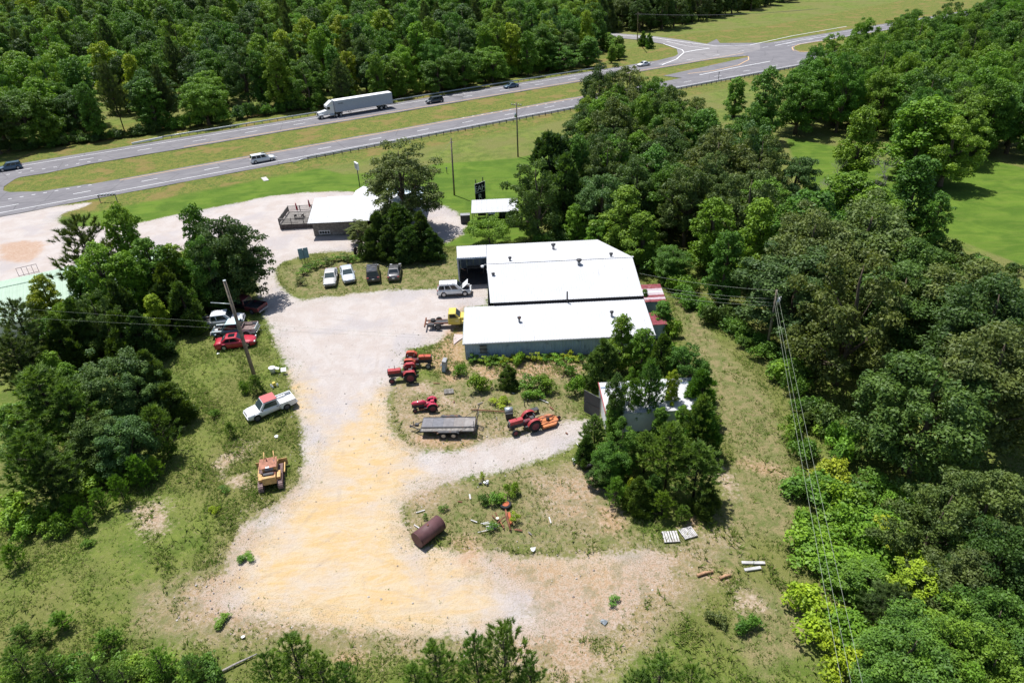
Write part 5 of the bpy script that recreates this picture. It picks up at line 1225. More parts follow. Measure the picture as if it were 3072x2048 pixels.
# tall white roadside sign behind the pecan tree
p = G(1080, 562)
ps = thing('pylon_sign', (p.x, p.y, 0), -1.05, 'tall white double faced box sign on a single pole above the pecan tree', 'sign')
MB().cyl((0, 0, 1.75), .09, 3.5, 8).build('pole', M_IRON, ps); bevel(MB().box((0, 0, 4.1), (1.7, .3, 1.3)).build('sign_box', M_WHITE, ps), .03)
MB().box((0, -.165, 4.1), (1.45, .02, 1.05)).build('sign_face', M_GREY, ps)
# mailboxes in a row by the road
p = G(308, 606); q = G(345, 603)
mbx = thing('mailbox_rack', ((p.x + q.x) / 2, (p.y + q.y) / 2, 0), math.atan2(q.y - p.y, q.x - p.x), 'rack of six rural mailboxes on two posts beside the highway', 'mailboxes')
MB().box((0, 0, 1.15), (3.4, .12, .08)).build('crossbar', M_WOODG, mbx)
for x in (-1.5, 1.5): MB().box((x, 0, .57), (.12, .12, 1.14)).build('post', M_WOODG, mbx)
for i in range(6):
    o = MB().prism([(-.11, 0), (.11, 0), (.11, .16), (.07, .24), (0, .27), (-.07, .24), (-.11, .16)], -.28, .28).build('mailbox', M_GALV, mbx, loc=(-1.4 + i * .56, 0, 1.2))
    MB().box((0, -.29, .13), (.2, .02, .24)).build('door', M_IRON, o)

# ------------------------------------------------------------------ green roofed building on the left
a = G(-60, 856, 3.2); c_ = G(500, 739, 3.2); gd = (c_ - a).normalized(); ang = math.atan2(gd.y, gd.x); L = (c_ - a).length
gb = thing('green_roof_building', (a.x, a.y, 0), ang, 'long low building with pale green metal roof at the left edge', 'building')
W_ = 13.5
for i in range(int(L / 1.2) + 1):
    x = i * 1.2; ribbed((x + 1.19, 0, 3.2), (x, 0, 3.2), (x, -4.0, 3.75), (x + 1.19, -4.0, 3.75), 3).build('roof_sheet', M_GREENR, gb)
    ribbed((x, -W_, 2.6), (x + 1.19, -W_, 2.6), (x + 1.19, -4.06, 3.75), (x, -4.06, 3.75), 3).build('roof_sheet', M_GREENR, gb)
MB().box((L / 2, -4.03, 3.77), (L, .22, .03)).build('ridge_cap', plain('green_trim', (.13, .2, .15)), gb)
MB().box((L / 2, -.02, 3.14), (L, .05, .12)).build('eave_gutter', plain('green_trim', (.13, .2, .15)), gb)
MB().box((L / 2, -.3 - (W_ - .6) / 2, 1.25), (L - .5, W_ - .6, 2.5)).build('walls', M_WHITE, gb)
p = G(58, 830); q = G(118, 816)
fr = thing('sign_frame', (p.x, p.y, 0), math.atan2(q.y - p.y, q.x - p.x), 'empty metal sign frame standing beyond the green roof', 'frame')
Lf = (q - p).length
MB().box((Lf / 2, 0, 1.3), (Lf, .05, .05)).box((Lf / 2, 0, .12), (Lf, .05, .05)).build('rail', M_IRON, fr)
for i in range(5): MB().box((Lf * i / 4, 0, .65), (.05, .05, 1.3)).build('upright', M_IRON, fr)

# ------------------------------------------------------------------ white box trailer with open door
bt = thing('box_trailer', (12.8, 52.6, 0), 0.02, 'white roofed storage trailer with red edging half hidden among the pines', 'trailer')
MB().box((0, -.45, 1.35), (9.0, 4.3, 2.3)).build('body', M_WHITE, bt)
for i in range(9):
    ribbed((-4.55 + i * 1.012, -2.75, 2.5), (-4.55 + i * 1.012 + 1.0, -2.75, 2.5), (-4.55 + i * 1.012 + 1.0, 1.75, 2.95), (-4.55 + i * 1.012, 1.75, 2.95), 2, .015).build('roof_panel', M_WROOF, bt)
MB().box((0, .95, 2.9), (9.0, .16, .05), rx=.11).build('roof_stripe', plain('slate_blue_stripe', (.2, .27, .36)), bt)
M_REDT = plain('red_trim', (.3, .07, .07), .6, .3)
for x in (-4.6, 4.6): MB().box((x, -.5, 2.76), (.09, 4.5, .06), rx=.1).build('edge_trim', M_REDT, bt)
MB().box((-4.5, 1.0, 1.5), (.08, 1.2, 2.3)).build('door', M_GREY, bt)
od = MB().box((-5.4, .3, 1.45), (1.95, .06, 2.5), rz=-.85).build('open_door', plain('charcoal_door', (.07, .07, .075), .6, .3, var=.1), bt)
MB().box((-5.4, .26, 1.45), (1.97, .05, .06), rz=-.85).build('door_bar', M_IRON, od)
MB().box((-5.4, .25, 2.7), (2.0, .07, .06), rz=-.85).box((-5.4, .25, .2), (2.0, .07, .06), rz=-.85).build('door_frame', M_IRON, od)

# ------------------------------------------------------------------ guard rails
def guard_rail(org, off, s0, s1, face, label, step=2.0):
    p0 = road(org, s0, off); t = thing('guard_rail', tuple(p0), RA, label, 'guard rail'); L = s1 - s0
    prof = [(0, .44), (.045, .49), (.045, .54), (.0, .6), (.045, .66), (.045, .71), (0, .76), (-.02, .76), (-.02, .44)]
    rings = [[(x, face * y, z) for y, z in prof] for x in np.linspace(0, L, max(2, int(L / 4)))]
    MB().rings(rings).build('rail', M_GALV, t)
    pm = MB().box((0, -face * .1, .38), (.12, .14, .76)).mesh('rail_post', M_GUARD)
    for k in range(int(L / step) + 1): link('post', pm, t, loc=(k * step, 0, 0))
    MB().tube([(0, 0, .6), (-1.5, 0, .45), (-3.2, 0, .1)], .1, 6).build('end_terminal', M_GALV, t)
    return t
M_GUARD = plain('guard_rail_post', (.1, .1, .09), .8, .2)
s0, o0 = road_uv(UP0, G(485, 411)); s1, _ = road_uv(UP0, G(1800, 200))
g1 = guard_rail(UP0, 7.4, s0, s1, -1, 'long steel guard rail between the far lanes and the forest')
MB().box((-3.5, 0, .35), (7.0, .25, .4), ry=-.04).build('pale_end_section', M_WHITE, g1)
s0, _ = road_uv(LO0, G(925, 482)); s1, _ = road_uv(LO0, G(2370, 200))
guard_rail(LO0, -7.2, s0, s1, 1, 'long steel guard rail on the near side of the highway', 1.9)
s0, _ = road_uv(LO0, G(2150, 240)); 
# ------------------------------------------------------------------ utility poles and wires
def pole(base, top, z, r, label, name='utility_pole', cat='utility pole'):
    b0 = G(*base); t0 = G(*top, z); t = thing(name, (b0.x, b0.y, 0), 0, label, cat)
    d = t0 - b0; MB().tube([(0, 0, -.3), tuple(d * .5), tuple(d)], [r * 1.25, r * 1.1, r * .85], 12).build('shaft', M_POLE, t)
    return t, d
pa, dA = pole((770, 1148), (673, 842), 12.2, .17, 'bare leaning wooden pole standing by the red sedan and the drive')
MB().cyl(tuple(dA + Vector((0, 0, .02))), .15, .06, 12).build('pole_cap', M_GALV, pa)
e = G(632, 908, 9.6) - pa.location; f_ = dA * (9.6 / 12.2)
MB().tube([tuple(f_), tuple(e)], .05, 6).build('lamp_arm', M_GALV, pa)
pb, dB = pole((1363, 585), (1353, 415), 10.2, .13, 'dark wooden pole alone on the lawn left of the carport')
MB().box(tuple(dB * .93), (.5, .1, .12)).build('bracket', M_WOODP, pb)
pc, dC = pole((1554, 470), (1549, 308), 10.9, .13, 'utility pole with crossarm and grey transformer at the lawn edge')
MB().box(tuple(dC * .955), (2.3, .1, .12), rz=-.5).build('crossarm', M_WOODG, pc)
for x in (-1.0, -.4, .5, 1.0): MB().cyl((dC.x * .955 + x * .88, dC.y * .955 - x * .48, dC.z * .955 + .15), .05, .2, 8).build('insulator', M_WHITE, pc)
MB().cyl((dC.x * .8 - .28, dC.y * .8 - .15, dC.z * .78), .2, .8, 12).build('transformer', M_GALV, pc)
pd, dD = pole((2301, 1050), (2331, 870), 7.8, .13, 'transformer pole at the dark wood edge where the wires turn')
MB().cyl((dD.x * .86 + .3, dD.y * .86 - .15, dD.z * .83), .21, .62, 14).build('transformer', M_GALV, pd)
MB().cyl((dD.x * .86 + .3, dD.y * .86 - .15, dD.z * .83 + .36), .2, .1, 14, r2=.12).build('transformer_lid', M_WHITE, pd)
for i in range(2): MB().cyl((dD.x * .86 + .35 + .12 * i, dD.y * .86 - .2, dD.z * .83 + .5), .03, .2, 6).build('insulator', M_WHITE, pd)
pe, dE = pole((1912, 122), (1914, 38), 13, .16, 'distant utility pole beside the side road')
MB().box(tuple(dE * .95), (1.8, .12, .14), rz=.2).build('crossarm', M_WOODG, pe)
M_WIRE = plain('aluminium_wire', (.3, .33, .26), .9, .05); M_WIRED = plain('dark_wire', (.12, .12, .12), .6, .3)
def wire(p0, p1, sag, r, label, mat=None, group=None):
    p0, p1 = Vector(p0), Vector(p1); pts = [p0.lerp(p1, t) - Vector((0, 0, sag * 4 * t * (1 - t))) for t in np.linspace(0, 1, 15)]
    o = MB().tube(pts, r, 5, cap=False).build('power_wire', mat or M_WIRE); return tag(o, label, 'wire', group)
D0 = pd.location
for (bx_, z_, tz, lab, r_) in ((2529, 6.0, .78, 'left strand of the three wires dropping to the lower right', .010), (2558, 6.3, .86, 'middle strand of the three wires dropping to the lower right', .009), (2592, 7.4, 1.0, 'right strand of the three wires dropping to the lower right', .009)):
    p0 = D0 + dD * tz; p1 = G(bx_, 2048, z_); wire(p0, p0 + (p1 - p0) * 1.25, .35, r_, lab)
S = Vector((15.7, 72.5, 3.2))
for tz, off, lab in ((.99, (0, 1.5, 1.6), 'top wire from the transformer pole toward the shop'), (.86, (0, .6, .6), 'second wire from the transformer pole toward the shop'), (.8, (0, 0, .5), 'third wire from the transformer pole toward the shop'), (.75, (0, -.8, .2), 'lowest faint wire from the transformer pole toward the shop')):
    wire(D0 + dD * tz, S + Vector(off), .3, .011, lab)
q0 = Vector((-5.3, 64.0, 2.6))
for (x, y, z, lab) in ((161, 933, 9.0, 'upper of the two thin wires over the left trees'), (91, 953, 8.6, 'lower of the two thin wires over the left trees')):
    p1 = G(x, y, z); wire(q0 + Vector((0, .4 if 'upper' in lab else 0, .1)), q0 + (p1 - q0) * 1.3, .1, .007, lab, M_WIRE)
C0 = pc.location + dC * .96; E0 = pe.location + dE * .95
for k in (-1, 1): wire(E0 + Vector((k, 0, 0)), E0 + Vector((60 + k, -10, 0)), 1, .03, 'distant wire beside the side road', M_WIRED, 'distant wires')
wire(pb.location + dB * .95, pb.location + Vector((-6.5, -2.0, 3.5)), .2, .012, 'thin service wire from the lawn pole toward the bar', M_WIRE)

# ------------------------------------------------------------------ vehicles
P_WHITE = paint('white_paint', (0.7, 0.71, 0.72)); P_SILVER = paint('silver_paint', (0.42, 0.41, 0.39), metal=0.15, dust=.08); P_PALEB = paint('pale_silver_blue_paint', (0.46, 0.5, 0.54), metal=0.15)
P_BLACK = paint('black_paint', (0.015, 0.015, 0.018)); P_GREY = paint('grey_paint', (0.06, 0.062, 0.068), metal=0.2); P_RED = paint('red_paint', (0.42, 0.012, 0.035), dust=.05)
P_FADED = paint('faded_red_paint', (0.42, 0.09, 0.09), coat=.1, rough=.6); P_NAVY = paint('navy_paint', (0.02, 0.035, 0.055)); P_TEAL = paint('teal_paint', (0.03, 0.09, 0.12)); P_BLUEG = paint('blue_grey_paint', (0.045, 0.1, 0.16), metal=.2)
P_YELLOW = paint('yellow_paint', (0.62, 0.48, 0.07), dust=.1); P_MAROON = paint('maroon_paint', (0.12, 0.012, 0.018)); P_PRIMER = plain('patched_primer', (.5, .55, .56), .6, .3, var=.15, stain=(.22, .12, .09))
P_AQUA = plain('oxidised_pale_blue_paint', (.45, .6, .62), .5, .3, var=.2, stain=(.7, .75, .75))
def tyre_mesh(w=1.0, lug=False):
    mb = MB(); hw = .5
    mb.lathe_y([(.6, -hw), (.9, -hw), (.98, -hw * .75), (1.0, -hw * .3), (1.0, hw * .3), (.98, hw * .75), (.9, hw), (.6, hw)], 22)
    if lug:
        for k in range(18):
            a = 2 * PI * k / 18
            for sd in (-1, 1):
                c = (math.cos(a + sd * .08) * 1.02, sd * hw * .45, math.sin(a + sd * .08) * 1.02); mb.box(c, (.1, hw * .85, .09), ry=-a, rz=0)
    return mb.mesh('tyre', M_BLACK)
TYRE = tyre_mesh(); TYREL = tyre_mesh(lug=True)
def rim_mesh(mat):
    mb = MB(); n = 16
    for sd in (-1, 1):
        y0, y1, y2 = sd * .48, sd * .3, sd * .42
        mb.rings([[(.62 * math.cos(a), y0, .62 * math.sin(a)) for a in np.linspace(0, 2 * PI, n, endpoint=False)], [(.5 * math.cos(a), y1, .5 * math.sin(a)) for a in np.linspace(0, 2 * PI, n, endpoint=False)],
                  [(.18 * math.cos(a), y1, .18 * math.sin(a)) for a in np.linspace(0, 2 * PI, n, endpoint=False)], [(.14 * math.cos(a), y2, .14 * math.sin(a)) for a in np.linspace(0, 2 * PI, n, endpoint=False)]])
        for k in range(5):
            a = 2 * PI * k / 5; mb.box((.34 * math.cos(a), sd * .36, .34 * math.sin(a)), (.34, .1, .12), ry=-a)
    return mb.mesh('rim', mat)
RIMS = {}
def wheel(t, x, y, r, w, rim=None, lug=False, name='wheel'):
    rim = rim or M_RIM
    if rim.name not in RIMS: RIMS[rim.name] = rim_mesh(rim)
    o = link(name, TYREL if lug else TYRE, t, loc=(x, y, r), scale=(r, w, r)); link('rim', RIMS[rim.name], o, scale=(1.0, 1.0, 1.0)); return o
def car_body(st, W, zb, wheels, name, mat, t, bulge=.03):
    """loft along x; st: list of (x, top z, width factor); wheels: (x, r)"""
    xs = set(); x0, x1 = st[0][0], st[-1][0]
    for a, *_ in st: xs.add(round(a, 3))
    for xw, r in wheels:
        for k in range(9): xs.add(round(xw + r * math.cos(PI * k / 8), 3))
        xs.add(round(xw - r - .01, 3)); xs.add(round(xw + r + .01, 3))
    xs = sorted(x for x in xs if x0 <= x <= x1); rings = []
    X_, Z_, F_ = [s[0] for s in st], [s[1] for s in st], [s[2] for s in st]
    for x in xs:
        z = float(np.interp(x, X_, Z_)); f = float(np.interp(x, X_, F_)); b = zb + (.12 if (x < x0 + .05 or x > x1 - .05) else 0)
        for xw, r in wheels:
            if abs(x - xw) < r: b = max(b, wheels_z + math.sqrt(max(0, r * r - (x - xw) ** 2)) * .98)
        h = W / 2 * f; b = min(b, z - .12)
        half = [(0, z + bulge), (h * .55, z + bulge * .7), (h * .86, z - .015), (h * .97, z - .09), (h, max(b + .03, z - .3)), (h * .995, max(b + .015, b + (z - b) * .3)), (h * .97, b)]
        rings.append([(x, y, q) for y, q in half] + [(x, h * .7, b), (x, -h * .7, b)] + [(x, -y, q) for y, q in reversed(half[1:])])
    return MB().rings(rings).build(name, mat, t)
wheels_z = .32
def glasshouse(t, xr, xrr, xfr, xf, zb, zt, W, paint_m, side_splits, glass_m=None, wt=.8, name='cabin', rear_glass=True, roofm=None, sunroof=None):
    """cabin from rear belt xr, rear roof xrr, front roof xfr, front belt xf; windows laid just proud of it"""
    gm = glass_m or M_GLASS; hb, ht = W / 2 * .93, W / 2 * wt
    B = [Vector((xr, -hb, zb)), Vector((xf, -hb, zb)), Vector((xf, hb, zb)), Vector((xr, hb, zb))]
    T_ = [Vector((xrr, -ht, zt)), Vector((xfr, -ht, zt)), Vector((xfr, ht, zt)), Vector((xrr, ht, zt))]
    B[1].y *= .93; B[2].y *= .93
    c = MB().add(B + T_, [(0, 1, 5, 4), (1, 2, 6, 5), (2, 3, 7, 6), (3, 0, 4, 7), (4, 5, 6, 7), (3, 2, 1, 0)]).build(name, paint_m, t); bevel(c, .07, 3, 20)
    n = 5; rr_ = []
    for i in range(n):
        u = i / (n - 1); x = T_[0].x + .02 + (T_[1].x - T_[0].x - .04) * u; dz = .035 * math.sin(PI * u) + .01
        rr_.append([(x, y * ht, zt - .012 + dz * (1 - (y * 1.0) ** 2) + .004) for y in np.linspace(-.98, .98, 7)])
    MB().rings(rr_, cap=False, closed=False).build('roof', roofm or paint_m, t)
    def pane(q, u0, u1, v0, v1, nm='window', off=.012, mat=None):
        f = lambda u, v: (q[0].lerp(q[1], u)).lerp(q[3].lerp(q[2], u), v)
        nn = (q[1] - q[0]).cross(q[3] - q[0]).normalized()
        MB().sheet([f(u0, v0) + nn * (off - .015), f(u1, v0) + nn * (off - .015), f(u1, v1) + nn * (off - .015), f(u0, v1) + nn * (off - .015)], .018).build(nm, mat or gm, t)
    F = [B[1], B[2], T_[2], T_[1]]; R = [B[3], B[0], T_[0], T_[3]]; Ls = [B[2], B[3], T_[3], T_[2]]; Rs = [B[0], B[1], T_[1], T_[0]]
    pane(F, .06, .94, .04, .92, 'windscreen')
    if rear_glass: pane(R, .08, .92, .12, .9, 'rear_window')
    for a, b_ in side_splits:
        pane(Rs, a, b_, .1, .84, 'side_window'); pane(Ls, 1 - b_, 1 - a, .1, .84, 'side_window')
    if sunroof: MB().box((sunroof, 0, zt + .035), (.75, .8, .012)).build('sunroof', M_GLASS, t)
def lights(t, x0, x1, W, zr, zf):
    for s in (-1, 1):
        bevel(MB().box((x1 - .07, s * W * .36, zf), (.16, .36, .13)).build('headlight', M_LAMPW, t), .03)
        bevel(MB().box((x0 + .04, s * W * .39, zr), (.1, .3, .18)).build('tail_light', M_LAMPR, t), .02)
    MB().box((x0 - .012, 0, zr - .2), (.02, .32, .16)).build('number_plate', M_WHITE, t)
def mirrors(t, x, W, z, mat):
    for s in (-1, 1): bevel(MB().box((x, s * (W / 2 + .07), z), (.12, .18, .13)).build('mirror', mat, t), .03)
def common(t, L, W, wb, r, rim, wf=0.5, xoff=0.0):
    for x in (wb * wf + xoff, -wb * (1 - wf) + xoff):
        for s in (-1, 1): wheel(t, x, s * (W / 2 - .12), r, .22, rim)
    MB().box((xoff, 0, .42), (L * .86, W * .66, .3)).build('underbody', M_DARK, t)
def place(kind, cx, cy, h0, head, label, name, cat, group=None):
    """centre pixel at half height h0, heading in world degrees"""
    p = G(cx, cy, h0); return thing(name, (p.x, p.y, 0), math.radians(head), label, cat, group)
def heading(a, b): d = G(*b) - G(*a); return math.degrees(math.atan2(d.y, d.x))
def sedan(cx, cy, head, paint_m, label, L=4.75, W=1.8, H=1.43, sun=None, pale=False, group=None, old=False):
    t = place('sedan', cx, cy, .7, head, label, 'sedan', 'car', group); x0, x1 = -L / 2, L / 2; wh = [(1.4, .37), (-1.33, .37)]
    car_body([(x0, .62, .8), (x0 + .06, .84, .86), (x0 + .3, .99, .94), (x0 + .95, 1.02, .99), (x0 + 1.5, .98, 1), (.75, .95, 1), (.95, .94, 1), (x1 - .55, .8, .97), (x1 - .18, .7, .86), (x1 - .03, .58, .74), (x1, .5, .7)], W, .2, wh, 'body', paint_m, t)
    glasshouse(t, x0 + .72, x0 + 1.45, .25, 1.08, .93, H, W, paint_m, [(.16, .4), (.44, .78)], M_GLASSP if pale else None, .74, sunroof=sun)
    common(t, L, W, 2.73, .33, M_RIM, .513); lights(t, x0, x1, W, .82, .66); mirrors(t, .72, W, 1.0, paint_m)
    MB().box((x1 - .02, 0, .48), (.06, 1.1, .14)).build('grille', M_IRON, t)
    for s in (-1, 1): MB().box((-.25, s * (W / 2 - .005), .62), (.02, .012, .5)).box((.72, s * (W / 2 - .005), .6), (.02, .012, .5)).box((-.4, s * (W / 2 + .004), .78), (.18, .02, .03)).build('door_seam', M_IRON, t)
    return t
def suv(cx, cy, head, paint_m, label, L=4.6, W=1.83, H=1.75, rack=False, clad=None, hood_open=False, group=None, low=None, name='suv', cat='car', sun=None, pale=False):
    t = place('suv', cx, cy, .85, head, label, name, cat, group); x0, x1 = -L / 2, L / 2; wh = [(x1 - .85, .4), (x0 + .85, .4)]
    van = name == 'minivan'; ch = .62 if van else .95
    top = [(x0, .66, .9), (x0 + .05, .98, .95), (x0 + .4, 1.05, 1), (x1 - 1.5, 1.03, 1), (x1 - 1.3, 1.02, 1), (x1 - .5, .92, .97), (x1 - .14, .84, .87), (x1, .62, .78)]
    if hood_open: top = [(x0, .66, .9), (x0 + .05, .98, .95), (x0 + .4, 1.05, 1), (x1 - 1.28, 1.02, 1), (x1 - 1.2, .72, 1), (x1 - .3, .7, .94), (x1 - .26, .84, .9), (x1, .62, .78)]
    car_body(top, W, .27, wh, 'body', paint_m, t)
    xf = x1 - (.95 if van else 1.12); glasshouse(t, x0 + .1, x0 + .32, xf - .75, xf, .99, H, W, paint_m, [(.03, .27), (.31, .55), (.59, .84)], M_GLASSP if pale else None, .8, sunroof=sun)
    common(t, L, W, L - 1.7, .37, M_RIM); lights(t, x0, x1, W, .95, .74); mirrors(t, xf - .25, W, 1.1, M_IRON if clad else paint_m)
    MB().box((x1 - .01, 0, .55), (.06, 1.0, .2)).build('grille', M_IRON, t)
    if clad:
        MB().box((0, W / 2 - .02, .36), (L - 2.55, .09, .2)).box((0, -W / 2 + .02, .36), (L - 2.55, .09, .2)).box((x0 + .02, 0, .48), (.14, W * .93, .28)).box((x1 - .04, 0, .42), (.14, W * .8, .24)).build('cladding', clad, t)
    if rack:
        for s in (-1, 1): MB().box((x0 + 1.4, s * W * .36, H + .05), (2.1, .04, .04)).build('roof_rail', M_IRON, t)
        for k in range(3): MB().box((x0 + .7 + .7 * k, 0, H + .07), (.04, W * .7, .02)).build('roof_bar', M_GREY, t)
    if hood_open:
        MB().box((x1 - .75, 0, .7), (.85, W * .72, .18)).box((x1 - .7, .2, .82), (.4, .35, .12)).box((x1 - .85, -.4, .84), (.25, .3, .14)).build('engine_bay', M_IRON, t)
        bevel(MB().box((x1 - .78, 0, 1.42), (.98, W * .82, .04), ry=-.72).build('raised_bonnet', paint_m, t), .015)
        MB().tube([(x1 - .4, .5, .8), (x1 - .55, .5, 1.5)], .012, 5).build('bonnet_stay', M_IRON, t)
        for s in (-1, 1): MB().box((x1 - .72, s * W * .455, .88), (.95, .16, .1)).build('wing', paint_m, t)
    return t
def pickup(cx, cy, head, paint_m, label, L=5.4, W=1.92, H=1.78, cab=1.45, roofm=None, crew=False, bare=False, load=None, rim=None, group=None, gm=None, inner=None, rust=None):
    t = place('pickup', cx, cy, .8, head, label, 'pickup_truck', 'pickup truck', group); x0, x1 = -L / 2, L / 2
    wf, wr = x1 - .92, x0 + 1.12; xc = x1 - 1.32; xb = xc - cab - .75; global wheels_z
    wheels_z = .38
    if bare: top = [(xb, 1.08, 1), (xc - .1, 1.06, 1), (xc, 1.04, 1), (xc + .04, .6, 1), (x1 - .35, .58, .95), (x1 - .28, .9, .93), (x1, .82, .84)]
    else: top = [(xb, 1.08, 1), (xc - .1, 1.07, 1), (xc, 1.06, 1), (x1 - .35, .98, .97), (x1 - .1, .92, .9), (x1, .68, .84)]
    car_body(top, W, .38, [(wf, .42)], 'body', paint_m, t, .025)
    if bare:
        for s in (-1, 1): MB().box(((xc + x1) / 2 - .15, s * W * .44, .96), (1.1, .2, .12)).build('wing', P_PRIMER, t)
        MB().box((x1 - .75, 0, .75), (.7, .6, .4)).box((x1 - .35, 0, .8), (.1, 1.1, .45)).cyl((x1 - .8, 0, 1.0), .2, .12, 12).build('engine', M_IRON, t)
        MB().box((x1 - .65, .45, .98), (.35, .3, .16)).build('air_box', M_WHITE, t)
    sp = [(.04, .3), (.35, .82)] if crew else [(.1, .84)]
    glasshouse(t, xb + .03, xb + .14, xc - .6, xc + .02, 1.05, H, W, paint_m, sp, gm, .78, roofm=roofm)
    if roofm: bevel(MB().box(((xb + .14 + xc - .6) / 2, 0, H + .012), (xc - .72 - xb, W * .79, .07)).build('roof_panel', roofm, t), .03)
    # bed
    bl = xb - .04 - x0; zt_ = 1.06; r = .43
    pr = [(xb - .04, .42), (xb - .04, zt_), (x0, zt_), (x0, .45)]
    arch = [(wr + r * math.cos(a), .38 + r * math.sin(a)) for a in np.linspace(PI, 0, 11)]
    for s in (-1, 1):
        a, c = (s * W / 2, s * (W / 2 - .07)) if s < 0 else (W / 2 - .07, W / 2)
        MB().prism([(x0, .5)] + arch + [(xb - .04, .42), (xb - .04, zt_), (x0, zt_)], min(a, c), max(a, c)).build('bed_side', rust or paint_m, t)
        MB().box((x0 + bl / 2, s * (W / 2 - .045), zt_ + .012), (bl, .11, .03)).build('bed_rail', inner or paint_m, t)
        bevel(MB().box((wr, s * (W / 2 - .2), .86), (.95, .24, .24)).build('wheel_housing', inner or paint_m, t), .06)
    MB().box((x0 + bl / 2, 0, .72), (bl, W - .14, .05)).build('bed_floor', inner or paint_m, t)
    for k in range(7): MB().box((x0 + bl / 2, -W / 2 + .36 + k * (W - .72) / 6, .752), (bl - .1, .05, .018)).build('bed_rib', inner or paint_m, t)
    MB().box((xb - .07, 0, .88), (.05, W - .1, .4)).build('bed_bulkhead', inner or paint_m, t)
    MB().box((x0 + .03, 0, .83), (.06, W - .12, .46)).build('tailgate', rust or paint_m, t)
    bevel(MB().box((x0 - .1, 0, .5), (.16, W * .92, .16)).build('rear_bumper', M_CHROME, t), .03); bevel(MB().box((x1 + .03, 0, .55), (.14, W * .9, .2)).build('front_bumper', paint_m if not bare else M_GREY, t), .04)
    for x in (wf, wr):
        for s in (-1, 1): wheel(t, x, s * (W / 2 - .15), .38, .25, rim or M_RIM)
    MB().box((0, 0, .52), (L * .9, W * .6, .22)).build('underbody', M_DARK, t)
    for s in (-1, 1):
        MB().box((x0 - .005, s * (W / 2 - .06), .84), (.03, .1, .3)).build('tail_light', M_LAMPR, t)
        bevel(MB().box((x1 - .03, s * W * .34, .8), (.1, .36, .14)).build('headlight', M_LAMPW, t), .02)
        MB().box((xb + .12, s * (W / 2 + .0), .75), (.015, .012, .6)).box((xc - .05, s * (W / 2), .75), (.015, .012, .6)).build('door_seam', M_IRON, t)
        MB().box((xb + .3, s * (W / 2 + .01), .95), (.16, .02, .035)).build('door_handle', M_IRON, t)
    MB().box((x1 + .0, 0, .76), (.05, .9, .18)).build('grille', M_IRON, t); mirrors(t, xc - .25, W, 1.15, M_IRON)
    wheels_z = .32
    return t
sedan(706, 1021, heading((648, 1032), (768, 1016)), P_RED, 'bright red sedan with dark sunroof beside the leaning pole', sun=-.3, L=4.85).scale = (.95, .97, 1)
pickup(704, 985, heading((766, 993), (641, 1002)), P_TEAL, 'dismantled teal and white pickup with bonnet missing and aqua cab roof', roofm=P_AQUA, bare=True, L=5.3, rust=P_PRIMER, inner=plain('rusty_bed', (.2, .14, .13), .8, .2, var=.3, stain=(.35, .3, .28)), rim=M_RIMD)
pickup(664, 957, heading((604, 972), (726, 957)), P_WHITE, 'white crew cab pickup parked nose out under the dark trees', crew=True, cab=1.75, L=5.3, H=1.74, inner=M_IRON)
t = pickup(736, 912, 158, P_MAROON, 'dark maroon pickup backed into the tree shade with a black lined bed', cab=1.2, L=5.4, inner=M_BLACK, rim=M_RIMD)
pickup(809, 1214, heading((885, 1212), (742, 1268)), P_WHITE, 'old white pickup with faded red cab roof at the edge of the drive', roofm=P_FADED, L=5.3, rim=M_RIMD, gm=M_GLASSP).scale = (.92, .92, .95)
sedan(991, 828, heading((997, 800), (988, 858)), P_SILVER, 'silver beige sedan parked leftmost on the grass facing the yard', L=4.8, pale=True)
sedan(1042, 818, heading((1036, 792), (1051, 848)), P_PALEB, 'pale silver blue sedan second from left on the grass', L=4.8, pale=True)
suv(1118, 814, heading((1118, 845), (1116, 790)), P_BLACK, 'black boxy suv with roof rails backed toward the yard beside the cedars', L=4.7, H=1.8, rack=True)
sedan(1183, 812, heading((1178, 840), (1186, 790)), P_GREY, 'dark grey sedan rightmost of the four cars on the grass', L=4.6, W=1.75)
suv(1363, 864, heading((1318, 890), (1410, 885)), P_WHITE, 'silver suv with raised bonnet in front of the open bay', L=4.45, W=1.8, H=1.72, hood_open=True, clad=M_IRON, rack=True)
HW = math.degrees(RA)
def on_road(org, px, py, off, fn, back, **kw):
    s, _ = road_uv(org, G(px, py)); p = road(org, s, off); x, y = PX(p.x, p.y, kw.pop('h', .7)); return fn(x, y, HW + (180 if back else 0), **kw)
on_road(UP0, 35, 497, 1.8, suv, True, paint_m=P_BLUEG, label='blue grey suv on the far lanes at the left edge of the highway', L=4.6, H=1.65, h=.85)
on_road(LO0, 790, 485, -1.6, suv, False, paint_m=P_WHITE, label='large white suv driving right on the near carriageway', L=5.1, W=2.0, H=1.74, sun=.3, h=.85)
on_road(UP0, 1312, 312, -1.3, suv, True, paint_m=P_NAVY, label='black minivan following the white semi truck', L=5.0, H=1.72, name='minivan', h=.85)
on_road(UP0, 1531, 263, 1.7, sedan, True, paint_m=P_BLUEG, label='dark blue grey sedan furthest right on the far lanes', L=4.7)
on_road(UP0, 1938, 200, 1.7, sedan, True, paint_m=P_WHITE, label='white car on the highway glimpsed above the central wood', L=4.7)
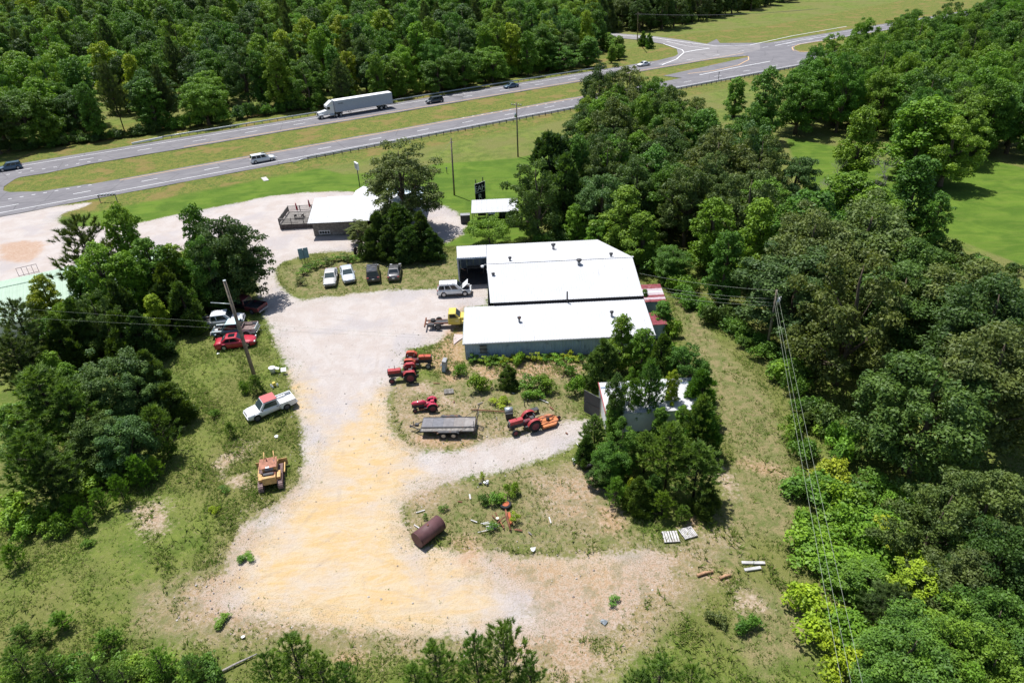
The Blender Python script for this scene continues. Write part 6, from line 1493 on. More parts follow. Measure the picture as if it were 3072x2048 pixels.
# semi truck
def semi():
    s, _ = road_uv(UP0, G(1165, 336)); s += 3.0; p = road(UP0, s, 1.9)
    t = thing('semi_truck', tuple(p), RA + PI, 'white semi truck with long plain trailer heading left on the highway', 'truck'); t.location.z = .03
    bevel(MB().box((8.1, 0, 2.62), (16.1, 2.6, 2.8)).build('trailer_box', plain('shaded_trailer_side', (.36, .4, .48), .5, .4, var=.05), t), .03)  # blue-grey colour paints the shade onto the white trailer box
    MB().box((14.6, 1.31, 3.3), (1.3, .02, .12), ry=.05).box((14.0, 1.31, 3.2), (.6, .02, .06)).build('trailer_lettering', M_IRON, t)
    MB().box((8.1, 0, 4.05), (16.0, 2.5, .06)).build('trailer_roof', M_WHITE, t)
    MB().box((8.1, 1.31, 1.24), (16.0, .03, .1)).box((8.1, -1.31, 1.24), (16.0, .03, .1)).build('side_rail', M_GALV, t)
    MB().box((3.2, 0, 1.0), (2.5, .9, .25)).box((14.0, 0, .95), (.12, .12, 1.0)).build('bogie_frame', M_IRON, t)
    for y in (-.8, .8): MB().box((12.0, y, .65), (.12, .12, 1.2)).build('landing_leg', M_IRON, t)
    for x in (2.2, 3.5, 14.9, 16.1, 20.0):
        for y in (-1.1, 1.1): wheel(t, x, y, .5, .5 if x < 19 else .3, M_RIM)
    MB().box((17.5, 0, .85), (6.5, .9, .22)).build('chassis', M_IRON, t)
    bevel(MB().box((17.4, 0, 2.0), (1.9, 2.35, 2.2)).build('cab', P_WHITE, t), .12)
    MB().prism([(18.35, 3.1), (16.5, 3.1), (16.45, 4.1), (16.8, 4.15)], -1.05, 1.05).build('roof_fairing', P_WHITE, t)
    hd = MB().add([(18.3, -1.0, .9), (20.7, -.85, .8), (20.7, .85, .8), (18.3, 1.0, .9), (18.3, -.95, 2.0), (20.6, -.72, 1.6), (20.6, .72, 1.6), (18.3, .95, 2.0)], [(0, 1, 5, 4), (1, 2, 6, 5), (2, 3, 7, 6), (3, 0, 4, 7), (4, 5, 6, 7), (3, 2, 1, 0)]).build('bonnet', P_WHITE, t); bevel(hd, .12, 3)
    for y in (-1.05, 1.05): bevel(MB().box((20.0, y, 1.05), (1.3, .35, .3)).build('wing', P_WHITE, t), .08)
    MB().sheet([(18.37, -1.0, 2.1), (18.37, 1.0, 2.1), (18.3, .95, 2.95), (18.3, -.95, 2.95)], .02).build('windscreen', M_GLASS, t)
    for y in (-1.185, 1.185): MB().box((17.9, y, 2.5), (.75, .02, .65)).build('side_window', M_GLASS, t)
    MB().cyl((17.2, 1.25, .75), .3, 1.2, 12, 'X').cyl((17.2, -1.25, .75), .3, 1.2, 12, 'X').build('fuel_tank', M_GALV, t)
    MB().box((20.75, 0, .6), (.2, 2.3, .3)).build('bumper', M_GALV, t)
    MB().box((20.68, 0, 1.2), (.05, 1.0, .6)).build('grille', M_IRON, t)
semi()
# yellow cab and chassis
def chassis_truck():
    t = place('x', 1346, 962, .7, heading((1313, 980), (1383, 977)), 'yellow cab and bare chassis truck parked with its nose under the shop roof', 'chassis_cab_truck', 'truck')
    x1 = 2.9; bevel(MB().box((.75, 0, 1.05), (1.5, 1.8, .9)).build('cab_lower', P_YELLOW, t), .1)
    glasshouse(t, .02, .1, .95, 1.45, 1.48, 2.05, 1.85, P_YELLOW, [(.15, .8)], None, .84)
    h = MB().add([(1.5, -.8, .7), (2.8, -.75, .7), (2.8, .75, .7), (1.5, .8, .7), (1.5, -.75, 1.5), (2.75, -.6, 1.4), (2.75, .6, 1.4), (1.5, .75, 1.5)], [(0, 1, 5, 4), (1, 2, 6, 5), (2, 3, 7, 6), (3, 0, 4, 7), (4, 5, 6, 7), (3, 2, 1, 0)]).build('bonnet', P_YELLOW, t); bevel(h, .12, 3)
    for s in (-1, 1):
        bevel(MB().box((2.2, s * .85, 1.0), (1.1, .3, .25)).build('wing', P_YELLOW, t), .08); wheel(t, 2.15, s * .8, .4, .24, M_RIMD); wheel(t, -1.25, s * .82, .4, .3, M_RIMD)
        MB().box((-1.0, s * .42, .62), (3.6, .08, .16)).build('frame_rail', M_RUST, t)
        MB().box((.75, s * .91, 1.15), (.9, .015, .03)).build('door_trim', M_CHROME, t)
    for x in (-2.4, -1.9, -.7, -.2): MB().box((x, 0, .62), (.1, .84, .1)).build('crossmember', M_RUST, t)
    MB().cyl((-1.25, 0, .42), .06, 1.5, 8, 'Y').build('rear_axle', M_IRON, t); MB().cyl((-1.25, 0, .42), .2, .34, 10).build('differential', M_IRON, t)
    bevel(MB().box((-2.1, -.62, .55), (.8, .4, .35)).build('fuel_tank', M_IRON, t), .05); MB().cyl((-1.9, .15, .8), .3, .2, 14).build('spare_wheel', M_BLACK, t)
    MB().box((-2.82, 0, .62), (.14, 2.1, .2)).build('rear_bumper', M_RUST, t); MB().box((.2, 0, .6), (5.0, .7, .15)).build('drive_line', M_IRON, t)
chassis_truck()
# tractors
T_ORG = plain('sun_faded_orange_red', (0.4, 0.075, 0.04), .6, .3, var=.2, vscale=4, stain=(.22, .07, .04), sscale=3, sth=.52); T_RED = plain('tractor_red', (0.33, 0.035, 0.04), .5, .4, var=.2, vscale=4, stain=(.17, .05, .04), sscale=3.2, sth=.54); T_BRT = paint('glossy_tractor_red', (0.42, 0.01, 0.045), coat=.8, rough=.3, dust=.04)
M_RIMR = plain('maroon_rim', (.16, .04, .05), .7, .3, var=.3)
def tractor(cx, cy, head, paint_m, label, s=1.0, flat=True, cub=False, rim=None, seat=True):
    t = place('x', cx, cy, .6, head, label, 'tractor', 'tractor'); t.scale = (s, s, s)
    rr, rw = (.62, .34) if not cub else (.52, .24); fr_, fw = (.32, .18) if not cub else (.27, .13); R_ = rim or M_RIMR
    if cub: bevel(MB().tube([(-.1, 0, 1.0), (.2, 0, 1.04), (1.2, 0, 1.0), (1.45, 0, .92)], [.17, .26, .25, .14], 14).build('hood', paint_m, t), .01)
    else:
        bevel(MB().box((.8, 0, 1.14), (1.35, .52, .4)).build('hood', paint_m, t), .06, 3); MB().box((1.49, 0, 1.02), (.06, .46, .6)).build('grille', M_IRON, t)
        MB().box((1.52, 0, 1.2), (.02, .5, .06)).build('grille_trim', M_RIM, t)
    bevel(MB().box((.7, 0, .72), (1.5, .36, .5)).build('engine', M_IRON, t), .04); bevel(MB().box((-.5, 0, .7), (1.2, .42, .45)).build('gearbox', M_RIMR if not cub else paint_m, t), .05)
    MB().cyl((.5, .16, 1.0), .06, .5, 8, 'X').cyl((.8, -.2, .95), .09, .2, 8, 'X').build('manifold', M_RUST, t)
    MB().cyl((-.8, 0, rr), .09, 1.5, 10, 'Y').build('rear_axle', paint_m if cub else M_IRON, t); MB().cyl((1.15, 0, fr_ + .06), .05, 1.15, 8, 'Y').build('front_axle', M_IRON, t)
    for sd in (-1, 1):
        wheel(t, -.8, sd * (.78 if not cub else .68), rr, rw, R_, True, 'rear_wheel'); wheel(t, 1.15, sd * (.62 if not cub else .42), fr_, fw, R_, False, 'front_wheel')
        if flat:
            MB().prism([(-1.4, .95), (-1.3, 1.32), (-1.1, 1.42), (-.45, 1.42), (-.15, 1.15), (-.1, .9), (-.13, .9), (-.2, 1.12), (-.48, 1.37), (-1.08, 1.37), (-1.26, 1.28), (-1.36, .95)], sd * .78 - .2, sd * .78 + .2).build('fender', paint_m, t)
            MB().prism([(-1.4, .95), (-1.3, 1.32), (-1.1, 1.42), (-.45, 1.42), (-.15, 1.15), (-.1, .9), (-.8, .8)], sd * .58 - .015, sd * .58 + .015).build('fender_side', paint_m, t)
        else:
            ou = [(-.8 + (rr + .12) * math.cos(a), rr + (rr + .12) * math.sin(a)) for a in np.linspace(.25, 2.9, 12)]; inn = [(-.8 + (rr + .08) * math.cos(a), rr + (rr + .08) * math.sin(a)) for a in np.linspace(2.9, .25, 12)]
            y = sd * (.76 if not cub else .62); MB().prism(ou + inn, y - .17, y + .17).build('fender', paint_m, t)
    MB().box((-.85, 0, 1.08), (.4, .42, .07)).box((-1.05, 0, 1.24), (.07, .42, .3)).build('seat', M_IRON if not cub else paint_m, t)
    MB().tube([(-.1, 0, 1.1), (-.35, 0, 1.42)], .02, 6).build('steering_column', M_IRON, t)
    pts = [(-.36 + .17 * math.cos(a) * .5, .2 * math.sin(a), 1.43 + .17 * math.cos(a) * .8) for a in np.linspace(0, 2 * PI, 15)]; MB().tube(pts, .015, 5).build('steering_wheel', M_IRON, t)
    MB().cyl((.75, -.12, 1.5), .03, .4, 8).build('exhaust', M_RUST, t)
    MB().box((-.1, 0, .5), (.5, 1.0, .04)).build('footplate', M_IRON, t)
    if not cub:
        for sd in (-1, 1): MB().box((-1.4, sd * .35, .55), (.7, .05, .06), ry=.15).build('lift_arm', M_IRON, t)
    else: MB().box((.3, 0, .38), (.9, 1.0, .06)).box((.5, .3, .3), (.3, .05, .3)).build('cultivator_frame', M_RUST, t)
    return t
tractor(1254, 1084, heading((1222, 1100), (1290, 1098)), T_ORG, 'faded orange red tractor facing right behind the other one at the yard edge', 1.02, rim=M_GREY)
tractor(1208, 1123, heading((1245, 1140), (1172, 1148)), T_RED, 'red tractor with white striped bonnet facing left at the yard edge', 1.02)
tractor(1275, 1213, heading((1306, 1228), (1243, 1236)), T_BRT, 'small glossy red antique tractor alone in the grass', .9, False, True)
tractor(1572, 1270, heading((1615, 1275), (1538, 1298)), T_RED, 'dusty red tractor carrying the orange rotary mower', 1.0, False)
def mower():
    p = G(1636, 1262, .4); t = thing('rotary_mower', (p.x + .25, p.y + .1, 0), math.radians(heading((1538, 1298), (1615, 1275))), 'orange rotary mower deck hitched behind the dusty red tractor', 'mower')
    M_OR = plain('orange_mower_paint', (.5, .17, .06), .6, .3, var=.15, stain=(.38, .14, .08))
    pl = [(-.9, -.85), (.45, -.85), (.95, -.35), (.95, .35), (.45, .85), (-.9, .85)]
    MB().add([(x, y, z) for z in (.22, .42) for x, y in pl], [tuple(range(5, -1, -1)), tuple(range(6, 12))] + [(i, (i + 1) % 6, (i + 1) % 6 + 6, i + 6) for i in range(6)]).build('deck', M_OR, t)
    for y in (-.5, .5): MB().box((0, y, .45), (1.7, .05, .05)).build('deck_rib', M_RUST, t)
    MB().tube([(-1.2, 0, .9), (.2, 0, .75), (.9, .3, .5)], .04, 6).tube([(-1.2, -.4, .6), (-.5, -.2, 1.0), (.6, 0, .6)], .03, 6).tube([(-1.2, .4, .6), (-.5, .2, 1.0), (.6, 0, .6)], .03, 6).build('hitch_frame', M_RUST, t)
    MB().cyl((0, 0, .55), .17, .28, 12).build('gearbox', M_IRON, t)
    wheel(t, 1.2, .1, .22, .14, M_RIMR, name='tail_wheel'); MB().tube([(.9, .1, .45), (1.2, .1, .35)], .035, 6).build('wheel_arm', M_OR, t)
mower()
def flat_trailer():
    a, b_, c, d = G(1270, 1250.6, .7), G(1426, 1252.7, .7), G(1424, 1293.5, .7), G(1261, 1292.5, .7); m_ = (a + b_ + c + d) / 4; L = 5.05; W = 2.15
    t = thing('flatbed_trailer', (m_.x, m_.y, 0), math.atan2((b_ - a).y, (b_ - a).x) * .6, 'black tandem axle flatbed trailer with patched deck and raised ramp gate', 'trailer')
    cols = [(.17, .165, .175), (.15, .15, .165), (.18, .17, .175), (.22, .2, .19), (.24, .22, .21)]
    for i in range(5):
        mt = plain('deck_plate_%d' % i, cols[i], .7, .3, var=.15, vscale=2, stain=(.33, .16, .09) if i < 4 else (.3, .26, .23), sscale=1.6, sth=.62)
        MB().box((-L / 2 + (i + .5) * L / 5, .22, .68), (L / 5 - .012, W - .55, .04)).build('deck_plate', mt, t)
    MB().box((0, -W / 2 + .3, .66), (L, .5, .05)).build('side_plank', M_WOODG, t)
    for y in (-W / 2, W / 2, -W / 2 + .56): MB().box((0, y, .73 if y > -.6 and y < 0 else .68), (L, .07, .12)).build('frame_rail', M_IRON, t)
    for x in (-L / 2, L / 2): MB().box((x, 0, .62), (.08, W, .14)).build('cross_rail', M_IRON, t)
    MB().box((0, 0, .5), (L * .9, .1, .16)).box((0, -.8, .5), (L * .95, .08, .16)).box((0, .8, .5), (L * .95, .08, .16)).build('underframe', M_IRON, t)
    for s in (-1, 1):
        for x in (-.05, .9): wheel(t, x - .3, s * (W / 2 + .16), .33, .22, M_RIM)
        bevel(MB().prism([(-.95, .62), (-.7, .8), (1.0 - .1, .8), (1.15, .62), (1.1, .6), (.85, .74), (-.66, .74), (-.9, .6)], s * (W / 2 + .16) - .14, s * (W / 2 + .16) + .14).build('mudguard', M_IRON, t), .01)
    MB().tube([(-L / 2, .7, .55), (-L / 2 - 1.1, 0, .5)], .05, 6).tube([(-L / 2, -.7, .55), (-L / 2 - 1.1, 0, .5)], .05, 6).cyl((-L / 2 - 1.15, 0, .52), .09, .2, 8).build('drawbar', M_IRON, t)
    MB().cyl((-L / 2 - .8, 0, .75), .04, .7, 8).box((-L / 2 - .5, 0, .68), (.35, .3, .25)).build('jack', M_IRON, t)
    for s in (-1, 1):
        g = MB()
        for k in range(5): g.box((L / 2 + .28, s * (.3 + .0) + (k - 2) * .0, .5), (.01, .01, .01))
        x = L / 2 + .1; y = s * .62
        MB().box((x + .1, y - .28, .95), (.05, .05, 1.2), ry=.25).box((x + .1, y + .28, .95), (.05, .05, 1.2), ry=.25).box((x + .0, y, .55), (.05, .6, .05)).box((x + .08, y, .8), (.05, .6, .05)).box((x + .15, y, 1.05), (.05, .6, .05)).box((x + .22, y, 1.3), (.05, .6, .05)).box((x + .25, y, 1.5), (.05, .6, .05)).build('ramp', M_IRON, t)
    MB().tube([(L / 2, W / 2, .7), (L / 2 + .5, W / 2, 2.2)], .035, 6).tube([(L / 2, -W / 2, .1), (L / 2 + .05, -W / 2, 1.9)], .03, 6).tube([(L / 2 + .05, -W / 2, 1.5), (L / 2 - 1.3, -W / 2, .75)], .02, 5).tube([(L / 2 + .4, W / 2, 1.8), (L / 2 - 1.0, W / 2, .75)], .02, 5).build('gate_bar', M_IRON, t)
flat_trailer()
def dozer():
    p = G(812, 1424, .7); t = thing('bulldozer', (p.x, p.y, 0), math.radians(heading((818, 1462), (822, 1392))), 'rusty yellow bulldozer with faded roof parked on the rough grass', 'bulldozer')
    M_DY = plain('dozer_yellow', (.52, .33, .14), .7, .3, var=.2, stain=(.3, .13, .07), sscale=2, sth=.56); M_DR = plain('rusted_hood', (.32, .15, .1), .8, .2, var=.3, stain=(.42, .24, .12))
    for s in (-1, 1):
        tr_ = MB(); y = s * .82; prof = []; L_, R_ = 1.1, .36
        n = 40; per = 2 * L_ * 2 + 2 * PI * R_
        for k in range(n):
            d = per * k / n
            if d < 2 * L_: x, z, a = -L_ + d, 2 * R_, 0
            elif d < 2 * L_ + PI * R_: q = (d - 2 * L_) / R_; x, z, a = L_ + R_ * math.sin(q), R_ + R_ * math.cos(q), q
            elif d < 4 * L_ + PI * R_: x, z, a = L_ - (d - 2 * L_ - PI * R_), 0, PI
            else: q = (d - 4 * L_ - PI * R_) / R_; x, z, a = -L_ - R_ * math.sin(q), R_ - R_ * math.cos(q), PI + q
            tr_.box((x, y, z + .02), (.125, .42, .05), ry=a); tr_.box((x, y, z + .02) if 0 else (x + .05 * math.sin(a) * 0, y, z + (.05 if a == 0 else 0)), (.02, .42, .05), ry=a)
        tr_.build('track', plain('track_steel', (.26, .17, .16), .6, .4, var=.25), t, kind='stuff')
        MB().box((0, y, .36), (2.1, .28, .42)).build('track_frame', M_RUST, t); MB().cyl((-1.08, y, .37), .28, .26, 12, 'Y').cyl((1.08, y, .37), .28, .26, 12, 'Y').build('sprocket', M_RUST, t)
    bevel(MB().box((.72, 0, 1.1), (1.45, 1.2, .85)).build('hood', M_DY, t), .05); MB().box((.62, .08, 1.56), (1.4, 1.5, .06)).build('hood_top', M_DR, t)
    bevel(MB().box((-.35, 0, .85), (1.0, 1.1, .6)).build('platform', M_RUST, t), .03)
    bevel(MB().box((-.75, 0, 1.2), (.3, .9, .65)).build('seat_back', M_IRON, t), .05); MB().box((-.4, 0, 1.1), (.5, .7, .14)).build('seat', M_IRON, t); MB().box((-.02, 0, 1.42), (.12, .7, .3)).build('dash', M_GREY, t); MB().box((.0, .1, 1.6), (.2, .3, .03)).build('instrument_panel', M_WHITE, t)
    bevel(MB().box((-1.0, 0, 1.0), (.4, 1.15, .75)).build('fuel_tank', M_DY, t), .05)
    for s in (-1, 1): bevel(MB().box((-.5, s * .78, .98), (.9, .3, .28)).build('fender', M_DY, t), .03)
    for s in (-1, 1):
        MB().box((1.0, s * .58, 1.0), (1.4, .1, .14), ry=.22).build('lift_arm', M_DY, t); MB().tube([(.9, s * .45, 1.5), (1.75, s * .4, 1.95)], .045, 6).build('hydraulic_ram', M_DY, t); MB().box((1.1, s * 1.12, .45), (1.5, .1, .14)).build('push_arm', M_DY, t)
    pr = [(1.75, .1), (1.85, .3), (1.86, .6), (1.78, .88), (1.83, .88), (1.92, .6), (1.91, .3), (1.82, .1)]
    MB().prism(pr, -1.35, 1.35).build('blade', M_DY, t); MB().cyl((.95, .2, 1.72), .05, .5, 8).build('exhaust', M_RUST, t); MB().cyl((.4, -.5, 1.65), .02, .7, 6).build('lever', M_CHROME, t)
dozer()

# ------------------------------------------------------------------ smaller things
def thing_at(name, px, py, z, rz, label, cat, group=None): p = G(px, py, z); return thing(name, (p.x, p.y, 0), rz, label, cat, group)
a, c_ = G(1253, 1618, .66), G(1318, 1568, .66); m_ = (a + c_) / 2; hd_ = math.atan2((c_ - a).y, (c_ - a).x)
tk = thing('storage_tank', (m_.x, m_.y, 0), hd_, 'large rusty brown cylindrical tank lying on its side', 'tank'); Lt = (c_ - a).length + .15
M_TANK = plain('oxidised_brown_steel', (.115, .055, .058), .6, .3, var=.12, vscale=2, stain=(.15, .075, .065), sscale=.9)
MB().cyl((0, 0, .66), .65, Lt, 40, 'X').build('shell', M_TANK, tk)
for s in (-1, 1): MB().cyl((s * Lt / 2, 0, .66), .665, .05, 40, 'X').build('end_rim', M_TANK, tk); MB().cyl((s * (Lt / 2 + .015), 0, .66), .62, .03, 32, 'X').build('end_cap', M_TANK, tk)
MB().cyl((0, 0, 1.33), .08, .1, 12).build('filler_neck', M_RUST, tk)
rk = thing_at('wire_rack', 1306, 1560, .4, .3, 'rusty slatted rack behind the brown tank', 'rack')
for i in range(5): MB().box((0, 0, .15 + i * .12), (.55, .03, .04)).build('slat', M_RUST, rk)
for x in (-.3, .3): MB().box((x, 0, .35), (.04, .04, .8)).build('upright', M_IRON, rk)
dp = thing_at('leaning_cabinet', 1334, 1098, .6, -.2, 'tilted dark metal cabinet shell standing in the weeds left of the shop', 'cabinet')
bevel(MB().box((0, 0, .75), (.45, .75, 1.5), ry=.12, rx=.1).build('shell', M_GREY, dp), .03); MB().box((-.35, -.05, .8), (.3, .5, .05), ry=-.9).build('flap', M_GREY, dp); MB().box((.0, -.39, .7), (.36, .02, 1.2), ry=.12).build('side_panel', M_BLUEW, dp)
def pallet(px, py, rz, label, n=7, L=1.2, W=1.0, mat=None):
    t = thing_at('pallet', px, py, .1, rz, label, 'pallet'); mat = mat or M_WOODP
    for i in range(3): MB().box((0, -W / 2 + .05 + i * (W - .1) / 2, .06), (L, .06, .1)).build('stringer', M_WOODG, t)
    for i in range(n): MB().box((-L / 2 + (i + .5) * L / n, 0, .125 + random.uniform(0, .008)), (L / n * (.6 + .25 * (i % 3 == 1)), W, .022), rz=random.uniform(-.02, .02)).build('board', mat, t)
    return t
pallet(1346, 1173, .1, 'grey weathered pallet in the weeds behind the small antique tractor', 8, 1.0, .8, M_WOODG)
pallet(2012, 1609, .02, 'pale wooden pallet with wide boards, left of the pair', 6, 1.25, 1.1)
pallet(2064, 1597, .3, 'pale slatted wooden pallet, right of the pair', 9, 1.15, 1.05)
def loose_tyre(px, py, z, r, rot, label, rim=None):
    t = thing_at('tyre', px, py, z, 0, label, 'tyre'); o = link('tread', TYRE, t, loc=(0, 0, z), rot=rot, scale=(r, r * .5, r))
    if rim: link('rim', rim_mesh(rim), t, loc=(0, 0, z), rot=rot, scale=(r, r * .5, r))
loose_tyre(1770, 1398, .35, .5, (.55, 0, .3), 'black tyre propped against the brush by the gravel track')
loose_tyre(1517, 1513, .12, .5, (PI / 2, 0, 0), 'flat lying wheel with orange rusty hub in the weeds', plain('orange_rust_hub', (.35, .1, .05), .9, .1, var=.3))
ax = thing_at('old_axle', 1521, 1555, .2, 0, 'long rusty steel axle beam lying among the weeds', 'scrap metal')
MB().tube([(-.1, 1.0, .2), (0, .2, .2), (.25, -1.2, .15)], [.07, .13, .06], 8).build('axle_tube', M_RUST, ax); MB().box((.25, .1, .15), (.2, 1.3, .08), rz=.15).build('spring_leaf', plain('orange_rust_hub', (.35, .1, .05)), ax)
sx = thing_at('scrap_bars', 1498, 1560, .15, 0, 'crossed rusty bars beside the old axle', 'scrap metal')
for i, (a_, l_) in enumerate(((.9, 1.6), (1.2, 1.9), (2.3, .9))): MB().box((i * .12 - .1, 0, .1 + i * .05), (l_, .07, .06), rz=-a_).build('bar', M_RUST, sx)
MB().cyl((-.15, .15, .24), .14, .06, 14).build('round_lid', plain('cream_lid', (.6, .55, .42)), sx)
bp = thing_at('board_pile', 1462, 1580, .1, 0, 'broken pale boards left of the old axle', 'boards')
for i in range(9): MB().box((random.uniform(-.3, .6), -.35 + i * .09, .05 + .02 * i), (random.uniform(.5, 1.1), .06, .03), rz=random.uniform(.05, .4)).build('board', M_WOODP, bp)
for i, (x, y, l_, rz, lab) in enumerate([(1262, 1535, .75, .35, 'pale board lying beyond the brown tank'), (1250, 1580, .6, -.7, 'short pale board left of the brown tank'), (1422, 1564, .6, -.5, 'thin pale stick between tank and axle'),
                                         (1632, 1204, 1.1, -.7, 'thin pale plank on the grass below the weed bushes'), (2112, 1585 - 30, 1.6, -1.0, 'long pale pole leaning by the young pines'), (1740, 1345, 1.6, -1.25, 'white pipe at the edge of the trailer clump')]):
    o = MB().box((0, 0, .05), (l_, .09, .04)).build('loose_board', M_WOODP); p = G(x, y); o.location = (p.x, p.y, .03); o.rotation_euler = (0, 0, rz); tag(o, lab, 'board')
for x, y, l_, rz, z in ((2260, 1688, 2.0, -.08, 0), (2258, 1706, 1.5, .12, 0)):
    o = bevel(MB().box((0, 0, .1), (l_ * .85, .26, .14)).build('concrete_beam', plain('whitish_concrete', (.42, .41, .4), .9, .1, var=.2, stain=(.4, .3, .24), sscale=1.5), None), .03); p = G(x, y); o.location = (p.x, p.y, -.08); o.rotation_euler = (0, 0, rz)
    tag(o, 'longer broken white concrete slab in the right grass' if l_ > 1.8 else 'shorter broken white concrete slab in the right grass', 'concrete')
for x, y, l_, rz, lab in ((2115, 1722, 1.3, .25, 'orange rotten log in the right grass'), (2175, 1732, .9, .3, 'shorter reddish rotten log beside the orange one'), (700, 2000, 3.2, .55, 'grey fallen log on the bank at the bottom left'), (238, 1058, 3.0, -.5, 'long pale fallen branch at the clearing edge, left')):
    p = G(x, y); o = MB().tube([(-l_ / 2, 0, .12), (0, .04, .14), (l_ / 2, 0, .1)], [.11 if l_ < 2 else .09, .12 if l_ < 2 else .08, .08 if l_ < 2 else .05], 9).build('fallen_log', plain('rotten_log', (.42, .25, .15), .9, .1, var=.3) if l_ < 2 else M_DEAD); o.location = (p.x, p.y, 0); o.rotation_euler = (0, 0, rz); tag(o, lab, 'log')
# tubs and boxes by the pole
tb = thing_at('white_tub', 817, 1110, .3, 0, 'white plastic barrel and lid beside the drive', 'tub'); MB().tube([(0, 0, 0), (0, 0, .6), (0, 0, .66)], [.27, .34, .36], 16).build('tub', M_WHITE, tb); MB().box((.5, .05, .5), (.5, .4, .06), ry=.3).build('lid', M_WHITE, tb)
wp = thing_at('square_sign', 852, 1115, .2, .2, 'square white panel on a stake at the drive edge', 'panel'); MB().box((0, 0, .5), (.55, .5, .03), rx=.4).build('panel', M_WHITE, wp); MB().cyl((0, -.05, .24), .02, .5, 6).build('stake', M_WOODG, wp)
yb = thing_at('yellow_cooler', 822, 1152, .25, 0, 'yellow lidded drink cooler in the litter by the pickup', 'cooler'); MB().cyl((0, 0, .22), .15, .42, 14).build('barrel', P_YELLOW, yb); MB().cyl((0, 0, .45), .16, .05, 14).build('lid', P_YELLOW, yb)
for i, (dx, dy, lab) in enumerate(((-.3, -.1, 'white jug left of the yellow cooler'), (.35, 0, 'white jug right of the yellow cooler'), (-.05, -.4, 'white jug in front of the yellow cooler'))):
    j = thing('plastic_jug', (yb.location.x + dx, yb.location.y + dy, 0), i, lab, 'jug'); MB().tube([(0, 0, 0), (0, 0, .22), (0, 0, .3), (0, 0, .34)], [.1, .1, .04, .035], 10).build('bottle', M_WHITE, j); MB().tube([(.05, 0, .28), (.13, 0, .22), (.1, 0, .12)], .015, 5).build('handle', M_WHITE, j)
dr = thing_at('steel_drum', 1527, 1240, .45, .1, 'galvanised half drum cooker on dark legs behind the antique tractor trailer', 'drum')
MB().cyl((0, .1, .8), .3, .78, 18, 'X').build('drum', M_GALV, dr); bevel(MB().box((0, -.1, .4), (.74, .55, .6)).build('firebox', M_IRON, dr), .03)
for x in (-.3, .3): MB().box((x, -.1, .08), (.06, .5, .16)).build('leg', M_IRON, dr)
wh_ = thing_at('dark_trolley', 1602, 1230, .3, .4, 'dark steel frame implement behind the orange mower', 'implement')
MB().box((0, 0, .4), (.9, .5, .06)).box((-.4, .0, .2), (.05, .5, .4)).box((.4, 0, .2), (.05, .5, .4)).build('frame', M_IRON, wh_)
for i, (x, y, lab) in enumerate(((1574, 1218, 'left short dark post behind the drum cooker'), (1583, 1212, 'right short dark post behind the drum cooker'))):
    p = G(x, y, .0); o = MB().box((0, 0, .3), (.08, .08, .6)).build('short_post', M_IRON); o.location = (p.x, p.y, 0); tag(o, lab, 'post')
bm2 = MB().tube([(-1.9, .35, .1), (1.9, -.35, .1)], .06, 6).build('steel_beam', M_RUST); p = G(1470, 1234); bm2.location = (p.x, p.y, 0); tag(bm2, 'long rusty beam lying behind the flatbed trailer ramps', 'beam')
cs = MB().add([(-.45, 1.0, .05), (.55, .8, .05), (.6, 0, .06), (.1, -.6, .05), (-.4, -1.4, .05), (-.5, -.2, .07)], [(5, 4, 3, 2, 1, 0)]).build('concrete_slab', plain('pinkish_slab', (.46, .38, .36), .9, .1, var=.15)); p = G(1373, 1015); cs.location = (p.x, p.y, 0); tag(cs, 'cracked pinkish concrete slab beside the shop corner', 'slab')
rb = thing_at('rubbish_heap', 1450, 1448, .1, 0, 'heap of white and dark rubbish on the mound past the track', 'rubbish')
for i in range(9): MB().box((random.uniform(-.4, .4), random.uniform(-.2, .2), random.uniform(.05, .2)), (random.uniform(.1, .3), random.uniform(.08, .2), .05), rz=random.uniform(0, 3), rx=random.uniform(-.5, .5)).build('scrap_piece', random.choice([M_WHITE, M_GREY, M_IRON, M_WHITE]), rb)
rb2 = thing_at('rubbish_heap', 1745, 1385, .1, 0, 'white and black rubbish beside the propped tyre', 'rubbish')
for i in range(12): MB().box((random.uniform(-.9, .7), random.uniform(-.3, .4), random.uniform(.05, .2)), (random.uniform(.1, .4), random.uniform(.06, .2), .05), rz=random.uniform(0, 3), rx=random.uniform(-.5, .5)).build('scrap_piece', random.choice([M_WHITE, M_GREY, M_IRON, M_IRON]), rb2)
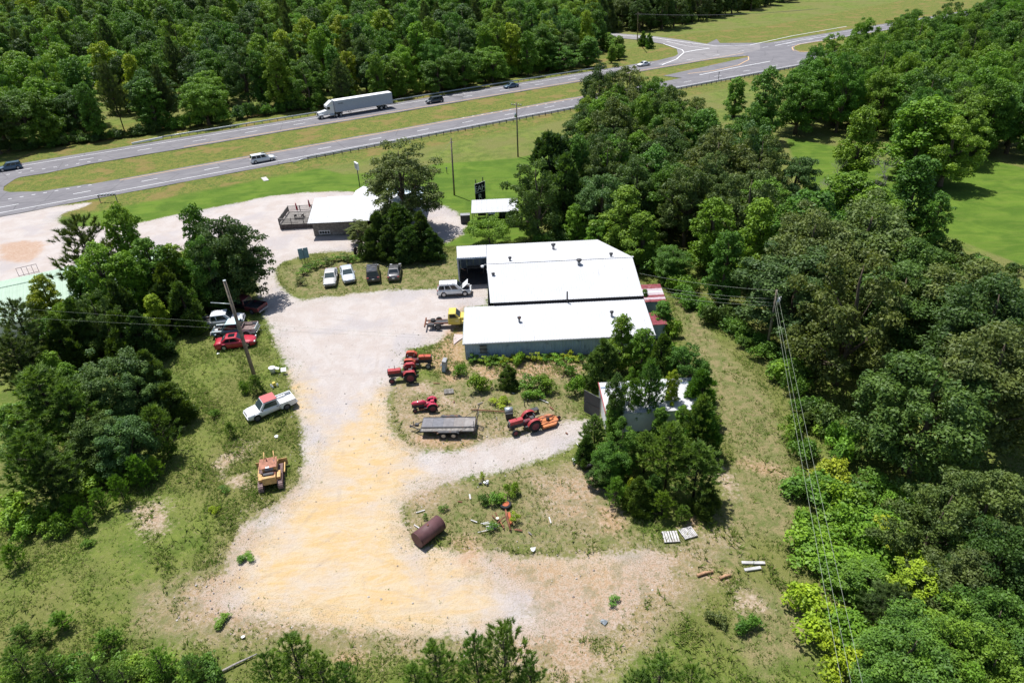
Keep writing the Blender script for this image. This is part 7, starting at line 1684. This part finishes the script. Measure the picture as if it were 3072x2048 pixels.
for x, y, s, lab, mt in ((1600, 1648, .3, 'crumpled white bag at the edge of the dirt', M_WHITE), (1812, 1865, .3, 'crumpled silver sheet on the lower right gravel', M_GALV), (730, 1910, .18, 'small white litter piece in the lower left grass', M_WHITE), (1265, 1204, .22, 'white carton behind the antique tractor', M_WHITE),
                         (655, 1062, .2, 'white scrap beside the red sedan', M_WHITE), (830, 1310, .22, 'white scrap on the grass above the bulldozer', M_WHITE)):
    p = G(x, y); rg = random.Random(int(x)); mb = MB(); vs = [(math.cos(a) * s * rg.uniform(.5, 1.2), math.sin(a) * s * rg.uniform(.4, 1), rg.uniform(.02, .14)) for a in np.linspace(0, 2 * PI, 9)[:-1]] + [(0, 0, .2 * s / .3)]
    mb.add(vs, [(i, (i + 1) % 8, 8) for i in range(8)]); o = mb.build('litter', mt); o.location = (p.x, p.y, 0); tag(o, lab, 'litter')
# little markers on the lawn and by the road
for x, y, h, lab in ((1341, 520, 1.2, 'short grey post on the lawn left of the dark pole'), (2155, 240, 2.2, 'small dark roadside sign by the far guard rail'), (1957, 125, 2.0, 'small sign post on the side road island')):
    p = G(x, y); t = thing('marker_post', (p.x, p.y, 0), 0, lab, 'post'); MB().box((0, 0, h / 2), (.12, .12, h)).build('post', M_IRON, t); MB().box((0, -.05, h - .15), (.3, .04, .35)).build('plate', M_GREY, t)
p = G(795, 538); o = MB().box((0, 0, .05), (1.0, 2.6, .12)).build('drain_cover', plain('pale_concrete', (.45, .43, .4), .9, .1)); o.location = (p.x, p.y, -.02); o.rotation_euler = (0, 0, .5); tag(o, 'small concrete drain in the verge below the white suv', 'drain')
rgx = random.Random(77)
for k, (x, y) in enumerate([(1225, 1060), (1310, 1150), (1362, 1205), (1290, 1190), (1440, 1210), (1490, 1255), (1540, 1180), (1655, 1225), (1700, 1300), (1410, 1490), (1555, 1590), (1380, 1505), (1590, 1600), (1650, 1560)]):
    p = G(x, y); o = MB().box((0, 0, .04), (rgx.uniform(.25, .7), rgx.uniform(.06, .14), .04)).build('scrap_wood', rgx.choice([M_WOODP, M_WOODG, M_RUST])); o.location = (p.x, p.y, 0); o.rotation_euler = (0, 0, rgx.uniform(0, 3))
    tag(o, 'stray stick of scrap lying in the rough ground round the machines', 'scrap', 'stray scrap sticks')
